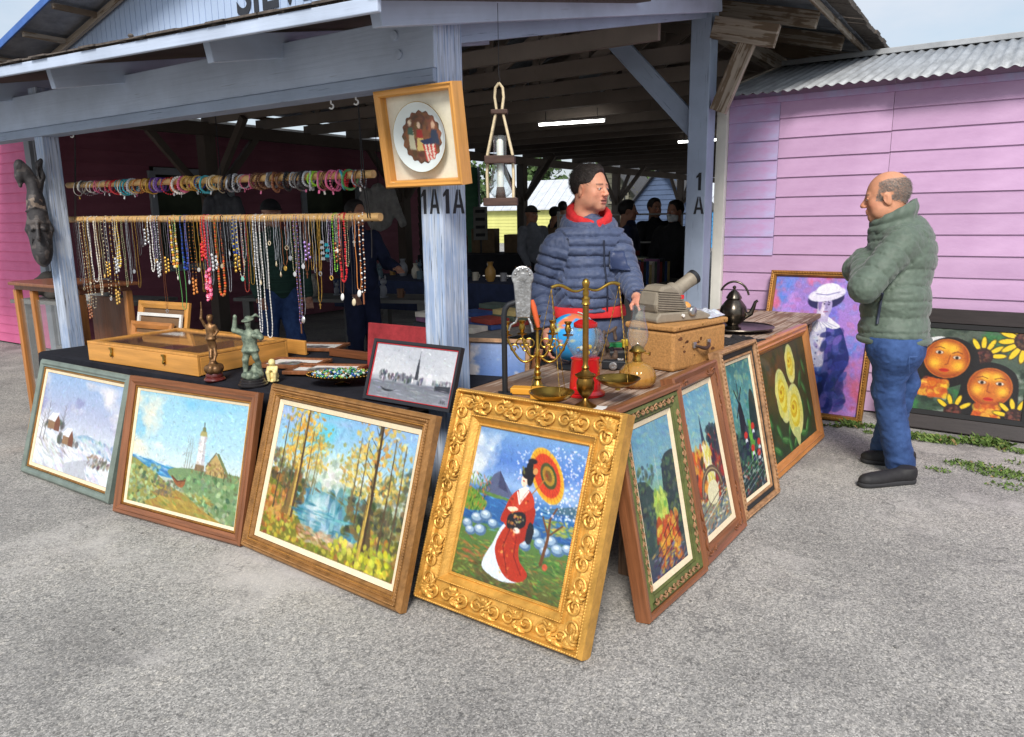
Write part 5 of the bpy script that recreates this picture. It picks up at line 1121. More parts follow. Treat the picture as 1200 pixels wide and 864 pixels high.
A.line([(.34, .32), (.325, .42), (.30, .435)], .008, (150, 70, 30)); A.line([(.7, .6), (.69, .7), (.72, .715)], .008, (150, 70, 30)); sunf(.42, .98, .11, .6, 2.5, 4); sunf(.94, .96, .11, 1.2, 3.0, 4); A.ell(.01, .62, .03, .06, (240, 204, 44)); A.grain(.04); A.mesh('canvas', W-.278, H-.278, PAINT, T, .139, -.004)

# ================================================================== TABLES
LZ, RZT = 0.70, 0.78
T = thing('trestle_table', 'long table under a black cloth behind the left row of paintings', 'table', (-3.75, 2.8, 0))
b = MB(); b.box((0, 0, LZ-.035), (3.05, .92, .03)); b.build('table_top', DARKW, T)
for sx in (-1.35, 1.35):
    for sy in (-.36, .36): b = MB(); b.box((sx, sy, (LZ-.05)/2), (.06, .06, LZ-.05)); b.build('leg', DARKW, T)
C_ = MB()   # cloth draped over the top and down the front
def clf(u, v):
    s = v*(0.95+0.62); x = -1.56+u*3.12
    y = np.where(s < .95, .475-s, -.478-.012*np.sin(x*23)*np.clip((s-.95)*3, 0, 1)-.02*np.clip((s-.95)*2, 0, 1)); z = np.where(s < .95, LZ-.001+.0015*np.sin(x*9+y*7), LZ-(s-.95))
    return np.stack([x, y, z], 1)
C_.grid(clf, 120, 60)
o = C_.build('tablecloth', BLACK, smooth=True, loc=(-3.75, 2.8, 0)); o.modifiers.new('s', 'SOLIDIFY').thickness = 0.002
tag(o, 'black cloth spread over the left table and hanging down its front', 'tablecloth')
T = thing('plank_table', 'bare wooden plank table behind the right row of paintings', 'table', (-1.61, 4.3, 0))
for k in range(5):
    w = .152; beam('plank', (-1.978+.004+k*(w+.004)+w/2, 2.52+.02*math.sin(k*3), RZT-.018), (-1.978+.004+k*(w+.004)+w/2, 6.02, RZT-.018), w, .034, PLANK, T)
for y in (2.8, 4.3, 5.8):
    beam('bearer', (-1.98, y, RZT-.076), (-1.22, y, RZT-.076), .08, .08, PLANK, T, side=(0, 1, 0))
    for x in (-1.95, -1.27): beam('leg', (x, y, 0), (x, y, RZT-.117), .08, .08, PLANK, T)
TABX = -1.208

# ================================================================== ON THE BLACK CLOTH
# --- glazed pine display case
cx, cy, cw, cd_, ch = -4.17, 2.665, 1.06, .63, .105
T = thing('display_case', 'honey pine display case with glass lid and brass clasps on black cloth', 'case', (cx, cy, LZ+.002), (0, 0, rad(2)))
MARO = mat('maroon_velvet', srgb(120, 40, 44), .9, var=.25, vscale=8)
b = MB(); b.box((0, 0, .005), (cw-.03, cd_-.03, .01)); b.build('base_panel', MARO, T)
for s_ in (-1, 1):
    b = MB(); b.box((0, 0, 0), (.018, ch, cw)); b.build('side_wall', PINE, T, bevel=.003, loc=(0, s_*(cd_/2-.009), ch/2), rot=(0, PI/2, 0)).rotation_euler = Matrix(((0, 0, 1), (1, 0, 0), (0, 1, 0))).to_euler()
    b = MB(); b.box((0, 0, 0), (.018, ch-.004, cd_-.038)); b.build('side_wall', PINE, T, bevel=.003, loc=(s_*(cw/2-.009), 0, ch/2), rot=(PI/2, 0, 0))
for s_ in (-1, 1):
    b = MB(); b.box((0, s_*(cd_/2-.022), ch+.008), (cw, .044, .014)); b.build('lid_frame', PINE, T, bevel=.002)
    b = MB(); b.box((s_*(cw/2-.022), 0, ch+.0075), (.044, cd_-.09, .013)); b.build('lid_frame', PINE, T, bevel=.002)
b = MB(); b.box((0, 0, ch+.004), (cw-.085, cd_-.085, .003)); b.build('glass_pane', GLASS, T)
b = MB(); b.box((.05, .0, .045), (.012, cd_-.05, .07)); b.build('divider', OAK, T)
for x in (-.27, .24):
    b = MB(); b.box((x, -cd_/2-.004, ch-.035), (.022, .006, .05)); b.box((x, -cd_/2-.008, ch-.012), (.030, .008, .012)); b.ball((x, -cd_/2-.011, ch-.05), (.009, .006, .012), 8, 6); b.build('clasp', BRASS, T, bevel=.001)
# a few pieces under the glass
for k, (x, y, s_) in enumerate(((.28, -.1, .07), (.36, .12, .06), (-.2, .08, .05))):
    b = MB(); b.tube([(s_*math.cos(t), s_*.6*math.sin(t), .018) for t in np.linspace(0, 2*PI, 24, endpoint=False)], .005, 6, closed=True)
    o = b.build('necklace_coil', PEWTER if k != 2 else BRASS, smooth=True, loc=(cx+x, cy+y, LZ+.004)); tag(o, 'coil of chain under the display case glass, '+('front right', 'back right', 'left of the divider')[k], 'necklace')
# opened pine lid behind
T = thing('case_lid', 'opened honey pine lid standing behind the display case', 'lid', (-4.05, 3.12, LZ))
for n_, (x0, x1, z0, z1) in {'lid_board': (-.62, .42, .0, .075)}.items():
    b = MB(); b.box((0, 0, 0), (.018, .09, 1.04)); b.build(n_, PINE, T, bevel=.003, loc=(-.1, 0, .047)).rotation_euler = Matrix(((0, 0, 1), (1, 0, 0), (0, 1, 0))).to_euler()
b = MB(); b.box((-.1, .02, .006), (1.0, .03, .008)); b.build('lid_lip', OAK, T)
b = MB(); b.box((0, 0, 0), (.02, .05, 1.0)); o = b.build('edge_board', WALN, bevel=.003, loc=(-2.98, 3.18, LZ+.028)); o.rotation_euler = Matrix(((0, 0, 1), (1, 0, 0), (0, 1, 0))).to_euler()
tag(o, 'dark brown board standing along the back edge of black cloth', 'board')
# --- small framed prints lying flat
for k, (px, py, an, w, h) in enumerate(((372, 408, .42, .36, .25), (345, 428, .35, .36, .25), (382, 436, .42, .40, .24))):
    p = gz(px, py, LZ+.004)
    T = thing('framed_print', ('small wood-framed print lying flat, farthest back on black cloth', 'small wood-framed print lying flat behind the ivory figurine', 'small wood-framed print lying flat behind the tray of glass stones')[k], 'print', (p.x, p.y, LZ+.004+.003*k), (0, 0, an))
    for s_ in (-1, 1):
        b = MB(); b.box((0, s_*(h/2-.014), .010), (w, .028, .02)); b.build('frame_rail', REDW, T, bevel=.003)
        b = MB(); b.box((s_*(w/2-.014), 0, .0095), (.028, h-.057, .019)); b.build('frame_rail', REDW, T, bevel=.003)
    A = Art(50, 36, 20+k); A.grad([(0, (226, 224, 220)), (1, (220, 218, 212))]); A.blob([(.25, .7), (.3, .4), (.5, .25), (.68, .45), (.75, .72)], (110, 110, 112)); A.dabs(40, (.25, .75, .35, .75), [(70, 70, 72), (150, 150, 150), (90, 88, 86)], .05, 1.5, 0, 2); A.grain()
    o = A.mesh('print_sheet', w-.05, h-.05, PRINT, T, -(h-.05)/2, 0); o.rotation_euler = (-PI/2, 0, 0); o.location = (0, 0, .010)
# --- tray of glass stones
p = gz(398, 452, LZ); px_, py_ = p.x, p.y+.02
T = thing('footed_tray', 'oval brass footed tray heaped with glass stones', 'tray', (px_, py_, LZ+.002), (0, 0, rad(30)))
b = MB(); b.lathe([(.03, .0), (.035, .004), (.012, .012), (.012, .024), (.08, .03), (.145, .046), (.158, .058), (.152, .058), (.14, .05), (.0, .036)], 30); b.v = [v*np.array([1.12, .78, 1]) for v in b.v]; b.build('dish', DBRASS, T, smooth=True)
b = MB(); n = 54
for k in range(n):
    a = k*2*PI/n; b.ball((.158*1.12*math.cos(a), .158*.78*math.sin(a), .058), .0055, 6, 4)
b.build('beaded_rim', DBRASS, T, smooth=True)
rs = np.random.RandomState(3); b = MB(); b.col = (1, 1, 1)
cl = [srgb(50, 130, 80), srgb(40, 90, 170), srgb(190, 214, 220), srgb(90, 170, 150), srgb(70, 150, 60), srgb(226, 226, 216), srgb(150, 200, 90), srgb(30, 60, 130), srgb(190, 140, 70)]
for k in range(230):
    r_ = math.sqrt(rs.rand())*.135; a = rs.rand()*2*PI; z = .052+.022*(1-(r_/.135)**2)*(.4+.6*rs.rand())+.004*(k % 3)
    b.ball((r_*math.cos(a)*1.1, r_*math.sin(a)*.76, z), (.0095, .0085, .0065), 7, 5, rotm(rs.rand(), rs.rand(), rs.rand()*3), cl[rs.randint(len(cl))])
o = b.build('glass_stones', mat('coloured_glass_stone', (1, 1, 1), .08, var=.05, attr=True, trans=.25, coat=.5), smooth=True, loc=(px_, py_, LZ+.002), rot=(0, 0, rad(30)))
tag(o, 'green, blue and white glass stones heaped in the oval tray', 'glass stones', kind='stuff')
# --- black and white townscape leaning on the corner post
T = picture('framed_painting', 'black and white canal town painting in a thin black frame with red slip', (-2.215, 2.450, LZ+.006), rad(-1), rad(20), cat='painting')
W, H = 0.52, 0.285
rails([(0, -.012), (0, .014), (.014, .012), (.016, -.012)], W, H, mat('black_lacquer', srgb(38, 38, 42), .4, var=.1), T)
rails([(0, -.012), (0, .008), (.003, .008), (.0035, -.012)], W, H, mat('red_slip', srgb(190, 44, 52), .5, var=.1), T, 'slip', ins=.0165); backing(W-.02, H-.02, T, .009)
A = Art(130, 72, 11); A.grad([(0, (186, 190, 198)), (.55, (206, 208, 212)), (.66, (170, 174, 182)), (.7, (120, 124, 134)), (1, (140, 144, 152))]); A.clouds((170, 174, 184), 4, 4, .1, .5, 0, .5, 2, .5)
A.poly([(.545, .6), (.55, .36), (.565, .14), (.58, .36), (.59, .6)], (60, 62, 70)); A.line([(.565, .22), (.565, .08)], .005, (70, 72, 80))
for x0, x1, y0 in ((.1, .2, .5), (.2, .3, .54), (.3, .42, .52), (.42, .54, .55), (.59, .64, .58), (.76, .98, .56)): A.poly([(x0, .66), (x0, y0), (x1, y0), (x1, .67)], (150, 152, 160)); A.dabs(26, (x0, x1, y0, .66), [(60, 62, 70), (90, 92, 100), (230, 230, 232), (120, 122, 130)], .010, .5, 0, .2)
A.ell(.72, .52, .03, .07, (226, 226, 230)); A.poly([(.69, .66), (.69, .53), (.76, .53), (.76, .66)], (214, 214, 220)); A.line([(.72, .46), (.72, .4)], .006, (220, 220, 226)); A.poly([(.80, .66), (.98, .64), (.98, .76), (.80, .74)], (56, 58, 66)); A.blob([(.14, .80), (.22, .84), (.32, .83), (.36, .79), (.3, .86), (.2, .87)], (36, 38, 44)); A.dabs(70, (0, 1, .68, 1), [(176, 178, 186), (110, 112, 122), (206, 208, 214)], .03, 8, .05, .05, .6)
for k in range(3): A.line([(.89+k*.02, .95), (.9+k*.02, .9), (.91+k*.02, .95)], .006, (60, 60, 66))
A.grain(.02); A.mesh('canvas', W-.04, H-.04, PAINT, T, .02, -.003)
# red panel behind it
a_, c_ = at(436, 402, 1, 3.02), at(500, 402, 1, 3.02)
b = MB(); b.box((0, 0, .10), (c_.x-a_.x+.15, .02, .26), rotm(-.1)); o = b.build('velvet_display_board', mat('red_velvet', srgb(150, 44, 50), .85, var=.2, vscale=20, bump=.2, bscale=200), bevel=.002, loc=((a_.x+c_.x)/2+.05, 3.02, LZ+.03))
tag(o, 'red velvet covered panel standing behind the black and white painting', 'panel')
# --- empty frames stacked behind the case
for k, (px, py, w, h, ml) in enumerate(((180, 395, .34, .27, PINE), (178, 398, .27, .19, WHITE), (172, 400, .24, .13, OAK))):
    p = at(px, py, 1, 3.0-.05*k)
    T = picture('picture_frame', ('empty honey wood frame, largest of three behind the display case', 'empty white frame, middle of three behind the display case', 'small empty oak frame, lowest of three behind the display case')[k], (p.x-.05*k, 3.06-.035*k, LZ), rad(6), rad(12), cat='frame')
    rails([(0, -.01), (0, .012), (.022, .016), (.05, .006), (.052, -.01)] if k != 1 else [(0, -.006), (0, .008), (.022, .006), (.024, -.006)], w+.2, h, ml, T); backing(w+.16, h-.03, T, .008)

# --- statuettes (carved as one solid each)
def solid(name, m, parent, sd, smooth=True, it=1, loc=None):
    V, Q = sd.mesh(); V = relax(V, Q, it, .4); b = MB(); b.add(V, Q.tolist()); return b.build(name, m, parent, smooth=smooth, loc=loc)
BRONZ = mat('brown_bronze', srgb(120, 88, 56), .42, .55, var=.4, vscale=30, bump=.2, bscale=120)
VERD = mat('green_patina', srgb(98, 116, 102), .55, .25, var=.4, vscale=40, bump=.3, bscale=140, col2=srgb(140, 152, 132))
p = gz(252, 446, LZ)
T = thing('statuette', 'brown bronze nude figure with raised arm on a dark red round base', 'statuette', (p.x, p.y, LZ+.002), (0, 0, rad(-60)))
b = MB(); b.lathe([(.052, 0), (.055, .006), (.05, .014), (.044, .018), (.046, .024), (.04, .04), (.0, .04)], 28); b.build('base', mat('dark_red_lacquer', srgb(92, 34, 30), .3, var=.15, coat=.4), T, smooth=True)
s = SDF((-.09, -.09, .035), (.09, .09, .42), .0028)
rs = np.random.RandomState(8)
for k in range(16):
    a = k*.9; s.ell((.03*math.cos(a), .03*math.sin(a), .055+.004*(k % 5)), (.018+.008*rs.rand(), .018, .02), .008)
s.cap((0, 0, .06), (.005, .0, .105), .034, .016, .012)
s.chain([(.004, -.006, .105), (.012, -.004, .125), (-.012, -.012, .172), (.004, -.008, .222)], [.008, .0095, .012, .016], .006)
s.chain([(.03, .02, .11), (.012, .022, .14), (-.004, .01, .18), (.004, .006, .222)], [.0075, .0095, .013, .016], .006)
s.ell((.002, 0, .235), (.019, .024, .022), .008); s.ell((0, 0, .275), (.018, .026, .028), .012); s.ell((0, 0, .255), (.015, .02, .03), .01)
s.chain([(0, -.025, .29), (.012, -.038, .33), (.006, -.035, .372)], [.009, .007, .006], .006); s.chain([(0, .025, .29), (-.004, .036, .262), (.016, .028, .24)], [.009, .0075, .006], .006)
s.cap((0, 0, .295), (.002, 0, .312), .008, .008, .006); s.ell((.003, .002, .328), (.015, .0135, .018), .005); s.ell((-.003, .002, .338), (.017, .016, .012), .004)
s.cap((.006, -.036, .365), (.002, -.036, .415), .004, .0025, .004); s.ell((.002, .0, .222), (.024, .03, .010), .006)
solid('figure', BRONZ, T, s)
p = gz(297, 452, LZ)
T = thing('statuette', 'green patinated figure in a feathered hat on a black stepped base', 'statuette', (p.x, p.y, LZ+.002), (0, 0, rad(-60)))
b = MB(); b.lathe([(.072, 0), (.074, .008), (.066, .013), (.066, .02), (.06, .024), (.06, .034), (.054, .038), (.0, .038)], 28); b.build('base', mat('black_wood_base', srgb(40, 38, 40), .35, var=.1, coat=.3), T, smooth=True)
s = SDF((-.1, -.12, .03), (.11, .12, .40), .003)
for k in range(14): s.ell((.034*math.cos(k*.9), .034*math.sin(k*.9), .048+.005*(k % 4)), (.022, .02, .016), .008)
s.cap((0, .01, .05), (-.012, .012, .10), .03, .014, .01)
s.chain([(.006, -.034, .062), (.0, -.032, .10), (.01, -.026, .135), (.0, -.014, .185)], [.011, .0135, .0155, .022], .007); s.chain([(-.02, .034, .07), (-.004, .034, .115), (.012, .03, .145), (0, .014, .185)], [.011, .0135, .0155, .022], .007)
s.ell((.01, -.036, .06), (.02, .011, .009), .004); s.ell((-.008, .036, .07), (.02, .011, .009), .004)
s.ell((0, 0, .195), (.03, .04, .028), .01); s.ell((0, 0, .18), (.036, .046, .016), .008); s.ell((0, 0, .245), (.028, .04, .045), .014); s.ell((0, 0, .222), (.024, .03, .02), .01)
s.chain([(0, -.04, .272), (.01, -.07, .285), (.012, -.062, .34)], [.017, .014, .010], .008); s.ell((.014, -.060, .352), (.010, .010, .014), .004); s.chain([(0, .04, .272), (.018, .066, .25), (.03, .03, .262)], [.018, .014, .010], .008)
s.cap((0, 0, .285), (.004, 0, .305), .012, .011, .008); s.ell((.006, 0, .32), (.017, .015, .021), .005); s.ell((.0, -.002, .336), (.034, .032, .007), .004, rotm(.1, .15)); s.ell((-.002, 0, .345), (.018, .017, .013), .005); s.chain([(-.01, .01, .345), (-.026, .03, .358), (-.03, .05, .345)], [.006, .007, .003], .005)
solid('figure', VERD, T, s)
p = gz(326, 447, LZ)
T = thing('statuette', 'small ivory coloured squatting figurine beside the green figure', 'statuette', (p.x, p.y-.03, LZ+.002), (0, 0, rad(-55)))
s = SDF((-.05, -.05, -.004), (.06, .05, .135), .0025)
s.ell((0, 0, .008), (.028, .03, .010), .004); s.ell((-.004, 0, .035), (.024, .028, .026), .008); s.ell((0, 0, .066), (.019, .024, .026), .008); s.ell((.004, 0, .104), (.019, .018, .02), .004); s.ell((.02, 0, .1), (.006, .006, .006), .003)
for e in (-1, 1): s.chain([(0, e*.018, .03), (.026, e*.018, .056), (.026, e*.015, .014)], [.012, .010, .008], .005); s.chain([(0, e*.022, .078), (.02, e*.022, .058), (.028, e*.006, .07)], [.008, .007, .006], .004)
solid('figure', mat('ivory', srgb(232, 214, 150), .45, var=.1, sss=.1), T, s)

# --- glass-sided oak curio cabinet at the left end
T = thing('curio_cabinet', 'oak and glass curio cabinet standing behind the left post', 'cabinet', (-6.13, 2.98, 0))
hx, hy, zt = .51, .2, 1.06
b = MB(); b.prism([(-hx-.04, -hy+.02), (-hx+.05, -hy-.05), (hx-.0, -hy-.05), (hx+.05, -hy+.02), (hx+.05, hy+.04), (-hx-.04, hy+.04)], zt, zt+.025, plane='xy'); b.build('top', REDW, T, bevel=.006)
b = MB(); b.box((0, 0, zt-.02), (2*hx-.02, 2*hy-.02, .038)); b.build('frieze', REDW, T)
for sx in (-1, 1):
    for sy in (-1, 1): b = MB(); b.box((sx*(hx-.025), sy*(hy-.025), (zt-.04)/2), (.05, .05, zt-.04)); b.build('corner_post', OAK, T, bevel=.004)
b = MB(); b.box((-.22, -hy+.025, (zt-.04)/2), (.05, .045, zt-.045)); b.build('corner_post', OAK, T, bevel=.004)
b = MB(); b.box((0, 0, .12), (2*hx-.06, 2*hy-.06, .02)); b.build('shelf', OAK, T)
b = MB(); b.box((.2, hy-.03, .55), (2*hx*.5, .012, .82)); b.build('back_panel', WALN, T)
for x0, x1 in ((-hx+.052, -.247), (-.193, hx-.052)):
    b = MB(); b.box(((x0+x1)/2, -hy+.02, .55), (x1-x0, .003, .80)); b.build('glass_pane', GLASS, T)
p = gz(27, 527)
T = thing('wooden_tray', 'small oval amber wood tray leaning at the far left end', 'tray', (p.x, p.y+.05, .0), (rad(-14), 0, rad(-30)))
b = MB(); b.lathe([(0, 0), (.10, 0), (.12, .012), (.125, .028), (.118, .028), (.112, .014), (0, .008)], 28, (0, 0, .13), rotm(PI/2)); b.v = [v*np.array([.72, 1, 1.05]) for v in b.v]; b.build('dish', PINE, T, smooth=True)
b = MB(); b.box((0, .006, .268), (.05, .02, .03)); b.build('handle', PINE, T, bevel=.006)

# ================================================================== ON THE PLANK TABLE
Z = RZT+.001
CR, CF = Vector((.831, .556, 0)), Vector((-.556, .831, 0))     # photograph's right and depth on the ground
# --- candelabra
p = gz(626, 459, Z)
T = thing('candelabra', 'brass five-cup scrolled candelabra beside the black iron tool', 'candelabra', (p.x, p.y+.03, Z), (0, 0, rad(28)))
b = MB(); b.lathe([(.062, 0), (.064, .006), (.05, .014), (.028, .02), (.02, .03), (.014, .045), (.02, .055), (.011, .065), (.016, .08), (.009, .09), (.014, .105), (.008, .115), (.012, .13), (.008, .15), (.014, .165), (.007, .18), (.007, .26)], 20); b.build('stem', BRASS, T, smooth=True)
for k in range(5):
    x = (k-2)*.066; zc = .30+(.016 if k == 2 else 0)-.006*abs(k-2)
    b = MB(); b.lathe([(.004, zc-.06), (.006, zc-.05), (.022, zc-.046), (.024, zc-.042), (.008, zc-.038), (.011, zc-.03), (.015, zc-.018), (.012, zc-.006), (.010, zc), (.016, zc+.010), (.017, zc+.014), (.012, zc+.014), (.010, zc+.002)], 16, (x, 0, 0)); b.build('candle_cup', BRASS, T, smooth=True)
    if k == 2: continue
    sg = 1 if k > 2 else -1; X = abs(x)
    q = [(sg*f*X, 0, .165+.0*f-(.05 if X > .1 else .025)*math.sin(f*PI)+(zc-.058-.165)*f**2.2) for f in np.linspace(0, 1, 16)]
    b = MB(); b.tube(q, .0055, 8); b.build('arm', BRASS, T, smooth=True)
    for c0, r0, d0 in (((sg*X*.5, .205), .028, 1), ((sg*X*.78, .185), .02, -1)):
        q = [(c0[0]+d0*sg*r0*(1-t/9)*math.cos(t), 0, c0[1]+r0*(1-t/9)*math.sin(t)) for t in np.linspace(0, 7.2, 24)]
        b = MB(); b.tube(q, .0038, 6); b.build('scroll', BRASS, T, smooth=True)
# --- bench tool: black bent bar carrying a cast geared head with an orange handle
p = gz(592, 462, Z)
T = thing('bench_tool', 'black bent iron bar tool with cast metal head and orange handle', 'tool', (p.x, p.y, Z), (0, 0, rad(34)))
b = MB(); b.tube([(0, 0, 0), (0, 0, .34), (.006, 0, .368), (.02, 0, .385), (.05, 0, .395), (.085, 0, .41)], .0125, 10); b.box((0, 0, .004), (.06, .05, .008)); b.build('bent_bar', IRON, T, smooth=True)
b = MB(); q = [(.045+.046*math.cos(t)*1.0+.035, .50+.046*math.sin(t)) for t in np.linspace(-.6, PI+.6, 18)]
b.prism([(x, z) for x, z in q]+[(.048, .40), (.052, .33), (.11, .33), (.114, .40)], -.014, .014); b.build('cast_head', STEEL, T, bevel=.004)
b = MB(); b.lathe([(.018, 0), (.018, .008), (0, .010)], 18, (.08, -.014, .502), rotm(PI/2)); b.build('hub', STEEL, T, smooth=True)
for k in range(5):
    a = .3+k*.62; b = MB(); b.lathe([(.006, 0), (.006, .003), (.004, .005), (0, .005)], 10, (.08+.032*math.cos(a), -.0142, .502+.032*math.sin(a)), rotm(PI/2)); b.build('boss', STEEL, T, smooth=True)
b = MB(); b.box((.08, -.016, .42), (.008, .006, .13)); b.box((.066, -.016, .40), (.005, .005, .12)); b.box((.094, -.016, .40), (.005, .005, .12)); b.build('rack', STEEL, T)
b = MB(); b.lathe([(0, 0), (.008, .002), (.012, .03), (.011, .09), (.007, .12), (.0, .122)], 14, (.118, -.004, .405), rotm(0, PI-.22, 0)); b.build('handle', mat('orange_grip', srgb(206, 92, 48), .45, var=.1), T, smooth=True)
b = MB(); b.tube([(.06, 0, .335), (.05, 0, .31), (.03, 0, .30), (.02, 0, .275)], .006, 8); b.tube([(.10, 0, .335), (.115, -.01, .30), (.12, -.012, .27)], .006, 8); b.build('jaw', STEEL, T, smooth=True)
# --- globe
p = gz(670, 431, Z)
T = thing('globe', 'blue desk globe on a wire stand behind the red gumball machine', 'globe', (p.x, p.y, Z), (0, 0, rad(30)))
b = MB(); b.ball((0, 0, 0), .118, 40, 28); V = b.v[0]; n1 = vnoise(V, 12, 4)+.5*vnoise(V, 30, 5)+.25*vnoise(V, 60, 6)
land = np.array(srgb(200, 196, 120)); sea = np.array(srgb(40, 150, 214)); grn = np.array(srgb(150, 186, 110)); red = np.array(srgb(216, 120, 80))
cc = np.where((n1 > .5)[:, None], np.where((vnoise(V, 25, 9) > .1)[:, None], land, np.where((vnoise(V, 18, 2) > 0)[:, None], grn, red)), sea*(1+.08*vnoise(V, 40, 3))[:, None])
b.c = [cc]; b.col = (1, 1, 1); o = b.build('sphere', mat('globe_print', (1, 1, 1), .35, var=.03, attr=True, coat=.2), T, smooth=True); o.location = (0, 0, .155); o.rotation_euler = (0, .4, 0)
b = MB(); b.tube([(.128*math.cos(t), 0, .155+.128*math.sin(t)) for t in np.linspace(-2.2, 1.35, 26)], .004, 6); b.build('meridian_arm', STEEL, T, smooth=True)
b = MB(); b.lathe([(.075, 0), (.078, .006), (.06, .014), (.014, .022), (.010, .034)], 24); b.build('foot', IRON, T, smooth=True)
# --- gumball machine
p = gz(683, 463, Z)
T = thing('gumball_machine', 'red gumball machine with clear round globe behind the brass scale', 'gumball machine', (p.x, p.y+.02, Z))
REDP = mat('red_enamel', srgb(206, 30, 34), .25, var=.06, coat=.5)
b = MB(); b.lathe([(.085, 0), (.086, .010), (.076, .016), (.068, .022), (.058, .15), (.062, .158), (.05, .162), (0, .162)], 30); b.build('base', REDP, T, smooth=True)
b = MB(); b.box((.0, -.068, .03), (.05, .03, .03)); b.build('chute', REDP, T, bevel=.004).rotation_euler = (0, 0, rad(10))
b = MB(); b.lathe([(.05, .164), (.06, .18), (.076, .205), (.081, .235), (.074, .265), (.055, .287), (.04, .294), (.038, .292), (.053, .284), (.071, .263), (.078, .235), (.073, .207), (.057, .183), (.048, .168)], 32); b.build('glass_globe', GLASS, T, smooth=True)
b = MB(); b.lathe([(.046, .288), (.05, .292), (.05, .306), (.03, .318), (.008, .322), (0, .326)], 26); b.build('lid', REDP, T, smooth=True)
GUM = [srgb(226, 190, 60), srgb(210, 60, 50), srgb(240, 236, 220), srgb(60, 130, 190)]
for k in range(9):
    a = k*2.4; r_ = .012+.03*((k*7) % 5)/5
    b = MB(); b.ball((0, 0, 0), .0105, 10, 8); o = b.build('gumball', mat('gumball_%d' % (k % 4), GUM[k % 4], .3, var=.03), smooth=True, loc=(p.x+r_*math.cos(a), p.y+.02+r_*math.sin(a), Z+.180+.012*(k % 3)))
    tag(o, ('yellow', 'red', 'white', 'blue')[k % 4]+' gumball lying inside the clear globe of gumball machine', 'gumball', 'gumballs in the machine')
# --- balance scale
p = gz(683, 478, Z)
bd = (CR*.135+CF*.05).normalized(); ba = math.atan2(bd.y, bd.x)
T = thing('balance_scale', 'brass balance scale with two hanging pans at the near table corner', 'scale', (p.x, p.y+.02, Z), (0, 0, ba))
b = MB(); b.lathe([(.045, 0), (.046, .004), (.03, .014), (.014, .026), (.010, .036), (.022, .05), (.034, .07), (.036, .1), (.03, .118), (.04, .125), (.042, .131), (.022, .14), (.012, .152), (.016, .16), (.010, .17), (.010, .19)], 24); b.build('pedestal', DBRASS, T, smooth=True)
b = MB(); b.lathe([(.013, .19), (.0125, .40), (.012, .405)], 8); b.build('column', DBRASS, T)
b = MB(); b.lathe([(.012, .405), (.018, .41), (.014, .42), (.017, .432), (.010, .44), (.013, .452), (.009, .47), (.013, .48), (.016, .492), (.01, .505), (0, .51)], 18); b.build('finial', BRASS, T, smooth=True)
b = MB(); q = [(sg*(.012+.133*f), 0, .468+.010*math.sin(f*PI*2)*(-1)+.012*f) for sg in (-1,) for f in np.linspace(1, 0, 14)]+[(.012+.133*f, 0, .468-.010*math.sin(f*PI*2)+.012*f) for f in np.linspace(0, 1, 14)]
b.tube(q, [.004+.003*abs(math.cos(i/27*PI)) for i in range(28)], 8); b.build('beam', BRASS, T, smooth=True)
for sg, zp in ((-1, .055), (1, .085)):
    x = sg*.145; b = MB()
    b.lathe([(0, zp-.02), (.035, zp-.016), (.07, zp), (.088, zp+.016), (.09, zp+.02), (.085, zp+.018), (.066, zp+.004), (.034, zp-.011), (0, zp-.014)], 30, (x, 0, 0)); b.lathe([(.018, 0) if sg < 0 else (.0, zp-.03), (.012, zp-.03), (.008, zp-.018)], 14, (x, 0, 0)); b.build('pan', BRASS, T, smooth=True)
    for k in range(3):
        a = k*2*PI/3+.5; b = MB(); P0 = np.array((x, 0, .475)); P1 = np.array((x+.084*math.cos(a), .084*math.sin(a), zp+.018)); L = np.linalg.norm(P1-P0)
        b.tube([P0+(P1-P0)*f for f in np.linspace(0, 1, 40)], [.0009+.0012*(i % 2) for i in range(40)], 5); b.build('chain', BRASS, T)
b = MB(); b.prism([(-.07, -.05), (.06, -.06), (.08, .03), (-.04, .06)], 0, .002, plane='xy'); tag(b.build('paper_tag', WHITE, loc=(p.x+.02, p.y-.0, Z-.0005), rot=(0, 0, .5)), 'white paper tag lying under the brass scale', 'tag')
# yellow wood blocks
p = gz(632, 465, Z)
for k, (dx, dy, l) in enumerate(((-.06, .03, .17), (.05, -.01, .15))):
    b = MB(); b.box((0, 0, .014), (l, .06, .027)); tag(b.build('wood_block', mat('orange_yellow_wood', srgb(222, 156, 50), .5, var=.1, vscale=3, stretch=(2, 16, 16)), bevel=.003, loc=(p.x+dx, p.y+dy, Z), rot=(0, 0, rad(20+12*k))), ('flat orange-yellow wood block below the candelabra', 'flat orange-yellow wood block nearer the red gumball machine')[k], 'block')
# --- oil lamp
p = gz(748, 455, Z)
T = thing('oil_lamp', 'amber glass oil lamp with clear chimney at the table edge', 'lamp', (p.x-.02, p.y+.03, Z))
b = MB(); b.lathe([(.03, 0), (.062, .004), (.078, .02), (.082, .045), (.074, .075), (.055, .098), (.03, .108), (.02, .115), (.017, .115), (.026, .103), (.05, .094), (.069, .073), (.077, .045), (.073, .022), (.058, .01), (.0, .008)], 48, flute=.03, nf=16); b.build('font', AMBER, T, smooth=True)
b = MB(); b.lathe([(.02, .11), (.023, .12), (.018, .13), (.02, .15), (.036, .156), (.038, .162), (.03, .168), (.024, .18), (.012, .184), (.004, .19)], 24); b.build('burner', BRASS, T, smooth=True)
b = MB(); b.lathe([(.028, .168), (.030, .178), (.044, .205), (.047, .235), (.04, .27), (.029, .31), (.027, .345), (.029, .36), (.0275, .36), (.0255, .345), (.0275, .31), (.0385, .27), (.0455, .235), (.0425, .205), (.0285, .178)], 28); b.build('chimney', GLASS, T, smooth=True)
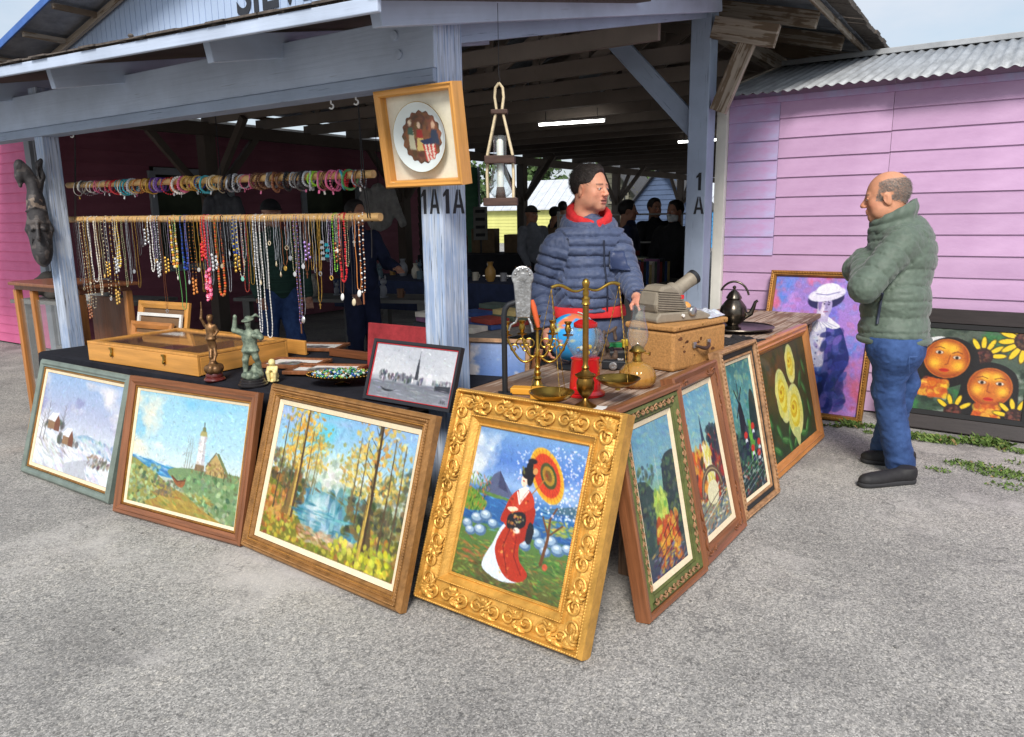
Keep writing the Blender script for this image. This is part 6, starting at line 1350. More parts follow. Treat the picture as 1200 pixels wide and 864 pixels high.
b = MB(); b.tube([(.036, 0, .152), (.055, 0, .152)], .003, 6); b.lathe([(.009, 0), (.009, .004), (0, .004)], 12, (.055, 0, .152), rotm(0, PI/2)); b.build('wick_knob', BRASS, T)
# --- fibre case, projector, bag
CASE = mat('tan_fibre_case', srgb(178, 130, 76), .6, var=.22, vscale=90, bump=.35, bscale=220)
ca = math.atan2(.45, .10); ln, dp, hh = .47, .28, .225
ax, ay = Vector((math.cos(ca), math.sin(ca), 0)), Vector((-math.sin(ca), math.cos(ca), 0))
c0 = Vector((-1.325, 3.37, Z)); cen = c0+ax*ln/2+ay*dp/2
T = thing('carrying_case', 'tan fibre carrying case with dark handle under the slide projector', 'case', cen, (0, 0, ca))
b = MB(); b.box((0, 0, hh/2-.016), (ln, dp, hh-.033)); b.build('case_body', CASE, T, bevel=.014)
b = MB(); b.box((0, 0, hh-.014), (ln+.016, dp+.016, .028)); b.build('lid', CASE, T, bevel=.008)
b = MB(); q = [(-.06+.12*f, -dp/2-.006-.026*math.sin(f*PI)**.5, hh*.50+.0*f-.018*math.sin(f*PI)) for f in np.linspace(0, 1, 14)]; b.tube(q, [.006+.004*math.sin(i/13*PI) for i in range(14)], 8); b.build('handle', mat('dark_leather', srgb(60, 40, 32), .4, var=.2), T, smooth=True)
for s_ in (-1, 1): b = MB(); b.box((s_*.064, -dp/2-.006, hh*.51), (.024, .012, .03)); b.build('handle_mount', STEEL, T, bevel=.003)
for x in (-.2, .2, 0): b = MB(); b.ball((x, -dp/2-.009, hh-.014), .004, 8, 6); b.build('stud', DBRASS, T)
b = MB(); b.lathe([(.009, 0), (.009, .002), (0, .002)], 12, (.0, -dp/2, hh*.62), rotm(PI/2)); b.build('lock', DBRASS, T)
SC = mat('dark_scuff', srgb(96, 60, 34), .8, var=.3); rs = np.random.RandomState(12)
for k in range(11):
    x, z, l = rs.uniform(-.18, .2), rs.uniform(.04, .17), rs.uniform(.008, .03)
    b = MB(); pts = [(x+l*math.cos(a)*(.5+.5*rs.rand()), z+l*.5*math.sin(a)*(.4+.6*rs.rand())) for a in np.linspace(0, 2*PI, 9)[:-1]]; b.prism(pts, -dp/2-.0012, -dp/2+.002); b.build('scuff', SC, T)
PROJ = mat('taupe_enamel', srgb(142, 132, 116), .45, .1, var=.1, vscale=30, bump=.08, bscale=150)
pc_ = cen+Vector((0, 0, hh+.001))-ax*.02+ay*.0
T = thing('slide_projector', 'taupe ribbed slide projector with upward lens barrel on tan case', 'projector', pc_, (0, 0, ca-.25))
b = MB(); b.prism([(-.19, 0), (.15, 0), (.165, .02), (.10, .045), (-.17, .05), (-.195, .02)], -.085, .085); b.build('base', PROJ, T, bevel=.008)
b = MB(); q = [(-.175, .045), (-.19, .09), (-.175, .145), (-.14, .178), (-.09, .182), (-.05, .16), (.01, .095), (.02, .05)]; b.prism(q, -.068, .068); b.build('lamp_house', PROJ, T, bevel=.014)
for k in range(9): b = MB(); b.box((-.075-.004*k, 0, .058+.0115*k), (.20-.009*k, .150, .0045), rotm(0, .1)); b.build('cooling_fin', PROJ, T, bevel=.001)
L_ = rotm(0, rad(62), 0); b = MB(); b.lathe([(.052, 0), (.054, .02), (.050, .03), (.036, .034), (.034, .12), (.036, .125), (.036, .15)], 26, (-.03, 0, .13), L_); b.build('lens_barrel', PROJ, T, smooth=True)
b = MB(); b.lathe([(.038, .15), (.039, .172), (.033, .172), (.03, .16), (0, .158)], 26, (-.03, 0, .13), L_); b.build('lens_rim', IRON, T, smooth=True)
b = MB(); b.lathe([(.024, 0), (.024, .012), (.018, .018), (0, .018)], 20, (.03, -.085, .048), rotm(PI/2)); b.build('focus_knob', STEEL, T, smooth=True)
b = MB(); b.lathe([(.008, 0), (.008, .01), (0, .01)], 12, (-.03, -.086, .03), rotm(PI/2)); b.build('switch', WHITE, T, smooth=True)
b = MB(); b.box((-.02, -.07, .12), (.02, .004, .02)); b.build('badge', REDP, T, bevel=.001)
bg_ = cen+ax*.17+Vector((0, 0, hh+.003)); b = MB()
def bagf(u, v):
    x = (u-.5)*.17; y = (v-.5)*.25; P = np.stack([x, y, 0*x], 1); e = np.minimum(np.minimum(u, 1-u), np.minimum(v, 1-v))
    P[:, 2] = .002+.028*np.clip(e*5, 0, 1)+.010*vnoise(P, 38, 4)*np.clip(e*6, 0, 1)+.006*vnoise(P, 90, 7)*np.clip(e*6, 0, 1); return P
b.grid(bagf, 26, 34); tag(b.build('plastic_bag', mat('cloudy_plastic', srgb(200, 206, 216), .12, var=.25, vscale=26, trans=.15, coat=.6), smooth=True, loc=bg_, rot=(0, 0, ca+.1)), 'crinkled clear plastic bag of papers on the tan case lid', 'bag')
# --- pewter teapot on a tray, and cups
p = gz(872, 389, Z)
T = thing('serving_tray', 'round tarnished silver tray at the far end of the plank table', 'tray', (p.x-.06, p.y+.05, Z))
b = MB(); b.lathe([(0, .004), (.15, .004), (.19, .010), (.225, .022), (.23, .026), (.222, .026), (.188, .014), (.15, .008), (0, .008)], 36); b.build('dish', PEWTER, T, smooth=True)
b = MB(); b.tube([(.227*math.cos(t), .227*math.sin(t), .026) for t in np.linspace(0, 2*PI, 48, endpoint=False)], .005, 6, closed=True); b.build('rope_rim', PEWTER, T, smooth=True)
tp = Vector((p.x-.10, p.y+.08, Z+.009))
T = thing('teapot', 'tarnished silver coffee pot with arched handle on the round tray', 'teapot', tp, (0, 0, rad(12)))
b = MB(); b.lathe([(.05, 0), (.055, .008), (.035, .02), (.05, .03), (.078, .06), (.088, .10), (.08, .14), (.055, .175), (.042, .19), (.05, .196), (.048, .205), (.03, .235), (.012, .25), (.006, .255), (.012, .265), (.010, .275), (0, .28)], 32, flute=.025, nf=8); b.build('body', PEWTER, T, smooth=True)
b = MB(); b.tube([(.07, 0, .08), (.11, 0, .10), (.125, 0, .14), (.135, 0, .175), (.15, 0, .185)], [.022, .017, .013, .010, .009], 12); b.build('spout', PEWTER, T, smooth=True)
b = MB(); q = [(.10*math.cos(t)*.95-.0, 0, .19+.115*math.sin(t)) for t in np.linspace(.25, PI-.5, 18)]; b.tube(q, .007, 8); b.build('handle', PEWTER, T, smooth=True)
for k, (px, py, r_, h, mm, lab, cat_) in enumerate(((806, 352, .05, .06, PEWTER, 'dull metal sugar bowl behind the projector lens', 'bowl'), (850, 357, .035, .07, WHITE, 'white china cup between the projector case and coffee pot', 'cup'))):
    q_ = gz(px, py, 1.0) if k == 1 else gz(px, 352, 1.0)
    d = Vector((q_.x, q_.y, 0))*1.02
    T = thing('sugar_bowl' if k == 0 else 'china_cup', lab, cat_, (-1.72 if k == 0 else -1.56, 4.35 if k == 0 else 4.55, Z))
    b = MB(); b.lathe([(r_*.6, 0), (r_*.65, h*.1), (r_*1.1, h*.5), (r_, h*1.0), (r_*.92, h*1.0), (r_*.98, h*.5), (r_*.5, h*.15), (0, h*.12)], 22); b.build('bowl', mm, T, smooth=True)
    if k == 0: b = MB(); b.lathe([(r_*1.02, h), (r_*.8, h*1.25), (r_*.2, h*1.4), (r_*.25, h*1.6), (0, h*1.65)], 20); b.build('lid', WHITE, T, smooth=True)
    else: b = MB(); b.tube([(r_, 0, h*.8), (r_*1.6, 0, h*.75), (r_*1.6, 0, h*.4), (r_*1.05, 0, h*.35)], .004, 6); b.build('handle', WHITE, T, smooth=True)
b = MB(); b.lathe([(0, 0), (.03, .004), (.04, .03), (.03, .06), (.012, .075), (0, .077)], 20); tag(b.build('wooden_ball', PINE, smooth=True, loc=(-1.66, 4.40, Z+.15)), 'small golden wooden finial standing by the projector case', 'ornament')
b = MB(); b.lathe([(.05, 0), (.055, .01), (.02, .02), (.018, .13), (.04, .14), (.042, .15), (0, .15)], 18); tag(b.build('candle_stand', PINE, smooth=True, loc=(-1.66, 4.40, Z)), 'turned wooden stand carrying the golden finial behind the projector', 'stand')
# black lace heap, small brown cloth
p = gz(862, 400, Z); b = MB(); rs = np.random.RandomState(4)
def lace(u, v):
    x = (u-.5)*.34; y = (v-.5)*.20; P = np.stack([x, y, 0*x], 1); e = np.minimum(np.minimum(u, 1-u), np.minimum(v, 1-v)); P[:, 2] = .002+np.clip(e*6, 0, 1)*(.016+.014*vnoise(P, 26, 2)+.008*vnoise(P, 60, 5)); P[:, :2] += .02*np.stack([vnoise(P, 14, 8), vnoise(P, 14, 9)], 1); return P
b.grid(lace, 40, 26); tag(b.build('lace_cloth', mat('black_lace', srgb(36, 34, 36), .85, var=.4, vscale=120, bump=.6, bscale=180), smooth=True, loc=(p.x, p.y, Z), rot=(0, 0, rad(60))), 'crumpled black lace cloth in front of the round silver tray', 'cloth')
# --- small clutter in the middle: driftwood figure, toy truck, camera, tins
p = gz(706, 424, Z)
T = thing('driftwood_carving', 'gnarled dark wooden carving behind the gumball machine', 'carving', (p.x, p.y, Z)); s = SDF((-.09, -.09, -.005), (.09, .09, .2), .005); rs = np.random.RandomState(6)
q = np.array([0, 0, .0])
for k in range(16): e = np.array([rs.normal(0, .025), rs.normal(0, .02), .01*k+.01]); s.cap(e, e+rs.normal(0, .02, 3)+np.array([0, 0, .02]), .018*(1-k/26), .009, .01)
s.ell((0, 0, .01), (.06, .05, .015), .01); solid('carving', mat('driftwood', srgb(84, 66, 54), .7, var=.4, vscale=30, bump=.4), T, s)
p = gz(724, 420, Z)
T = thing('toy_truck', 'small green and yellow toy truck beside the oil lamp', 'toy', (p.x, p.y, Z+.045), (0, 0, rad(40)))
TG = mat('toy_green', srgb(40, 130, 76), .4, var=.1); TY = mat('toy_yellow', srgb(222, 190, 60), .4, var=.1)
b = MB(); b.box((-.02, 0, .028), (.075, .045, .025)); b.build('truck_bed', TG, T, bevel=.003); b = MB(); b.box((.04, 0, .034), (.036, .042, .042)); b.build('cab', TY, T, bevel=.005)
for x in (-.04, .04):
    for y in (-.024, .024): b = MB(); b.lathe([(.012, -.005), (.012, .005), (0, .005)], 14, (x, y, .012), rotm(PI/2)); b.build('wheel', IRON, T)
T = thing('storage_tin', 'flat black metal box carrying the toy truck', 'box', (p.x, p.y, Z), (0, 0, rad(40))); b = MB(); b.box((0, 0, .020), (.2, .12, .040)); b.build('box', IRON, T, bevel=.004); b = MB(); b.box((0, 0, .0425), (.205, .125, .004)); b.build('lid', mat('grey_tin', srgb(96, 98, 102), .45, .4, var=.2), T, bevel=.001)
p = gz(716, 432, Z)
T = thing('folding_camera', 'old black folding camera lying near the right scale pan', 'camera', (p.x+.02, p.y-.0, Z), (0, 0, rad(15)))
b = MB(); b.box((0, 0, .022), (.12, .05, .044)); b.build('camera_body', IRON, T, bevel=.006); b = MB(); b.lathe([(.02, 0), (.02, .02), (.015, .022), (0, .018)], 18, (0, -.025, .022), rotm(PI/2)); b.build('lens', STEEL, T, smooth=True); b = MB(); b.box((.03, 0, .049), (.03, .02, .010)); b.build('viewfinder', STEEL, T, bevel=.002)

# ================================================================== HANGING THINGS
RY = 2.80
def rod(label, pa, pb, r):
    A, B = at(*pa, 1, RY), at(*pb, 1, RY)
    T = thing('wooden_rod', label, 'rod', (A+B)/2)
    d = (B-A)/2; b = MB(); b.tube([-d, -d*.33, d*.33, d], r, 16); b.build('dowel', BAMBOO, T, smooth=True)
    return A, B
U0, U1 = rod('upper pale wooden rod strung with bracelets', (80, 217.5), (438, 204), .0195)
L0, L1 = rod('lower pale wooden rod strung with necklaces', (80, 257.5), (446, 254.5), .0205)
HOOK = WHITE
for k, (px, py0, rodpts, lab) in enumerate(((418, 122, ((429, 204.5), (436, 254.8)), 'black cord holding up the right ends of both rods'), (86, 158, ((92, 217), (92, 257.5)), 'black cord holding up the left ends of both rods'))):
    h = at(px, py0, 1, 2.74); T = thing('black_cord', lab, 'cord', (h.x, RY, h.z))
    a_, c_ = at(*rodpts[0], 1, RY), at(*rodpts[1], 1, RY)
    for s_ in (-1, 1):
        O = Vector((h.x, RY, h.z)); b = MB()
        b.tube([Vector((0, -.05, 0)), a_-O+Vector((s_*.008, -.021, 0)), c_-O+Vector((s_*.008, -.022, 0)), c_-O+Vector((s_*.004, 0, -.023))], .003, 6); b.build('strand', CORD, T)
    b = MB(); b.tube([c_-O+Vector((0, -.01, -.02)), c_-O+Vector((.006, -.016, -.12)), c_-O+Vector((-.004, -.012, -.2))], .0025, 6); b.build('tail', CORD, T)
for k, (px, py) in enumerate(((388, 122), (417, 117), (84, 157))):
    h = at(px, py, 1, 2.70); b = MB(); q = [(0, 0, .03), (0, 0, .0)]+[(.011*math.sin(t), 0, -.011+.011*math.cos(t)) for t in np.linspace(.3, 4.2, 12)]
    b.tube(q, .004, 6); tag(b.build('cup_hook', WHITE, smooth=True, loc=h, rot=(0, 0, .5)), ('empty white hook under the eave beam left of the cord', 'white hook under the eave beam carrying the right cord', 'white hook under the eave beam carrying the left cord')[k], 'hook', 'white hooks under the beam')
JEWEL = mat('polished_beads', (1, 1, 1), .3, var=.08, attr=True, coat=.3); JMET = mat('jewellery_metal', (1, 1, 1), .35, .8, var=.1, attr=True)
rs = np.random.RandomState(21)
CN = {'silver': (186, 188, 192), 'gold': (206, 164, 76), 'red': (196, 30, 40), 'orange': (226, 84, 40), 'purple': (104, 60, 150), 'turquoise': (60, 170, 186), 'cream': (222, 206, 172), 'brown': (112, 72, 44), 'black': (34, 32, 36),
      'green': (80, 150, 80), 'lime': (160, 220, 60), 'pink': (226, 110, 150), 'pearl': (230, 226, 216), 'blue': (36, 70, 170), 'grey': (120, 118, 118), 'amber': (196, 120, 50), 'navy': (34, 44, 96), 'yellow': (232, 196, 50), 'lilac': (160, 130, 190), 'teal': (120, 186, 166), 'copper': (150, 92, 60), 'white': (236, 236, 234)}
# --- bracelets
segs = [(90, 112, ['silver', 'pearl', 'grey']), (112, 128, ['silver', 'green', 'pink']), (128, 138, ['red']), (138, 158, ['silver', 'turquoise', 'pearl']), (158, 180, ['gold', 'gold', 'amber']), (180, 197, ['purple', 'purple', 'lilac']), (197, 206, ['orange', 'red']),
        (206, 218, ['pearl', 'green', 'pink']), (218, 233, ['gold', 'cream']), (233, 246, ['turquoise', 'turquoise', 'blue']), (246, 264, ['cream', 'brown', 'gold']), (264, 284, ['grey', 'silver', 'black']), (284, 300, ['pink', 'silver', 'black']), (300, 322, ['brown', 'grey', 'silver']),
        (322, 336, ['brown', 'copper']), (336, 366, ['silver', 'black', 'copper', 'grey']), (366, 372, ['lime']), (372, 400, ['grey', 'silver', 'brown', 'pink']), (400, 416, ['turquoise', 'cream', 'red', 'green']), (416, 430, ['brown', 'silver'])]
for x0, x1, cols in segs:
    px = x0+1.0
    while px < x1:
        f = (px-80)/(438-80); # perspective-correct position along the rod
        P = at(px, 217.5+(204-217.5)*f, 1, RY); P.z = U0.z+(U1.z-U0.z)*((P.x-U0.x)/(U1.x-U0.x))
        c = cols[rs.randint(len(cols))]; R = rs.uniform(.034, .05); tr = rs.choice([.0025, .0035, .005, .0065]); beaded = rs.rand() < .5
        b = MB(); b.col = (1, 1, 1); col = np.array(srgb(*CN[c])); n = 22
        pts = [(.3*.01*math.sin(3*t), R*math.cos(t)*.95, R*math.sin(t)) for t in np.linspace(0, 2*PI, n, endpoint=False)]
        if beaded:
            for q in pts: b.ball(q, tr*1.25+.0012, 6, 4, col=np.clip(col*(.8+.4*rs.rand()), 0, 1))
        else: b.tube(pts, tr, 6, closed=True, col=col)
        if rs.rand() < .22:
            w_ = srgb(*CN[['white', 'silver', 'pearl', 'pink', 'gold'][rs.randint(5)]]); b.box((0, 0, -R-.014), (.010, .002, .018), rotm(0, rs.normal(0, .3), 0), col=w_)
        o = b.build('bracelet', JMET if c in ('silver', 'gold', 'grey', 'copper') and not beaded else JEWEL, smooth=True, loc=(P.x, RY, P.z+.0195-R+tr*.6), rot=(rs.normal(0, .1), rs.normal(0, .06), rs.normal(.1, .35)))
        tag(o, f"{c} {'beaded' if beaded else ('thick band' if tr > .004 else 'thin wire')} bracelet looped over the upper rod", 'bracelet', 'bracelets on the upper rod')
        px += rs.uniform(3.0, 5.4)
# --- necklaces
def necklace(px, yend, hw, style, cols, r=.003, pend=None, label=None, pc='silver', twist=0):
    f = (px-80)/(446-80); P = at(px, 257.5+(254.5-257.5)*f, 1, RY); P.z = L0.z+(L1.z-L0.z)*((P.x-L0.x)/(L1.x-L0.x))
    E = at(px, yend, 1, RY); Ld = P.z-E.z-(.03 if pend else 0)
    b = MB(); b.col = (1, 1, 1); hw = hw
    q = [(-hw*.5, .0, .0215), (-hw*.9, -.020, .010)]
    n1 = 12
    for k in range(1, n1): q.append((-hw+hw*.18*(k/n1)**2, -.024+.002*math.sin(k+px), -(Ld-hw)*k/n1))
    for t in np.linspace(PI, 2*PI, 9): q.append((hw*.82*math.cos(t), -.026, -(Ld-hw)+hw*.9*math.sin(t)))
    for k in range(n1-1, 0, -1): q.append((hw-hw*.18*(k/n1)**2, -.021+.002*math.cos(k+px), -(Ld-hw)*k/n1))
    q += [(hw*.9, -.018, .010), (hw*.5, .0, .0215)]
    q = np.array(q); seg = np.linalg.norm(np.diff(q, axis=0), axis=1); s_ = np.r_[0, np.cumsum(seg)]
    cc = [np.array(srgb(*CN[c])) for c in cols]
    if style == 'chain':
        m = int(s_[-1]/.012); qq = np.stack([np.interp(np.linspace(0, s_[-1], m), s_, q[:, i]) for i in range(3)], 1)
        b.tube(qq, [r*(1.0 if i % 2 else .62) for i in range(m)], 5, col=cc[0])
    elif style == 'cord': b.tube(q, r, 6, col=cc[0])
    else:
        gap = {'beads': 2.05, 'spaced': 3.6, 'graded': 2.0}[style]; t = 0; k = 0
        b.tube(q, .0009, 4, col=cc[-1]*.6)
        while t < s_[-1]:
            fr = abs(t/s_[-1]-.5)*2; rr = r*((1.5-1.0*fr) if style == 'graded' else (.8+.5*((k*7) % 3)/2))
            p_ = np.array([np.interp(t, s_, q[:, i]) for i in range(3)])
            b.ball(p_, rr, 6, 5, col=np.clip(cc[(k*5) % len(cc)]*(.85+.3*rs.rand()), 0, 1)); t += gap*rr; k += 1
    bz = -Ld; pcol = np.array(srgb(*CN[pc]))
    if pend == 'disc': b.lathe([(0, -.0015), (.013, -.0015), (.014, 0), (.013, .0015), (0, .002)], 14, (0, -.027, bz-.012), rotm(PI/2), col=pcol)
    elif pend == 'shell': b.ball((0, -.028, bz-.018), (.013, .006, .020), 10, 8, rotm(0, .2), col=pcol)
    elif pend == 'drop': b.lathe([(0, -.034), (.005, -.028), (.006, -.02), (.002, -.006), (0, 0)], 8, (0, -.026, bz), col=pcol)
    elif pend == 'cross': b.box((0, -.027, bz-.018), (.004, .003, .034), col=pcol); b.box((0, -.027, bz-.012), (.018, .003, .004), col=pcol)
    elif pend == 'ring': b.tube([(.011*math.cos(t), -.027, bz-.012+.011*math.sin(t)) for t in np.linspace(0, 2*PI, 14, endpoint=False)], .0025, 5, closed=True, col=pcol)
    elif pend == 'bar': b.box((0, -.027, bz-.028), (.007, .004, .055), col=pcol)
    elif pend in ('flowers', 'butterflies', 'cluster'):
        N = {'flowers': 16, 'butterflies': 7, 'cluster': 9}[pend]
        for k in range(N):
            z = bz+.10*(k/N)-.02 if pend != 'flowers' else bz+.19*(k/N)-.02; x = (.012+.008*rs.rand())*(1 if k % 2 else -1); c_ = cc[k % len(cc)] if pend != 'cluster' else pcol*(.8+.4*rs.rand())
            if pend == 'flowers':
                b.lathe([(.004, -.004), (.013, .004), (.015, .008), (.011, .006), (0, .0)], 9, (x, -.032, z), rotm(PI/2+rs.normal(0, .3), 0, rs.normal(0, .3)), col=c_); b.ball((x, -.040, z), .004, 6, 4, col=srgb(240, 200, 210))
            elif pend == 'butterflies': b.box((x-.006, -.03, z), (.012, .002, .016), rotm(0, .4), col=c_); b.box((x+.006, -.03, z), (.012, .002, .016), rotm(0, -.4), col=c_)
            else: b.ball((x, -.030, z), (.009, .007, .010), 7, 5, col=c_)
    o = b.build('necklace', JMET if style == 'chain' and cols[0] in ('silver', 'gold', 'grey', 'copper') else JEWEL, smooth=True, loc=(P.x, RY, P.z), rot=(0, 0, rs.normal(0, .12)))
    tag(o, label or f"{' and '.join(dict.fromkeys(cols[:2]))} {'chain' if style == 'chain' else 'cord' if style == 'cord' else 'bead'} necklace{' with '+pend+' pendant' if pend else ''} on the lower rod", 'necklace', 'necklaces on the lower rod')
special = [(109, 330, .030, 'beads', ['white', 'pearl'], .0042, None, 'long white bead necklace near the left end of the lower rod', 'white'),
 (124, 352, .022, 'spaced', ['cream', 'black'], .0050, 'ring', 'black and cream spaced beads ending in a silver ring', 'silver'), (133, 356, .020, 'spaced', ['pearl', 'black', 'gold'], .005, 'cluster', 'black and pearl beads with a gold cluster at the bottom', 'gold'),
 (139, 313, .018, 'graded', ['yellow', 'cream'], .007, None, 'graded pale yellow bead necklace left of centre', 'gold'), (178, 318, .018, 'beads', ['white', 'pearl'], .005, None, 'chunky white bead necklace on the lower rod', 'white'), (186, 325, .020, 'beads', ['black', 'silver'], .0052, 'cluster', 'black and silver bead necklace with a silver cluster', 'silver'),
 (205, 313, .022, 'graded', ['cream', 'amber', 'yellow'], .0100, None, 'large cream and honey bead necklace beside the blue one', 'gold'), (211, 362, .030, 'cord', ['green'], .0030, None, 'long green cord necklace hanging lowest left of centre', 'gold'),
 (217, 316, .020, 'graded', ['blue', 'navy'], .0085, None, 'bright blue bead necklace on the lower rod', 'blue'), (226, 345, .018, 'spaced', ['amber', 'black'], .004, 'cluster', 'black strung amber bead necklace right of the blue beads', 'amber'),
 (240, 306, .012, 'graded', ['red', 'orange'], .0085, 'cluster', 'necklace of bright red oval stones', 'red'), (244, 352, .012, 'beads', ['pink', 'red', 'pink'], .0040, 'flowers', 'pink and red flower cluster necklace', 'pink'), (258, 346, .030, 'graded', ['amber', 'copper', 'orange'], .0085, None, 'large orange-brown wooden bead necklace beside the pink flowers', 'amber'),
 (263, 300, .010, 'beads', ['black'], .0050, None, 'short black bead necklace beside the wooden beads', 'black'), (277, 305, .014, 'graded', ['navy', 'blue', 'yellow'], .0065, 'drop', 'navy bead necklace with a yellow drop', 'yellow'), (283, 330, .018, 'spaced', ['cream', 'silver'], .004, 'disc', 'cream bead necklace with a pale teal disc', 'teal'),
 (288, 342, .026, 'beads', ['brown', 'red'], .0032, None, 'thin red-brown seed bead loop', 'red'), (301, 388, .012, 'beads', ['white', 'silver'], .0046, None, 'very long white chain, left one of the two longest', 'white'), (310, 394, .020, 'beads', ['white', 'pearl'], .0040, None, 'very long white bead loop, right one of the two longest', 'white'),
 (335, 318, .016, 'chain', ['copper'], .0032, 'disc', 'copper chain necklace with a round medallion', 'gold'), (349, 384, .012, 'spaced', ['copper', 'lilac'], .0042, 'bar', 'long copper necklace ending in a brown bar', 'brown'), (352, 376, .018, 'chain', ['silver'], .002, 'shell', 'long silver chain with a white shell beside the brown bar', 'white'),
 (363, 306, .014, 'chain', ['silver'], .003, 'cluster', 'silver chain with a lilac flower cluster', 'lilac'), (374, 360, .016, 'chain', ['gold'], .0028, 'cross', 'long gold chain with a small gold cross', 'gold'), (383, 305, .014, 'chain', ['silver', 'turquoise'], .003, 'butterflies', 'silver chain with pale blue butterflies', 'turquoise'),
 (394, 318, .010, 'beads', ['lime', 'green'], .0040, None, 'neon green bead necklace beside the red one', 'lime'), (404, 330, .022, 'beads', ['red'], .0078, None, 'bright red round bead necklace near the right end', 'red'), (401, 350, .012, 'cord', ['brown'], .0022, 'shell', 'brown cord with a white shell left of the red beads', 'white'),
 (414, 356, .010, 'cord', ['black'], .0018, 'shell', 'black cord with a cream shell at the right end', 'cream'), (421, 346, .014, 'cord', ['amber'], .0030, 'shell', 'tan leather cord with a white shell at the right end', 'white'), (426, 350, .012, 'spaced', ['white', 'copper'], .006, 'bar', 'shell and copper bead necklace, last on the right', 'copper'),
 (98, 372, .016, 'spaced', ['copper', 'cream'], .0045, 'cluster', 'long copper bead necklace, first on the left', 'copper'), (103, 360, .020, 'spaced', ['cream', 'grey'], .004, None, 'long cream and grey bead loop near the left post', 'cream'), (114, 345, .014, 'beads', ['pearl', 'cream'], .0040, None, 'pearl loop beside the long white necklace', 'pearl')]
for (px, ye, hw, st, cols, r, pend, lab, pc) in special: necklace(px, ye, hw, st, cols, r*.70, pend, lab, pc)
used = sorted(s_[0] for s_ in special); px = 90
gen = [('chain', ['silver']), ('chain', ['silver']), ('chain', ['grey']), ('chain', ['silver']), ('chain', ['grey']), ('chain', ['gold']), ('beads', ['copper', 'brown']), ('chain', ['silver']), ('spaced', ['silver', 'lilac']), ('beads', ['grey', 'silver']), ('chain', ['copper']), ('spaced', ['green', 'cream']), ('spaced', ['pearl', 'silver']), ('chain', ['silver']), ('chain', ['gold']), ('beads', ['lilac', 'grey']), ('chain', ['silver']), ('beads', ['black', 'grey'])]
pens = [None, 'disc', 'drop', 'cluster', None, 'ring', None, 'cross', 'disc']
while px < 432:
    if min(abs(px-u) for u in used) > 1.6:
        st, cols = gen[rs.randint(len(gen))]; pd = pens[rs.randint(len(pens))]
        necklace(px, rs.uniform(282, 342)+(25 if rs.rand() < .12 else 0), rs.uniform(.006, .016), st, cols, rs.uniform(.0012, .0022), pd, None, ['silver', 'gold', 'copper', 'cream', 'silver', 'pearl'][rs.randint(6)])
    px += rs.uniform(2.4, 6.2)

# --- plate in a shadow-box frame on the corner post
T = picture('framed_plate', 'round picture plate in a deep honey wood shadow-box frame on corner post', (-2.128, 2.555, 1.662), rad(0), rad(-8), cat='framed plate')
W, H = 0.425, 0.40
rails([(0, -.03), (0, .035), (.006, .040), (.014, .034), (.022, .034), (.028, .026), (.03, -.03)], W, H, PINE, T)
b = MB(); b.box((0, .012, H/2), (W-.055, .006, H-.055)); b.build('mat_board', mat('cream_mat', srgb(226, 220, 200), .85, var=.05, vscale=40), T)
b = MB(); b.lathe([(0, .012), (.108, .012), (.122, .020), (.140, .032), (.142, .034), (.140, .036), (.120, .024), (.108, .016), (0, .016)], 48, (.0, .012, H/2), rotm(PI/2)); b.build('plate', mat('white_china', srgb(214, 222, 220), .18, var=.03, coat=.5), T, smooth=True)
b = MB(); b.tube([(.141*math.cos(t), -.023, H/2+.141*math.sin(t)) for t in np.linspace(0, 2*PI, 48, endpoint=False)], .0014, 5, closed=True); b.build('gilt_rim', BRASS, T, smooth=True)
A = Art(96, 96, 31); A.grad([(0, (96, 60, 40)), (.5, (130, 84, 56)), (1, (90, 56, 38))], noise=.2); A.dabs(200, (0, 1, 0, 1), [(150, 96, 60), (80, 48, 34), (120, 80, 56), (60, 50, 50)], .06, 1.4, .4, 1, .5)
A.poly([(.18, .7), (.2, .3), (.3, .3), (.34, .72)], (196, 190, 160)); A.ell(.24, .22, .045, .06, (226, 200, 170)); A.poly([(.16, .42), (.2, .3), (.3, .3), (.3, .45)], (70, 96, 80)); A.poly([(.36, .74), (.4, .36), (.52, .36), (.56, .74)], (206, 180, 110)); A.poly([(.37, .5), (.4, .36), (.52, .36), (.54, .52)], (160, 50, 44)); A.ell(.46, .28, .045, .06, (226, 196, 166))
A.poly([(.7, .62), (.74, .38), (.88, .38), (.92, .66)], (50, 60, 80)); A.ell(.8, .3, .045, .06, (214, 176, 146)); A.poly([(.44, .56), (.74, .52), (.76, .64), (.56, .66)], (44, 54, 84))
for k in range(7): A.poly([(.50+k*.045, .63+.004*k), (.545+k*.045, .63), (.60+k*.035, .95), (.565+k*.035, .95)], (196, 60, 54) if k % 2 == 0 else (226, 214, 196))
lin = np.where(A.a <= .04045, A.a/12.92, ((A.a+.055)/1.055)**2.4); b = MB(); b.col = (1, 1, 1); V = [(0, 0, 0)]; Fc = []; nr, na = 24, 72
for i in range(1, nr+1):
    for j in range(na):
        t = j*2*PI/na; R = .104*(1+.05*math.sin(t*17)*(i/nr)**6)*i/nr; V.append((R*math.cos(t), 0, R*math.sin(t)))
for j in range(na): Fc.append((0, 1+j, 1+(j+1) % na))
for i in range(nr-1):
    for j in range(na): q = 1+i*na; Fc.append((q+j, q+na+j, q+na+(j+1) % na, q+(j+1) % na))
V = np.array(V); iu = np.clip(((V[:, 0]/.222+.5)*96).astype(int), 0, 95); iv = np.clip(((.5-V[:, 2]/.222)*96).astype(int), 0, 95)
b.add(V+np.array([0, -.0052, H/2]), Fc, lin[iv, iu]); b.build('plate_picture', PRINT, T, colors=True)

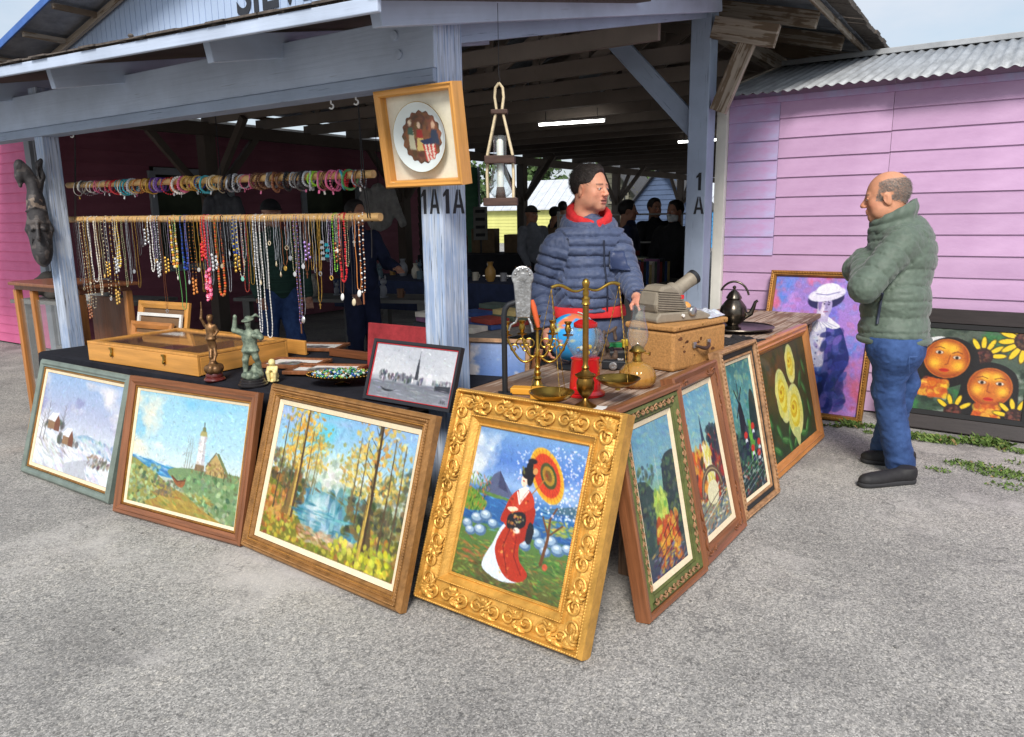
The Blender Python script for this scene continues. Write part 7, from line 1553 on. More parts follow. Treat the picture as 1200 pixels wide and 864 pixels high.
# --- rope and wood hanging lantern
T = thing('hanging_lantern', 'rope and wood hanging lantern with glass cylinder and white candle', 'lantern', (-1.99, 2.9, 1.595), (0, 0, rad(30)))
ROPE = mat('cream_rope', srgb(222, 204, 168), .85, var=.12, vscale=60, bump=.4, bscale=240); DKW = mat('dark_bar_wood', srgb(74, 52, 44), .6, var=.3, vscale=4, stretch=(2, 20, 20), bump=.2)
for sy in (-.02, .02):
    for sx in (-1, 1):
        b = MB(); b.tube([(sx*.058, sy, .0), (sx*.06, sy, .12), (sx*.056, sy, .21), (sx*.02, sy*.6, .37), (sx*.012, sy*.5, .40), (sx*.020, sy*.4, .455), (sx*.016, sy*.3, .495), (0, sy*.3, .515)], .0058, 8); b.build('rope', ROPE, T, smooth=True)
for z, w, h, d in ((.0, .155, .036, .08), (.185, .135, .034, .085), (.392, .075, .02, .05)):
    if z == .185:
        for s_ in (-1, 1): b = MB(); b.box((0, s_*.044, z), (w, .014, h)); b.build('wooden_bar', DKW, T, bevel=.003); b = MB(); b.box((s_*.052, 0, z), (.03, .072, h-.004)); b.build('wooden_bar', DKW, T, bevel=.003)
    else: b = MB(); b.box((0, 0, z), (w, d, h)); b.build('wooden_bar', DKW, T, bevel=.004)
b = MB(); b.lathe([(.03, .02), (.05, .04), (.053, .07), (.04, .12), (.031, .15), (.031, .29), (.029, .29), (.029, .15), (.038, .12), (.051, .07), (.048, .041), (.028, .023)], 28); b.build('glass_cylinder', GLASS, T, smooth=True)
b = MB(); b.lathe([(.0, .018), (.024, .018), (.02, .05), (.018, .06), (.018, .065), (0, .065)], 18); b.build('candle_cup', DKW, T, smooth=True)
b = MB(); b.lathe([(.0155, .066), (.0155, .268), (.008, .276), (0, .272)], 18); b.build('candle', mat('candle_wax', srgb(240, 238, 230), .5, var=.03, sss=.2), T, smooth=True)
b = MB(); b.tube([(0, 0, .51), (.006, 0, .53), (0, 0, .55), (0, 0, .845)], .0014, 5); b.build('hanging_wire', IRON, T)

# --- carved mask on the left post
T = thing('carved_mask', 'long dark carved wooden face mask hung on the left post', 'mask', (-5.535, 2.535, 1.24), (0, 0, rad(58)))
s = SDF((-.17, -.14, -.01), (.19, .08, .74), .005)
s.ell((0, 0, .20), (.095, .06, .20), .03); s.ell((0, 0, .36), (.085, .055, .14), .04); s.ell((0, -.01, .10), (.075, .065, .09), .03)
s.cap((.0, -.065, .30), (0, -.095, .19), .012, .02, .02); s.cap((-.03, -.05, .11), (.03, -.05, .11), .013, k=.01); s.cap((-.028, -.052, .088), (.028, -.052, .088), .014, k=.01); s.cap((-.03, -.075, .1), (.03, -.075, .1), .003, k=.004, sub=True)
for e in (-1, 1):
    s.ell((e*.042, -.052, .255), (.028, .02, .016), .008, rotm(0, e*.3, 0)); s.cap((e*.016, -.078, .252), (e*.068, -.05, .262), .0035, k=.003, sub=True); s.cap((e*.012, -.065, .305), (e*.075, -.03, .29), .010, .007, .01); s.chain([(e*.085, -.01, .30), (e*.1, 0, .25), (e*.085, 0, .2)], [.014, .018, .012], .012); s.cap((e*.05, -.065, .2), (e*.07, -.045, .15), .004, k=.004)
for k in range(3): s.tube = None; s.chain([(-.085+.012*k, -.03, .37+.022*k), (0, -.06, .40+.022*k), (.085-.012*k, -.03, .37+.022*k)], [.007, .008, .007], .006)
s.chain([(0, 0, .45), (.0, .0, .55), (-.045, -.01, .62), (-.085, -.02, .66), (-.10, -.03, .60), (-.1, -.03, .54)], [.07, .052, .045, .04, .03, .016], .03); s.ell((-.088, -.035, .66), (.035, .035, .04), .015); s.ell((-.102, -.062, .66), (.012, .012, .02), .008); s.cap((-.075, -.065, .675), (-.095, -.065, .645), .003, k=.003, sub=True)
s.chain([(.05, .0, .52), (.075, .0, .60), (.06, .0, .67), (.085, -.005, .70)], [.022, .026, .026, .018], .02); s.ell((.07, -.02, .62), (.014, .02, .04), .01, sub=True)
V, Q = s.mesh(); V = relax(V, Q, 1, .4); V[:, 0] *= .72; b = MB(); b.col = (1, 1, 1)
cc = np.tile(np.array(srgb(56, 54, 56)), (len(V), 1)); hi = vnoise(V, 30, 4) > .25; cc[hi] = np.array(srgb(86, 80, 78)); band = (np.abs((V[:, 2]-.40)-(.03-.03*np.abs(V[:, 0])/.09)) < .03) & (V[:, 1] < -.02); cc[band & (vnoise(V, 60, 7) > .1)] = np.array(srgb(130, 116, 104))
b.add(V, Q.tolist(), cc); b.build('face', mat('charred_wood', (1, 1, 1), .6, var=.25, attr=True, vscale=20, bump=.3, bscale=90), T, smooth=True, colors=True)

# ================================================================== PEOPLE
def cd(px, py, D):
    """point at depth D along the view axis"""
    return _C+D*(_fw+_rt*((px-PW/2)/F)+_up*((PH/2-py)/F))
SKIN = mat('skin', (1, 1, 1), .5, var=.06, vscale=40, attr=True, sss=.06, bump=.22, bscale=240)
def head_mesh(h=.0032, skin=(206, 150, 120), hair=(60, 50, 44), bald=False, stubble=.0, brow=(60, 46, 38), fat=1.0, mouth=0.0, mask=False):
    """chin at z=0, crown at .24; faces +X"""
    s = SDF((-.14, -.12, -.13), (.15, .12, .26), h)
    s.ell((-.012, 0, .150), (.100, .078, .092), .01); s.ell((.032, 0, .098), (.062, .062*fat, .090), .03); s.ell((.030, 0, .045), (.056, .056*fat, .045), .03); s.cap((.070, -.012, .018), (.070, .012, .018), .020, k=.02)
    for e in (-1, 1):
        s.ell((.056, e*.042*fat, .088), (.026, .022, .024), .02); s.ell((.03, e*.048*fat, .05), (.035, .02, .035), .02)
    s.cap((.080, -.034, .132), (.080, .034, .132), .012, k=.018)
    s.cap((.088, 0, .126), (.113, 0, .086), .009, .0125, .012)
    for e in (-1, 1):
        s.ell((.104, e*.012, .081), (.012, .008, .008), .006); s.ell((.100, e*.032, .115), (.017, .018, .011), .008, sub=True); s.ell((.082, e*.031, .114), (.0125, .0145, .0105), .002)
        s.cap((.093, e*.017, .1225), (.088, e*.045, .118), .0042, k=.004)
        s.ell((-.004, e*.079, .108), (.020, .007, .033), .004, rotm(0, .25, e*.35)); s.ell((.004, e*.088, .108), (.010, .005, .018), .004, sub=True)
    s.cap((.094, -.019, .0575), (.094, .019, .0575), .0062, k=.006); s.cap((.092, -.016, .0455-mouth), (.092, .016, .0455-mouth), .0072, k=.006); s.cap((.104, -.018, .0515-mouth/2), (.104, .018, .0515-mouth/2), .0028+mouth*.4, k=.002, sub=True)
    s.cap((-.022, 0, .06), (-.040, 0, -.11), .060*fat, .064*fat, .03)
    V, Q = s.mesh(); V = relax(V, Q, 1, .25); x, y, z = V.T; N = vnormals(V, Q)
    sk = np.array(srgb(*skin)); c = np.tile(sk, (len(V), 1))
    red = np.exp(-((z-.08)/.03)**2)*np.clip(x/.09, 0, 1)*.2; c = c*(1-red[:, None])+red[:, None]*np.array(srgb(205, 110, 92))
    c *= (1+.06*vnoise(V, 60, 3))[:, None]
    if stubble: m = (np.clip((.075-z)/.04, 0, 1)*np.clip((x+.01)/.04, 0, 1)*(z > -.0))[:, None]*stubble; c = c*(1-m)+m*np.array(srgb(96, 78, 70))
    lip = ((np.abs(z-.0515+mouth/2) < .0115+mouth/2) & (np.abs(y) < .022) & (x > .086)); c[lip] = np.array(srgb(186, 116, 100)); inn = lip & (np.abs(z-.0515+mouth/2) < .0022+mouth*.5) & (x < .1); c[inn] = np.array(srgb(70, 30, 28))
    for e in (-1, 1):
        d = np.sqrt(((y-e*.031)/.0125)**2+((z-.1135)/.0058)**2); ey = (d < 1) & (x > .082); c[ey] = np.array(srgb(214, 206, 200)); ir = (np.hypot(y-e*.030, z-.1135) < .0052) & (x > .082); c[ir] = np.array(srgb(50, 36, 30))
        br = (np.abs(z-(.137-.12*(np.abs(y)-.03)**1*np.sign(np.abs(y)-.03)*.0-.1*np.clip(np.abs(y)-.04, 0, 1))) < .0045) & (np.abs(y-e*.031) < .020) & (x > .062); c[br] = c[br]*.35+.65*np.array(srgb(*brow))
    if bald:
        hm = (x < .045-.25*np.clip(z-.12, -.05, .05)) & (z > .085) & (z < .205-.30*np.clip(x+.01, 0, .1)) & (np.abs(y) > .0) & ~((np.abs(y) > .074) & (z < .14) & (x > -.03)) & (z > .10-.3*np.clip(-x-.03, 0, .1)); f = np.clip(.72+.5*vnoise(V, 300, 4), 0, 1)*hm; c = c*(1-f[:, None])+f[:, None]*np.array(srgb(*hair))
    if mask:
        mm = (x > .035) & (z < .092-.5*np.abs(y)*.3) & (z > .005); c[mm] = np.array(srgb(206, 210, 212)); V = V+N*(mm*.004)[:, None]
    return V, Q, c
def hair_mesh(h=.004, thick=.010, long=0.0, quiff=0.0):
    s = SDF((-.16, -.13, -.08), (.15, .13, .30), h); t = thick
    s.ell((-.016, 0, .152), (.100+t, .078+t, .092+t), .01); s.ell((.012, 0, .214), (.066, .060, .030+quiff), .02)
    if long: s.ell((-.05, 0, .07), (.06, .085, .10+long), .03)
    s.ell((.122, 0, .120), (.076, .098, .112), .010, sub=True); s.ell((.02, .105, .07), (.055, .05, .085), .01, sub=True); s.ell((.02, -.105, .07), (.055, .05, .085), .01, sub=True); s.ell((-.02, 0, -.03-long*1.5), (.2, .2, .10), .01, sub=True)
    V, Q = s.mesh(); N = vnormals(V, Q); V = V+N*(.0012*vnoise(V*np.array([.5, 1, .5]), 170, 3)+.0008*vnoise(V, 60, 5))[:, None]; return V, Q
def strands(V, Q, n, L, w, flow, mask, seed=1, lift=.5, fz=.28):
    """short tapered hairs rooted on the surface"""
    rs = np.random.RandomState(seed); N = vnormals(V, Q); c = V[Q].mean(1); ok = np.where(mask(c))[0]; k = ok[rs.randint(len(ok), size=n)]
    p = c[k]+rs.normal(0, .0015, (n, 3)); nn = N[Q[k, 0]]; d = nn*lift+np.array(flow)+rs.normal(0, fz, (n, 3)); d /= np.linalg.norm(d, axis=1)[:, None]; sd = np.cross(d, nn); sd /= np.linalg.norm(sd, axis=1)[:, None]+1e-6
    l = (L*(.6+.7*rs.rand(n)))[:, None]; mid_ = p+d*l*.55; tip = p+d*l+(np.array(flow)*.25-nn*.12)*l; P = np.stack([p-sd*w, p+sd*w, mid_+sd*w*.8, mid_-sd*w*.8, tip], 1).reshape(-1, 3)
    i = np.arange(n)*5; return P, np.stack([i, i+1, i+2, i+3], 1).tolist()+np.stack([i+3, i+2, i+4], 1).tolist()
def rz(a): return np.array(Matrix.Rotation(a, 3, 'Z'))
def place_mesh(V, R, s, p): return (V*s) @ np.array(R).T+np.array(p)
def quilt(V, Q, segs, pitch, amp, wr=.004, seed=1):
    """padding rows along the nearest limb axis plus wrinkles; segs = [(points, radius)]"""
    N = vnormals(V, Q); best = np.full(len(V), 9.); S = np.zeros(len(V)); wmul = np.ones(len(V))
    for pts, r, m in segs:
        acc = 0.0
        for a, b_ in zip(pts[:-1], pts[1:]):
            a, b_ = np.array(a), np.array(b_); ab = b_-a; L = np.linalg.norm(ab); t = np.clip(((V-a)@ab)/L**2, 0, 1); d = np.linalg.norm(V-a-t[:, None]*ab, axis=1)-r
            m_ = d < best; best[m_] = d[m_]; S[m_] = acc+t[m_]*L; wmul[m_] = m; acc += L
    S2 = S+.006*vnoise(V, 9, seed)+.003*vnoise(V, 25, seed+2)
    u = (S2/pitch) % 1.0; ds = np.minimum(u, 1-u)*pitch; row = np.sin(PI*u)**.7; gr = np.exp(-(ds/.0085)**2)
    cr = vnoise(V*np.array([1, 1, 2.0]), 30, seed+1)*.5+vnoise(V, 70, seed+3)*.35; puck = vnoise(V*np.array([1.6, 1.6, .5]), 48, seed+5)*gr
    return V+N*(amp*(.55*row-.35)*wmul-amp*.8*gr*wmul+wr*cr*(.3+.7*row)+wr*.7*puck)[:, None]
def put(name, V, Q, m, parent, base, col=None, smooth=True):
    b = MB()
    if col is not None: b.col = (1, 1, 1)
    b.add(np.asarray(V)-np.array(base), Q.tolist() if hasattr(Q, 'tolist') else Q, col); return b.build(name, m, parent, smooth=smooth, colors=col is not None)
def hand_mesh(M, curl=(20, 35, 45), h=.003, scale=1.0, col=(205, 146, 122), side=1):
    s = SDF((-.06, -.07, -.12), (.2, .09, .05), h); s.ell((.045, 0, 0), (.052, .042, .017), .01); s.cap((-.05, 0, .0), (.02, 0, 0), .027, .026, .02)
    for y, L, bx in ((.031, .070, .082), (.0105, .080, .087), (-.0105, .075, .084), (-.030, .058, .076)):
        p = np.array([bx, y, .0]); a = 0; s.cap((.04, y*.7, 0), p, .012, .0098, .006)
        for k, f in enumerate((.45, .31, .24)): a += rad(curl[k]); q = p+L*f*np.array([math.cos(a), y*.12, -math.sin(a)]); s.cap(p, q, .0094-.0008*k, .0088-.0008*k, .003); p = q
    s.cap((.012, .026, -.004), (.045, .055, -.016), .015, .0115, .010); s.cap((.045, .055, -.016), (.074, .060, -.026), .011, .009, .004)
    V, Q = s.mesh(); V = relax(V, Q, 1, .3); V = V*scale; V[:, 1] *= side
    if side < 0: Q = Q[:, ::-1]
    V = V @ np.array(M.to_3x3()).T+np.array(M.translation); c = np.tile(np.array(srgb(*col)), (len(V), 1))*(1+.06*vnoise(V, 70, 2))[:, None]
    return V, Q, c
def join(parts):
    Vs, Qs, Cs = [], [], []; n = 0
    for V, Q, c in parts: Vs.append(V); Qs.append(Q+n); Cs.append(c); n += len(V)
    return np.concatenate(Vs), np.concatenate(Qs), np.concatenate(Cs)
def shoe(parent, base, toe, heel, m, sole):
    """toe and heel world points on the ground"""
    d = Vector(toe)-Vector(heel); L = d.length; a = math.atan2(d.y, d.x)
    s = SDF((-.05, -.08, -.01), (L+.05, .08, .16), .005)
    s.cap((.055, 0, .055), (L-.05, .003, .036), .045, .037, .03); s.cap((.05, 0, .055), (.048, 0, .075), .046, .046, .03); s.ell((L*.7, 0, .04), (L*.3, .046, .036), .02); s.cut((0, 0, .02), (0, 0, -1)); s.cut((0, 0, .095), (0, 0, 1))
    V, Q = s.mesh(); V = place_mesh(V, rz(a), 1, heel); put('shoe', V, Q, m, parent, base)
    s = SDF((-.06, -.08, -.012), (L+.06, .08, .05), .005); s.cap((.045, 0, .018), (L-.045, 0, .020), .046, .044, .01); s.ell((L*.7, 0, .018), (L*.3, .05, .02), .01); s.cut((0, 0, .001), (0, 0, -1)); s.cut((0, 0, .028), (0, 0, 1))
    V, Q = s.mesh(); V = place_mesh(V, rz(a), 1, heel); put('shoe_sole', V, Q, sole, parent, base)
def snap(V, p, d):
    """push p along d onto the outermost surface point near that line"""
    w = V-p; t = w@d; r = np.linalg.norm(w-t[:, None]*d, axis=1); m = r < .02
    return p+d*(t[m].max() if m.any() else 0)

NAVY = mat('navy_puffer_nylon', srgb(70, 82, 112), .6, var=.12, vscale=30, bump=.15, bscale=130, sheen=.2)
NAVYD = mat('navy_pocket', srgb(54, 66, 100), .5, var=.1)
ZIP = mat('dark_zip', srgb(38, 44, 62), .5, var=.1)
REDH = mat('red_fleece', srgb(206, 44, 48), .85, var=.12, vscale=30, bump=.25, bscale=200)
SLACK = mat('blue_grey_trousers', srgb(70, 80, 106), .8, var=.15, vscale=14, bump=.2, bscale=200)
SAGE = mat('sage_puffer_nylon', srgb(88, 102, 90), .6, var=.12, vscale=30, bump=.15, bscale=130, sheen=.2)
DENIM = mat('blue_denim', srgb(44, 72, 124), .8, var=.3, vscale=9, bump=.3, bscale=260, col2=srgb(62, 92, 146))
SHOE = mat('black_shoe', srgb(34, 33, 35), .65, var=.2, vscale=40, bump=.2); SOLE = mat('dark_rubber', srgb(48, 48, 50), .8, var=.1)
ZS = np.array([0, 0, 1.0])

# ------------------------------------------------------------------ the seller
SB = np.array([-2.30, 4.24, 0.0]); fa = rad(-46); FD = np.array([math.cos(fa), math.sin(fa), 0]); LD = np.array([-math.sin(fa), math.cos(fa), 0])
P_ = thing('person', 'man in navy puffer jacket and red hood standing behind the plank table', 'person', SB)
shL, shR = cd(725, 286, 4.72), cd(650, 289, 4.66); elL, wrL = cd(737, 326, 4.58), cd(746, 349, 4.33); elR, wrR = cd(634, 343, 4.74), cd(641, 388, 4.58)
chest, belly, hip = cd(691, 300, 4.72), cd(689, 345, 4.70), cd(689, 388, 4.72); nk = cd(691, 262, 4.74)
Rb = np.stack([FD, LD, ZS], 1)
s = SDF((-2.85, 3.7, .74), (-1.55, 4.85, 1.66), .0065)
s.ell(chest, (.16, .215, .23), .03, Rb); s.ell(belly, (.175, .215, .21), .05, Rb); s.ell(belly-ZS*.14, (.17, .215, .16), .05, Rb); s.cap(shL-LD*.05+ZS*.01, shR+LD*.05+ZS*.01, .10, k=.06); s.cap(nk-ZS*.06, nk, .12, .09, .05)
s.chain([shL, elL, wrL], [.086, .074, .054], .03); s.chain([shR, elR, wrR], [.088, .078, .056], .03)
s.cut(hip+ZS*.07, (0, 0, -1)) if False else None
# hem: cut the torso below the hem but keep the sleeves
hz = cd(688, 366, 4.6)[2]; X, Y, Zg = [(s.lo[i]+s.h*np.arange(s.n[i])) for i in range(3)]
lat = (X[:, None, None]-chest[0])*LD[0]+(Y[None, :, None]-chest[1])*LD[1]+0*Zg[None, None, :]
fwd_ = (X[:, None, None]-chest[0])*FD[0]+(Y[None, :, None]-chest[1])*FD[1]+0*Zg[None, None, :]
s.F = np.where((np.abs(lat) < .245) & (fwd_ < .24), np.maximum(s.F, (hz-Zg)[None, None, :]), s.F).astype(np.float32)
for e, w_, o_ in ((wrL, elL, 0), (wrR, elR, 0)):
    d = (np.array(e)-np.array(w_)); d /= np.linalg.norm(d); sphere = np.sqrt((X[:, None, None]-e[0])**2+(Y[None, :, None]-e[1])**2+(Zg[None, None, :]-e[2])**2) < .11
    pl_ = (X[:, None, None]-e[0])*d[0]+(Y[None, :, None]-e[1])*d[1]+(Zg[None, None, :]-e[2])*d[2]; s.F = np.where(sphere, np.maximum(s.F, pl_), s.F).astype(np.float32)
V, Q = s.mesh(); V = relax(V, Q, 1, .4)
V = quilt(V, Q, [([nk+ZS*.05, nk-ZS*1.0], .20, 1), ([shL, elL, wrL], .075, 1.0), ([shR, elR, wrR], .075, 1.0)], .062, .013, .006)
put('jacket', V, Q, NAVY, P_, SB); JV = V
# zip, pocket, hood, hem of the hoodie
b = MB(); zp = [snap(JV, nk-ZS*(.10+k*.03)+LD*.03, FD)+FD*.001 for k in range(17)]; zp = [q for q in zp if q[2] > hz+.005]
zs = np.array(zp); zs[:, :2] = (zs[:, :2]+np.roll(zs[:, :2], 1, 0)+np.roll(zs[:, :2], -1, 0))/3 if len(zs) > 3 else zs[:, :2]; zs[0], zs[-1] = zp[0], zp[-1]
b.tube(zs-SB, .008, 6, flat=.6); b.build('zip', ZIP, P_, smooth=True)
b = MB(); g_ = []
for j in range(9):
    for i in range(8): g_.append(snap(JV, nk-ZS*(.165+j*.0135)+LD*(.062+i*.0125), FD)+FD*.004)
g_ = np.array(g_)-SB; b.add(g_, [(j*8+i, j*8+i+1, (j+1)*8+i+1, (j+1)*8+i) for j in range(8) for i in range(7)]); o = b.build('chest_pocket', NAVYD, P_, smooth=True); o.modifiers.new('s', 'SOLIDIFY').thickness = .004
b = MB(); b.tube([g_[j*8]+FD*.006 for j in range(9)], .004, 6); b.build('pocket_zip', ZIP, P_, smooth=True)
def ring(c, r, tilt, tube, m, name, parent, base, f, l, a0=-2.6, a1=2.6, k=.01, h=.006, drop=.0, rise=.0):
    pts = [c+f*(r*1.1*math.cos(t))*-1+l*(r*math.sin(t))+ZS*(tilt*math.cos(t)) for t in np.linspace(a0, a1, 22)]
    A_ = np.array(pts); s = SDF(A_.min(0)-tube-.02, A_.max(0)+tube+.02+ZS*rise, h)
    for p, q in zip(pts[:-1], pts[1:]): s.cap(p, q, tube, k=k); (s.cap(p+ZS*rise, q+ZS*rise, tube*.8, k=k) if rise else None)
    V, Q = s.mesh(); V = relax(V, Q, 1, .4); N = vnormals(V, Q); V = V+N*(.004*vnoise(V, 30, 6))[:, None]; return put(name, V, Q, m, parent, base)
hd_a = rad(-10); HR = rz(hd_a); hs = 1.14; chin = cd(703, 244.5, 4.66); HP = np.array(chin)+HR@np.array([-.068*hs, 0, 0])-ZS*.012
neckc = HP+HR@np.array([-.035*hs, 0, -.03])
ring(nk+ZS*.020-FD*.012, .118, .060, .030, REDH, 'hood', P_, SB, FD, LD, -2.95, 2.95, rise=.04)
ring(nk-ZS*.022-FD*.01, .150, .044, .032, NAVY, 'jacket_collar', P_, SB, FD, LD, -2.75, 2.75, rise=.03)
s = SDF(SB+np.array([-.45, -.45, hz-.10]), SB+np.array([.45, .45, hz+.06]), .0075); s.cap(belly*np.array([1, 1, 0])+ZS*(hz-.03)-LD*.075, belly*np.array([1, 1, 0])+ZS*(hz-.03)+LD*.075, .168, k=.02); s.cut((0, 0, hz+.03), (0, 0, 1)); s.cut((0, 0, hz-.035), (0, 0, -1)); V, Q = s.mesh(); put('hoodie_hem', V, Q, REDH, P_, SB)
# trousers and body
ft = [SB+LD*.13-ZS*0, SB-LD*.13]; hp = [hip+LD*.10, hip-LD*.10]
s = SDF(SB+np.array([-.4, -.4, .05]), SB+np.array([.4, .4, hz+.05]), .009); s.cap(hp[0], hp[1], .135, k=.04)
for e, (f_, h_) in enumerate(zip(ft, hp)): s.chain([h_, (h_+f_)/2+FD*.03, f_+ZS*.10], [.115, .085, .075], .04)
s.cut((0, 0, .07), (0, 0, -1)); V, Q = s.mesh(); N = vnormals(V, Q); V = V+N*(.007*vnoise(V*np.array([1, 1, .6]), 16, 3)+.004*vnoise(V, 40, 4))[:, None]; put('trousers', V, Q, SLACK, P_, SB)
for f_ in ft: shoe(P_, SB, f_+FD*.19, f_-FD*.09, SHOE, SOLE)
hv, hq, hc = head_mesh(skin=(222, 158, 128), stubble=.26, brow=(48, 36, 30), fat=1.10, mouth=.004); hv = place_mesh(hv, HR, hs, HP)
Mh = Matrix(); xd = Vector(cd(757, 362, 4.18))-Vector(wrL); xd.normalize(); zd = Vector((0, 0, 1)); yd = zd.cross(xd).normalized(); zd = xd.cross(yd); Mh = Matrix((xd, yd, zd)).transposed().to_4x4(); Mh.translation = Vector(wrL)+xd*.035
h1 = hand_mesh(Mh, (12, 25, 30), scale=1.0, col=(214, 146, 122), side=-1)
Mh2 = Matrix((Vector((0, 0, -1)), Vector(FD), Vector(LD)*-1)).transposed().to_4x4(); Mh2.translation = Vector(wrR)+Vector((0, 0, -.03)); h2 = hand_mesh(Mh2, (15, 25, 30), col=(206, 140, 116))
s = SDF((-2.85, 3.7, .08), (-1.55, 4.85, 1.66), .014); s.ell(chest, (.12, .18, .22), .05, Rb); s.ell(belly, (.13, .18, .2), .05, Rb); s.cap(hp[0], hp[1], .09, k=.04); s.cap(shL, shR, .06, k=.04); s.cap(nk-ZS*.05, neckc, .06, k=.03); s.chain([shL, elL, wrL], [.05, .042, .03], .02); s.chain([shR, elR, wrR], [.05, .042, .03], .02)
for f_, h_ in zip(ft, hp): s.chain([h_, (h_+f_)/2+FD*.03, f_+ZS*.12], [.085, .055, .045], .03)
bv, bq = s.mesh(); bc = np.tile(np.array(srgb(206, 150, 124)), (len(bv), 1)); V, Q, c = join([(bv, bq, bc), (hv, hq, hc), h1, h2]); put('body', V, Q, SKIN, P_, SB, c)
HAIR = mat('dark_brown_hair', srgb(50, 42, 38), .45, var=.45, vscale=60, stretch=(1, 1, .4), bump=.9, bscale=190)
hv, hq = hair_mesh(.0035, thick=.006, quiff=.002); hb = MB(); hb.add(place_mesh(hv, HR, hs, HP)-SB, hq.tolist()); sp1, sf1 = strands(hv, hq, 5200, .015, .0006, (-.45, 0, .25), lambda c: c[:, 2] > .08, 1, .22, .10); hb.add(place_mesh(sp1, HR, hs, HP)-SB, sf1); hb.build('hair', HAIR, P_, smooth=True)

# ------------------------------------------------------------------ the visitor with crossed arms
BB = np.array([-.53, 4.70, 0.0]); fa = rad(188); FD = np.array([math.cos(fa), math.sin(fa), 0]); LD = np.array([-math.sin(fa), math.cos(fa), 0]); Rb = np.stack([FD, LD, ZS], 1); D0 = 4.27
V_ = thing('person', 'balding man in sage green puffer jacket and jeans with folded arms', 'person', BB)
J = lambda px, py, dl=0.0: np.array(cd(px, py, D0))+LD*dl
sh = J(1058, 282); chest = J(1055, 305); belly = J(1049, 355); hip = J(1047, 402); nk = J(1046, 258)
shN, shF = sh+LD*.17, sh-LD*.17
elN = J(1014, 334, .21); wrN = J(1020, 305, -.10)+FD*.04; elF = J(1004, 318, -.16); wrF = J(1030, 316, .10)+FD*.03
s = SDF(BB+np.array([-.6, -.5, .66]), BB+np.array([.45, .5, 1.62]), .0065)
s.ell(chest, (.175, .205, .24), .03, Rb); s.ell(belly, (.185, .205, .22), .05, Rb); s.ell(J(1047, 388), (.185, .205, .13), .05, Rb); s.ell(J(1070, 300), (.11, .19, .22), .05, Rb); s.cap(shN-LD*.05, shF+LD*.05, .095, k=.06); s.cap(J(1052, 275), nk, .11, .085, .05); s.cap(J(1044, 292), J(1036, 268), .115, .085, .05)
s.chain([shN, elN, wrN], [.095, .082, .066], .022); s.chain([shF, elF, wrF], [.092, .08, .064], .022)
hz = J(1047, 398)[2]; s.cut((0, 0, hz), (0, 0, -1)); V, Q = s.mesh(); V = relax(V, Q, 1, .4)
V = quilt(V, Q, [([nk+ZS*.05, hip-ZS*.4], .17, 1), ([shN, elN, wrN], .075, .8), ([shF, elF, wrF], .075, .8)], .086, .0055, .0065, 5); put('jacket', V, Q, SAGE, V_, BB); JV = V
zp = np.array([snap(JV, J(1034+(1028-1034)*k/8, 338+(376-338)*k/8, .0), LD)+LD*.002 for k in range(9)]); b = MB(); b.tube(zp-BB, .007, 6, flat=.6); b.build('pocket_zip', ZIP, V_, smooth=True)
s = SDF(BB+np.array([-.5, -.5, hz-.03]), BB+np.array([.5, .5, hz+.05]), .0075); s.ell(J(1047, 398)*np.array([1, 1, 0])+ZS*(hz+.006), (.196, .214, .06), .01, Rb); s.cut((0, 0, hz+.022), (0, 0, 1)); s.cut((0, 0, hz-.014), (0, 0, -1)); Vh, Qh = s.mesh(); put('jacket_hem', Vh, Qh, SAGE, V_, BB)
anN, anF = gz(1052, 560), gz(1028, 541); anN = np.array([anN.x, anN.y+.06, .05]); anF = np.array([anF.x+.02, anF.y+.06, .05])
hN, hF = hip+LD*.10, hip-LD*.10; kN = np.array([J(1036, 480)[0], (hN[1]+anN[1])/2, .52]); kF = np.array([J(1050, 480)[0]-.0, (hF[1]+anF[1])/2, .52])
s = SDF(BB+np.array([-.45, -.6, .02]), BB+np.array([.45, .7, hz+.06]), .008); s.cap(hN-LD*.02, hF+LD*.02, .145, k=.04); s.chain([hN-ZS*.02, kN, anN+ZS*.02], [.112, .082, .080], .03); s.chain([hF-ZS*.02, kF, anF+ZS*.02], [.112, .080, .078], .03); s.ell(hip-FD*.05-ZS*.04, (.115, .17, .13), .05, Rb); s.cut((0, 0, .038), (0, 0, -1)); s.cut((0, 0, hz+.03), (0, 0, 1))
V, Q = s.mesh(); N = vnormals(V, Q); z = V[:, 2]; fold = np.exp(-((z-.5)/.13)**2)+1.4*np.exp(-((z-.12)/.10)**2)+.5; V = V+N*(.0034*fold*vnoise(V*np.array([.7, .7, 1.3])+np.stack([V[:, 2]*.6, 0*z, 0*z], 1), 24, 8)+.0022*vnoise(V, 60, 4))[:, None]; put('jeans', V, Q, DENIM, V_, BB)
b = MB(); q = [snap(V, J(1064+(1060-1064)*k/7*0+k*1.2, 410+0*k, 0)-ZS*.0, LD)+LD*.002 for k in range(8)]; q2 = [snap(V, J(1064, 410+k*3.2, 0), LD)+LD*.002 for k in range(7)]; b.tube(np.array(q)-BB, .0022, 5); b.tube(np.array(q2)-BB, .0022, 5); b.build('pocket_stitching', mat('denim_thread', srgb(70, 96, 146), .8), V_)
t1, h1_ = gz(1006, 571), gz(1071, 566); shoe(V_, BB, np.array([t1.x, t1.y, 0]), np.array([h1_.x, h1_.y+.02, 0]), SHOE, SOLE)
t2, h2_ = gz(1008, 541), gz(1062, 541); shoe(V_, BB, np.array([t2.x, t2.y, 0]), np.array([t2.x+.30, t2.y+.05, 0]), SHOE, SOLE)
HR = rz(rad(187)) @ np.array(Matrix.Rotation(rad(6), 3, 'Y')); hs = 1.10; HP = np.array(J(1022, 258))+HR@np.array([-.072*hs, 0, 0])-ZS*.010
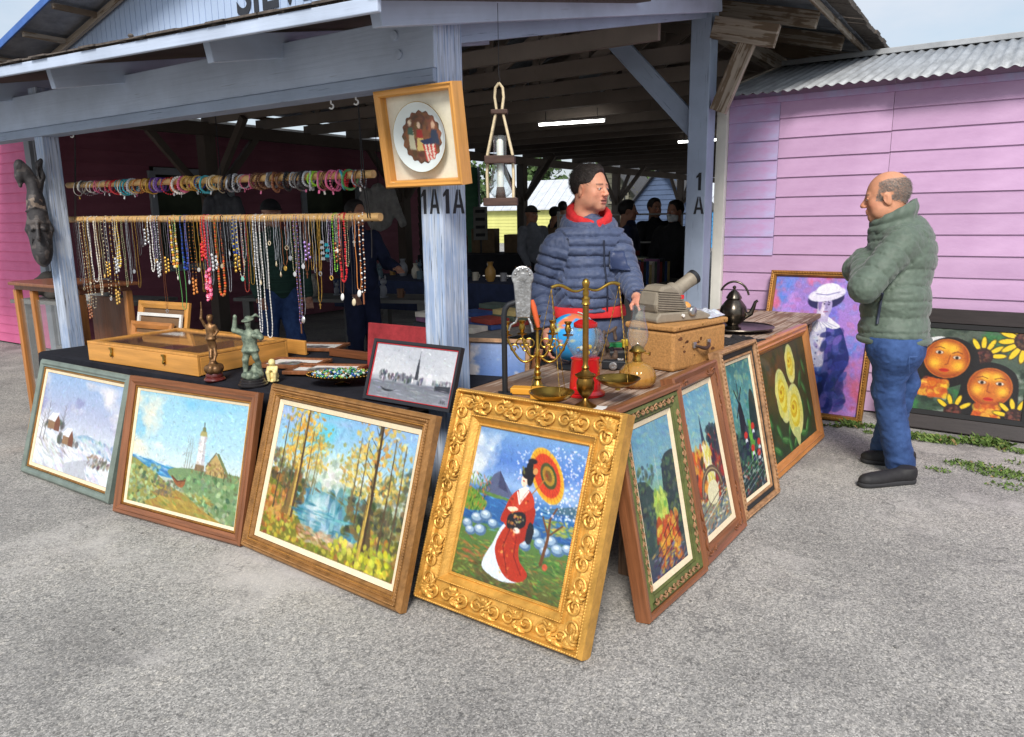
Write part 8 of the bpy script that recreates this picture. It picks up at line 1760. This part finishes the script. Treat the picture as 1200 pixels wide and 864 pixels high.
hv, hq, hc = head_mesh(skin=(204, 144, 112), hair=(120, 112, 104), bald=True, stubble=.12, brow=(96, 80, 70), fat=1.04); h0, q0 = hv, hq
cc0 = HP+HR@np.array([-.030*hs, 0, 0]); b = MB()
def colf(u, v):
    t = (u-.5)*2*3.02; back = (1+np.cos(t))/2; zb, zt_ = -.075+.01*back, .0+.112*back**1.15; rr = .098-.012*v+.010*np.sin(v*PI*2.0)**2+.004*np.sin(t*9+v*3); z = zb+(zt_-zb)*v
    P = cc0+(-FD)[None, :]*(rr*(1.06+.10*(1-back))*np.cos(t))[:, None]+LD[None, :]*(rr*.93*np.sin(t))[:, None]+ZS[None, :]*z[:, None]-(FD*.004)[None, :]; return P-BB
b.grid(colf, 60, 14); o = b.build('jacket_collar', SAGE, V_, smooth=True); sm_ = o.modifiers.new('s', 'SOLIDIFY'); sm_.thickness = .018; sm_.offset = 0
hv = place_mesh(hv, HR, hs, HP)
hm = []
for w_, e_, sd_ in ((wrN, elN, 1), (wrF, elF, -1)):
    xd = Vector(w_-e_).normalized(); zd = Vector((0, 0, 1)); yd = zd.cross(xd).normalized(); zd = xd.cross(yd); M_ = Matrix((xd, yd, zd)).transposed().to_4x4(); M_.translation = Vector(w_); hm.append(hand_mesh(M_, (10, 20, 25), scale=.95, col=(200, 140, 110), side=sd_))
s = SDF(BB+np.array([-.6, -.55, .04]), BB+np.array([.45, .65, 1.6]), .014); s.ell(chest, (.11, .15, .2), .05, Rb); s.ell(belly, (.12, .15, .2), .05, Rb); s.cap(hN, hF, .09, k=.04); s.cap(shN, shF, .055, k=.04); s.cap(sh, HP+HR@np.array([-.04, 0, -.02]), .058, k=.03); s.chain([shN, elN, wrN], [.05, .042, .032], .02); s.chain([shF, elF, wrF], [.05, .042, .032], .02); s.chain([hN, kN, anN], [.085, .055, .045], .03); s.chain([hF, kF, anF], [.085, .055, .045], .03)
bv, bq = s.mesh(); bc = np.tile(np.array(srgb(204, 146, 116)), (len(bv), 1)); V, Q, c = join([(bv, bq, bc), (hv, hq, hc)]+hm); put('body', V, Q, SKIN, V_, BB, c)
sp1, sf1 = strands(h0, q0, 4200, .009, .0006, (-.6, 0, -.45), lambda c: (c[:, 0] < .045-.25*np.clip(c[:, 2]-.12, -.05, .05)+.012*vnoise(c, 90, 2)) & (c[:, 2] > .10-.35*np.clip(-c[:, 0]-.02, 0, .1)) & (c[:, 2] < .200-.30*np.clip(c[:, 0]+.01, 0, .1)) & ~((np.abs(c[:, 1]) > .074) & (c[:, 2] < .145) & (c[:, 0] > -.035)), 3, .35)
hb = MB(); hb.add(place_mesh(sp1, HR, hs, HP)-BB, sf1); hb.build('hair', mat('grey_hair', srgb(120, 112, 106), .6, var=.35, vscale=90, rand=.0), V_)

# ------------------------------------------------------------------ people further in
HD = {'plain': head_mesh(.006, (176, 128, 104)), 'masked': head_mesh(.006, (176, 128, 104), mask=True)}; HM = {'short': hair_mesh(.007, .009), 'long': hair_mesh(.007, .012, .03)}
DARKH = mat('black_hair', srgb(30, 26, 26), .6, var=.3)
def walker(label, px, py, D, H, fa, top, legs, head='plain', hair='short', hairm=DARKH, stride=0.10, armL=None, extra=None, lean=0.0):
    p = cd(px, py, D); base = np.array([p[0], p[1], 0.0]); f = np.array([math.cos(fa), math.sin(fa), 0]); l = np.array([-f[1], f[0], 0]); T = thing('person', label, 'person', base); k = H/1.75
    o = lambda x, y, z: base+f*(x+lean*max(0, z-.9))*k+l*y*k+ZS*z*k
    shl, shr = o(0, .19, 1.40), o(0, -.19, 1.40); el = o(.03, .25, 1.12), o(.05, -.25, 1.12); wr = o(.12, .24, .90), o(.16, -.22, .92)
    if armL: el = (o(.12, .24, 1.16), el[1]); wr = (o(.34, .16, 1.12), wr[1])
    s = SDF(base+np.array([-.62, -.62, .80*k]), base+np.array([.62, .62, 1.62*k]), .013)
    Rb = np.stack([f, l, ZS], 1); s.ell(o(.0, 0, 1.25), np.array((.13, .19, .22))*k, .03, Rb); s.ell(o(.01, 0, 1.02), np.array((.14, .185, .2))*k, .05, Rb); s.cap(shl-l*.04, shr+l*.04, .075*k, k=.05)
    for sh_, e_, w_ in ((shl, el[0], wr[0]), (shr, el[1], wr[1])): s.chain([sh_, e_, w_], [.075*k, .062*k, .05*k], .02)
    s.cap(o(0, 0, 1.4), o(0, 0, 1.48), .085*k, .07*k, .03); V, Q = s.mesh(); N = vnormals(V, Q); V = V+N*(.008*vnoise(V, 18, 3))[:, None]; put('top', V, Q, top, T, base)
    s = SDF(base+np.array([-.6, -.6, .03]), base+np.array([.6, .6, 1.0*k]), .014); s.cap(o(0, .08, .92), o(0, -.08, .92), .12*k, k=.04); fl, fr_ = o(stride, .09, .08), o(-stride, -.09, .08)
    s.chain([o(0, .09, .88), o(stride*.7+.02, .09, .5), fl], [.105*k, .08*k, .065*k], .03); s.chain([o(0, -.09, .88), o(-stride*.3+.02, -.09, .5), fr_], [.105*k, .08*k, .065*k], .03); s.cut((0, 0, .06), (0, 0, -1)); V, Q = s.mesh(); N = vnormals(V, Q); V = V+N*(.007*vnoise(V, 16, 5))[:, None]; put('trousers', V, Q, legs, T, base)
    for f_ in (fl, fr_): s = SDF(f_+np.array([-.25, -.25, -.1]), f_+np.array([.25, .25, .1]), .012); s.cap(f_-f*.05-ZS*.03, f_+f*.14-ZS*.04, .045, .038, .02); s.cut((0, 0, .003), (0, 0, -1)); V, Q = s.mesh(); put('shoe', V, Q, SHOE, T, base)
    hp_ = o(-.02, 0, 1.515); R = rz(fa); parts = [(place_mesh(HD[head][0], R, k*1.0, hp_), HD[head][1], HD[head][2])]
    for w_, e_ in ((wr[0], el[0]), (wr[1], el[1])):
        s = SDF(w_-.16, w_+.16, .008); d = (w_-e_)/np.linalg.norm(w_-e_); s.cap(w_-d*.03, w_+d*.05, .026, .03, .02); n_ = np.cross(d, ZS); n_ /= np.linalg.norm(n_)+1e-6
        for q in range(4): s.cap(w_+d*.05+n_*(q-1.5)*.016, w_+d*.11+n_*(q-1.5)*.019-ZS*.02, .011, .009, .006)
        s.cap(w_+d*.01+n_*.026, w_+d*.06+n_*.05, .012, .010, .006); V, Q = s.mesh(); parts.append((V, Q, np.tile(np.array(srgb(176, 128, 104)), (len(V), 1))))
    s = SDF(base+np.array([-.5, -.5, .8]), base+np.array([.5, .5, 1.62*k]), .02); s.ell(o(0, 0, 1.2), np.array((.09, .14, .25))*k, .03, Rb); s.cap(o(-.02, 0, 1.4), o(-.05, 0, 1.55), .05*k, k=.03); V, Q = s.mesh(); parts.append((V, Q, np.tile(np.array(srgb(176, 128, 104)), (len(V), 1))))
    V, Q, c = join(parts); put('body', V, Q, SKIN, T, base, c)
    if hair == 'cap':
        s = SDF((-.16, -.13, .10), (.2, .13, .29), .007); s.ell((-.012, 0, .16), (.112, .09, .098), .01); s.cut((0, 0, .155), (0, 0, -1)); s.ell((.10, 0, .16), (.08, .07, .010), .01); V, Q = s.mesh(); put('cap', place_mesh(V, R, k, hp_), Q, hairm, T, base)
    else: put('hair', place_mesh(HM[hair][0], R, k, hp_), HM[hair][1], hairm, T, base)
    return T
tm = lambda n, c, r=.85: mat(n, srgb(*c), r, var=.2, vscale=12, bump=.2, bscale=120)
walker('person in grey sweatshirt and cap, in the background left of the seller', 624, 246, 10.6, 1.68, rad(-20), tm('grey_sweat', (120, 124, 134)), tm('dark_trouser', (44, 46, 54)), hair='cap', hairm=tm('dark_cap', (56, 54, 52)))
walker('person in black seen against the yellow shed, just left of the seller', 652, 240, 13.0, 1.70, rad(60), tm('black_top', (36, 36, 40)), tm('dark_trouser', (44, 46, 54)))
walker('person behind the black-clad one, against the yellow shed', 660, 231, 14.5, 1.82, rad(100), tm('black_top2', (48, 46, 46)), tm('dark_trouser', (44, 46, 54)))
walker('person in dark navy jacket just right of the seller', 738, 243, 8.6, 1.70, rad(20), tm('navy_top', (30, 38, 66)), tm('dark_trouser', (44, 46, 54)))
walker('person in black coat without a mask, left of the masked one', 768, 240, 9.6, 1.74, rad(-40), tm('black_top', (36, 36, 40)), tm('dark_trouser', (44, 46, 54)))
walker('person in black coat with a white face mask beside the 1A post', 790, 245, 8.2, 1.68, rad(-105), tm('black_coat', (26, 26, 29)), tm('dark_trouser', (44, 46, 54)), head='masked')
walker('person in green striped shirt and blue jeans behind the necklaces', 318, 240, 6.6, 1.70, rad(-20), mat('green_stripe', srgb(36, 66, 56), .85, var=.35, vscale=3, stretch=(.3, .3, 14)), DENIM, hair='cap', hairm=tm('black_cap', (26, 26, 30)), stride=.2)
walker('person in dark navy clothes behind the right end of the necklaces', 418, 246, 6.9, 1.70, rad(-5), tm('navy_top', (30, 38, 66)), tm('navy_jeans', (28, 36, 64)), armL=True, stride=.05)

# ================================================================== FURTHER IN THE MARKET
def gbox(name, lab, cat, c, d, m, rotz=0, grp=None, bev=.004, top=None):
    T = thing(name, lab, cat, c, (0, 0, rotz), grp); b = MB(); b.box((0, 0, d[2]/2), d); b.build('box', m, T, bevel=bev)
    if top: b = MB(); b.box((0, 0, d[2]+.006), (d[0]+.01, d[1]+.01, .012)); b.build('lid', top, T, bevel=.002)
    return T
def stall_table(lab, c, L, W, H, ang, top, cloth=None):
    T = thing('stall_table', lab, 'table', c, (0, 0, ang)); n_ = 3
    for k in range(n_): b = MB(); b.box((0, 0, 0), (W/n_-.008, .035, L)); b.build('plank', top, T, loc=(0, (k-(n_-1)/2)*W/n_, H-.018)).rotation_euler = Matrix(((0, 0, 1), (1, 0, 0), (0, 1, 0))).to_euler()
    for sx in (-1, 1):
        for sy in (-1, 1): b = MB(); b.box((sx*(L/2-.12), sy*(W/2-.08), (H-.04)/2), (.08, .08, H-.04)); b.build('leg', top, T)
    if cloth: b = MB(); b.box((0, -W/2-.012, H-.16), (L+.02, .01, .33)); b.box((0, 0, H+.003), (L+.02, W+.03, .005)); b.build('cloth_cover', cloth, T)
    return T
NVC = tm('navy_cloth', (36, 46, 76)); GRW = weathered('grey_bench_wood', srgb(120, 118, 114), srgb(140, 138, 134), .4)
stall_table('long stall table with navy cloth behind the corner post', (-5.2, 6.9, 0), 3.2, .9, .84, rad(5), GRW, NVC)
stall_table('bare grey plank bench table behind the necklaces', (-5.9, 5.6, 0), 2.2, .6, .74, rad(20), GRW)
stall_table('plank stall table holding the book boxes right of the seller', (-3.35, 7.3, 0), 1.6, .8, .86, rad(88), GRW)
stall_table('low plank table with albums behind the iron tool', (-3.05, 4.3, 0), 1.1, .8, .80, rad(80), GRW)
stall_table('grey plank bench table far left behind the oak cabinet', (-7.6, 3.9, 0), 1.5, .7, .80, rad(10), GRW)
rs = np.random.RandomState(77)
_q = cd(602, 288, 12.5); stall_table('dark stall table far in, below the yellow shed', (_q[0], _q[1], 0), 3.0, 1.0, .95, rad(25), GRW, tm('dark_cloth', (40, 40, 46)))
for k in range(5): gbox('cardboard_box', ('leftmost', 'second', 'middle', 'fourth', 'rightmost')[k]+' cardboard box on the far stall table below the yellow shed', 'box', (_q[0]-1.1+k*.5, _q[1]-.2+.24*k, .956), (.4, .35, .3+.1*(k % 2)), tm('cardboard', (120, 100, 76)), rad(20), 'boxes on the far stall')
def knick(x, y, z, lab, kind):
    T = thing({'f': 'figurine', 'v': 'vase', 'm': 'mug'}[kind], lab, {'f': 'figurine', 'v': 'vase', 'm': 'mug'}[kind], (x, y, z), group='small goods on the inner stall tables'); c = [(190, 184, 170), (120, 84, 60), (150, 150, 156), (170, 130, 70), (90, 110, 120), (206, 202, 198)][rs.randint(6)]; m = mat('knick_%d_%d' % (c[0], c[2]), srgb(*c), .4, var=.15)
    k = rs.uniform(.7, 1.4)
    if kind == 'v': b = MB(); b.lathe([(.03*k, 0), (.05*k, .05*k), (.045*k, .1*k), (.02*k, .14*k), (.03*k, .17*k), (.025*k, .17*k), (.015*k, .14*k)], 14); b.build('vase_body', m, T, smooth=True)
    elif kind == 'm': b = MB(); b.lathe([(.035, 0), (.038, .09), (.034, .09), (.03, .01), (0, .01)], 14); b.build('cup', m, T, smooth=True); b = MB(); b.tube([(.037, 0, .075), (.06, 0, .065), (.058, 0, .035), (.037, 0, .025)], .005, 6); b.build('handle', m, T, smooth=True)
    else: b = MB(); b.ball((0, 0, .05*k), (.03*k, .035*k, .05*k), 10, 7); b.ball((.008*k, 0, .12*k), .026*k, 10, 7); b.ball((.0, .03*k, .15*k), (.008*k, .008*k, .02*k), 6, 5); b.ball((.0, -.03*k, .15*k), (.008*k, .008*k, .02*k), 6, 5); b.lathe([(.04*k, 0), (.04*k, .01), (0, .01)], 12); b.build('figure', m, T, smooth=True)
loc_ = lambda cx, cy, a, u, v: (cx+math.cos(a)*u-math.sin(a)*v, cy+math.sin(a)*u+math.cos(a)*v)
for k in range(26):
    u = -1.5+k*.12; x, y = loc_(-5.2, 6.9, rad(5), u, rs.uniform(-.3, .3)); kind = 'fvm'[k % 3]; knick(x, y, .848, {'f': 'small figurine', 'v': 'small vase', 'm': 'mug'}[kind]+' among the goods on the navy-clothed stall table', kind)
for k in range(9):
    x, y = loc_(-5.9, 5.6, rad(20), -.9+k*.2, rs.uniform(-.15, .15)); kind = 'vfm'[k % 3]; knick(x, y, .742, {'f': 'small figurine', 'v': 'small vase', 'm': 'mug'}[kind]+' among the goods on the grey bench table', kind)
BN = ('cream', 'blue', 'red', 'sage green', 'tan', 'charcoal', 'mauve')
BK = [tm('book_%d' % i, c, .6) for i, c in enumerate(((214, 206, 190), (60, 90, 150), (150, 60, 50), (96, 110, 96), (200, 180, 120), (50, 54, 60), (130, 84, 120)))]
PAGE = tm('book_pages', (222, 212, 190), .9)
def book(c, d, m, rotz, lab, grp):
    T = thing('book', lab, 'book', c, (0, 0, rotz), grp); w, t, h = d
    b = MB(); b.box((0, -t/2+.0015, h/2), (w, .003, h)); b.box((0, t/2-.0015, h/2), (w, .003, h)); b.box((-w/2+.0015, 0, h/2), (.003, t-.006, h)); b.build('cover', m, T); b = MB(); b.box((.002, 0, h/2), (w-.008, t-.007, h-.008)); b.build('pages', PAGE, T)
for r_ in range(2):
    for k in range(14):
        x, y = loc_(-3.35, 7.3, rad(88), -.68+k*.062+r_*.1, -.28+r_*.26); book((x+.0, y, .862), (.15, .05, rs.uniform(.19, .24)), BK[(k*3+r_*2) % 7], rad(88+90)+rs.normal(0, .04), BN[(k*3+r_*2) % 7]+' book standing in the '+('front' if r_ == 0 else 'back')+' row on the stall table right of seller', 'books on the stall table')
p = loc_(-3.35, 7.3, rad(88), .1, .1); gbox('red_tin', 'long red tin lying on top of the books right of the seller', 'tin', (p[0], p[1], 1.11), (.4, .12, .05), tm('dull_red', (150, 44, 50), .5), rad(95))
for k in range(10):
    x, y = loc_(-3.05, 4.3, rad(80), -.4+(k % 5)*.2, -.18+.34*(k//5)); h = .03+.02*(k % 3)
    for q in range(1+k % 3): T = gbox('album', BN[(k+q) % 7]+' album, '+('lowest', 'second', 'top')[q]+' in a pile on the low table behind the iron tool', 'album', (x+.01*q, y, .802+.036*q), (.16, .22, .034), BK[(k+q) % 7], rad(80)+rs.normal(0, .15), 'albums on the low table', .003)
# pictures and frames stored on edge beside the plank table
for k, (px, py, w, h, lab) in enumerate(((566, 446, .36, .40, 'blue seascape in a thin cream frame standing behind the corner post'), (571, 440, .30, .34, 'dark wood frame stacked behind the blue seascape'))):
    p = at(px, py, 1, 3.18+.1*k); T = picture('framed_painting' if k == 0 else 'picture_frame', lab, (p.x+.08, 3.18+.1*k, .5), rad(18), rad(9), cat='painting' if k == 0 else 'frame'); rails([(0, -.012), (0, .014), (.02, .018), (.026, .008), (.028, -.012)], w, h, CARV2 if k == 0 else WALN, T); backing(w-.02, h-.02, T, .008)
    if k == 0: A = Art(70, 80, 41); A.grad([(0, (150, 170, 210)), (.4, (110, 140, 196)), (.75, (84, 112, 170)), (1, (60, 80, 110))]); A.clouds((220, 214, 214), 3, 4, .05, .4, 0, .6, 3); A.dabs(80, (0, 1, .75, 1), [(70, 90, 110), (120, 140, 170), (90, 100, 70)], .05, 2, 0, 1); A.mesh('canvas', w-.05, h-.05, PAINT, T, .025, -.002)
gbox('packing_crate', 'wooden crate under the stored pictures behind the corner post', 'crate', (-2.62, 3.42, 0), (.62, .7, .49), GRW, rad(18))
for k in range(4):
    p = at(588+k*5, 445, 1, 3.2); b = MB(); b.box((0, 0, .17), (.045, .02, .34)); tag(b.build('wood_strip', REDW if k % 2 else OAK, bevel=.003, loc=(p.x-.02, 3.24+.03*k, .50), rot=(rad(-10), rad(-6+6*k), rad(20))), ('oak', 'red-brown', 'second oak', 'second red-brown')[k]+' moulding length standing beside the iron tool', 'moulding')
gbox('packing_crate', 'second wooden crate under the loose mouldings', 'crate', (-2.17, 3.32, 0), (.34, .4, .49), GRW, rad(8))
# wire display rack with small packets
WIRE = mat('white_wire', srgb(170, 170, 166), .5, .2, var=.1)
rp = cd(735, 285, 9.8); T = thing('wire_rack', 'white wire display rack of small packets behind the seller', 'rack', (rp[0], rp[1], 0), (0, 0, rad(25)))
for x in (-.9, 0, .9): b = MB(); b.box((x, 0, .8), (.03, .03, 1.6)); b.build('upright', WIRE, T)
for z in (.5, .85, 1.2, 1.55): b = MB(); b.box((0, -.12, z), (1.8, .26, .02)); b.build('shelf', WIRE, T)
for z in (.5, .85, 1.2):
    for k in range(15):
        h = rs.uniform(.12, .26); x0, y0 = loc_(rp[0], rp[1], rad(25), -.84+k*.118, -.13); c = [(200, 200, 196), (120, 120, 126), (150, 110, 90), (90, 110, 140), (60, 60, 66)][rs.randint(5)]
        T = gbox('packet', {200: 'white', 120: 'grey', 150: 'tan', 90: 'blue', 60: 'black'}[c[0]]+' packet on the '+{.5: 'lowest', .85: 'middle', 1.2: 'top filled'}[z]+' shelf of the wire rack behind the seller', 'packet', (x0, y0, z+.011), (.085, .05, h), mat('packet_%d' % c[0], srgb(*c), .6, var=.3, vscale=20), rad(25), 'packets on the wire rack', .002)
# clothes hanging at the back
def sweater(lab, px, py, y, c, s=1.0):
    p = at(px, py, 1, y); T = thing('sweatshirt', lab, 'sweatshirt', p, (0, 0, rad(40))); sd = SDF((-.42, -.12, -.45), (.42, .12, .3), .012); sd.ell((0, 0, -.12), (.21, .06, .28), .03); sd.cap((-.17, 0, .10), (-.30, 0, -.30), .07, .05, .04); sd.cap((.17, 0, .10), (.30, 0, -.30), .07, .05, .04); sd.cap((-.15, 0, .11), (.15, 0, .11), .055, k=.05); sd.ell((0, -.03, .17), (.09, .06, .06), .03); V, Q = sd.mesh(); N = vnormals(V, Q); V = V+N*(.012*vnoise(V*np.array([2, 1, .6]), 14, 4))[:, None]; b = MB(); b.add(V*s, Q.tolist()); b.build('garment', tm('sweat_%d' % c[0], c), T, smooth=True)
    b = MB(); b.tube([(0, 0, .14*s), (0, 0, .3*s), (.01, 0, .34*s), (0, 0, .38*s), (0, 0, 2.77-p.z)], .005, 6); b.build('hanger_hook', IRON, T)
sweater('pale grey hooded sweatshirt hanging behind the right ends of the rods', 444, 236, 7.6, (150, 148, 146))
sweater('dark grey sweatshirt hanging behind the middle of the bracelets', 262, 246, 5.0, (70, 72, 78), .8)
p = at(563, 262, 1, 10.4); b = MB(); b.box((0, 0, 0), (.24, .02, .55)); o = b.build('poster_board', mat('pale_card', srgb(130, 130, 126), .8, var=.1), loc=p, rot=(0, 0, rad(25))); tag(o, 'tall white price board in front of the green shed', 'board'); b = MB()
for k in range(4): b.box((0, -.012, .2-.13*k), (.16, .004, .05))
b.build('printed_marks', STEN, o); b = MB(); b.box((0, .02, -(p.z)/2), (.03, .03, p.z)); b.box((0, .02, -p.z+.01), (.3, .3, .02)); b.build('stand', IRON, o)
# far-left goods behind the cabinet
x, y = loc_(-7.6, 3.9, rad(10), .1, -.1); T = thing('plastic_tub', 'white plastic tub on the bench behind the oak cabinet', 'tub', (x, y, .802)); b = MB(); b.lathe([(.14, 0), (.18, .16), (.19, .165), (.19, .175), (.0, .18)], 22); b.build('tub', WHITE, T, smooth=True); b = MB(); b.lathe([(.192, .17), (.192, .19), (.0, .2)], 22); b.build('lid', WHITE, T, smooth=True)
x, y = loc_(-7.6, 3.9, rad(10), -.45, -.2); T = thing('stone_ornament', 'rough dark stone ornament at the far left edge', 'ornament', (x, y, .802)); s = SDF((-.2, -.2, -.01), (.2, .2, .34), .01); [s.ell((rs.normal(0, .04), rs.normal(0, .04), .05+.025*k), (.09, .08, .07), .02) for k in range(7)]; solid('stone', tm('dark_stone', (84, 80, 76)), T, s)
x, y = loc_(-7.6, 3.9, rad(10), -.1, -.25); T = thing('wire_candle_stand', 'black wire candle stand before the pink shed wall', 'stand', (x, y, .802)); b = MB(); b.tube([(0, 0, 0), (0, 0, .42)], .008, 6); b.lathe([(.07, 0), (.07, .008), (0, .008)], 14); b.build('stem', IRON, T)
for k in range(3):
    b = MB()
    for e in (-1, 1): b.tube([(e*.16*math.sin(t), .0, .14+.12*k+.03*math.sin(t*2)+.02*math.cos(t)) for t in np.linspace(0, PI, 12)], .004, 5); b.tube([(e*.2*f, 0, .14+.12*k+.04*math.sin(f*PI)) for f in np.linspace(0, 1, 8)], .004, 5)
    b.build('scroll_arm', IRON, T)
for k in range(5): gbox('storage_box', ('leftmost', 'second', 'middle', 'fourth', 'rightmost')[k]+' grey storage box under the bench behind the oak cabinet', 'box', (-8.0+.42*k, 3.95+.05*(k % 2), 0), (.36, .4, .3+.06*(k % 3)), tm('grey_box', (110, 110, 112), .7), rad(8*k), 'boxes under the far left bench')

# ================================================================== WEEDS
GR = mat('weed_green', (1, 1, 1), .8, var=.2, vscale=9, attr=True); rs = np.random.RandomState(9); b = MB(); b.col = (1, 1, 1); WC = [srgb(86, 112, 50), srgb(104, 128, 60), srgb(70, 92, 44), srgb(120, 130, 66), srgb(150, 126, 84), srgb(126, 100, 70)]
def tuft(x, y, r, n, h):
    for _ in range(n):
        a = rs.rand()*2*PI; q = math.sqrt(rs.rand())*r; px, py = x+q*math.cos(a), y+q*.6*math.sin(a); t = rs.rand()*2*PI; L = h*(.4+.8*rs.rand()); w = .002+.005*rs.rand(); dx, dy = math.cos(t), math.sin(t)
        b.add([(px-dy*w, py+dx*w, .004), (px+dy*w, py-dx*w, .004), (px+dx*L*.5+dy*w*.8, py+dy*L*.5-dx*w*.8, .004+L*.6), (px+dx*L*.9, py+dy*L*.9, .004+L*(.2+.7*rs.rand()))], [(0, 1, 2, 3)], WC[min(5, int(abs(rs.normal(0, 1.9))))])
for px, py, r, n, h in ((1000, 500, .10, 240, .06), (1030, 502, .08, 160, .05), (1085, 515, .14, 420, .06), (1105, 518, .12, 320, .06), (1155, 521, .14, 480, .07), (1190, 530, .10, 160, .05), (1145, 548, .18, 420, .03), (1170, 556, .16, 340, .03), (1195, 560, .14, 300, .03), (1185, 572, .12, 180, .025), (1100, 552, .07, 110, .025), (1020, 508, .06, 80, .04), (1130, 545, .08, 160, .03), (1200, 545, .1, 120, .03), (1060, 512, .05, 100, .04), (975, 500, .06, 80, .04)):
    p = gz(px, py); tuft(p.x, p.y, r, int(n*.5), h*.8)
tag(b.build('weeds', GR), 'low green weeds growing along the foot of the lilac wall', 'weeds', kind='stuff')
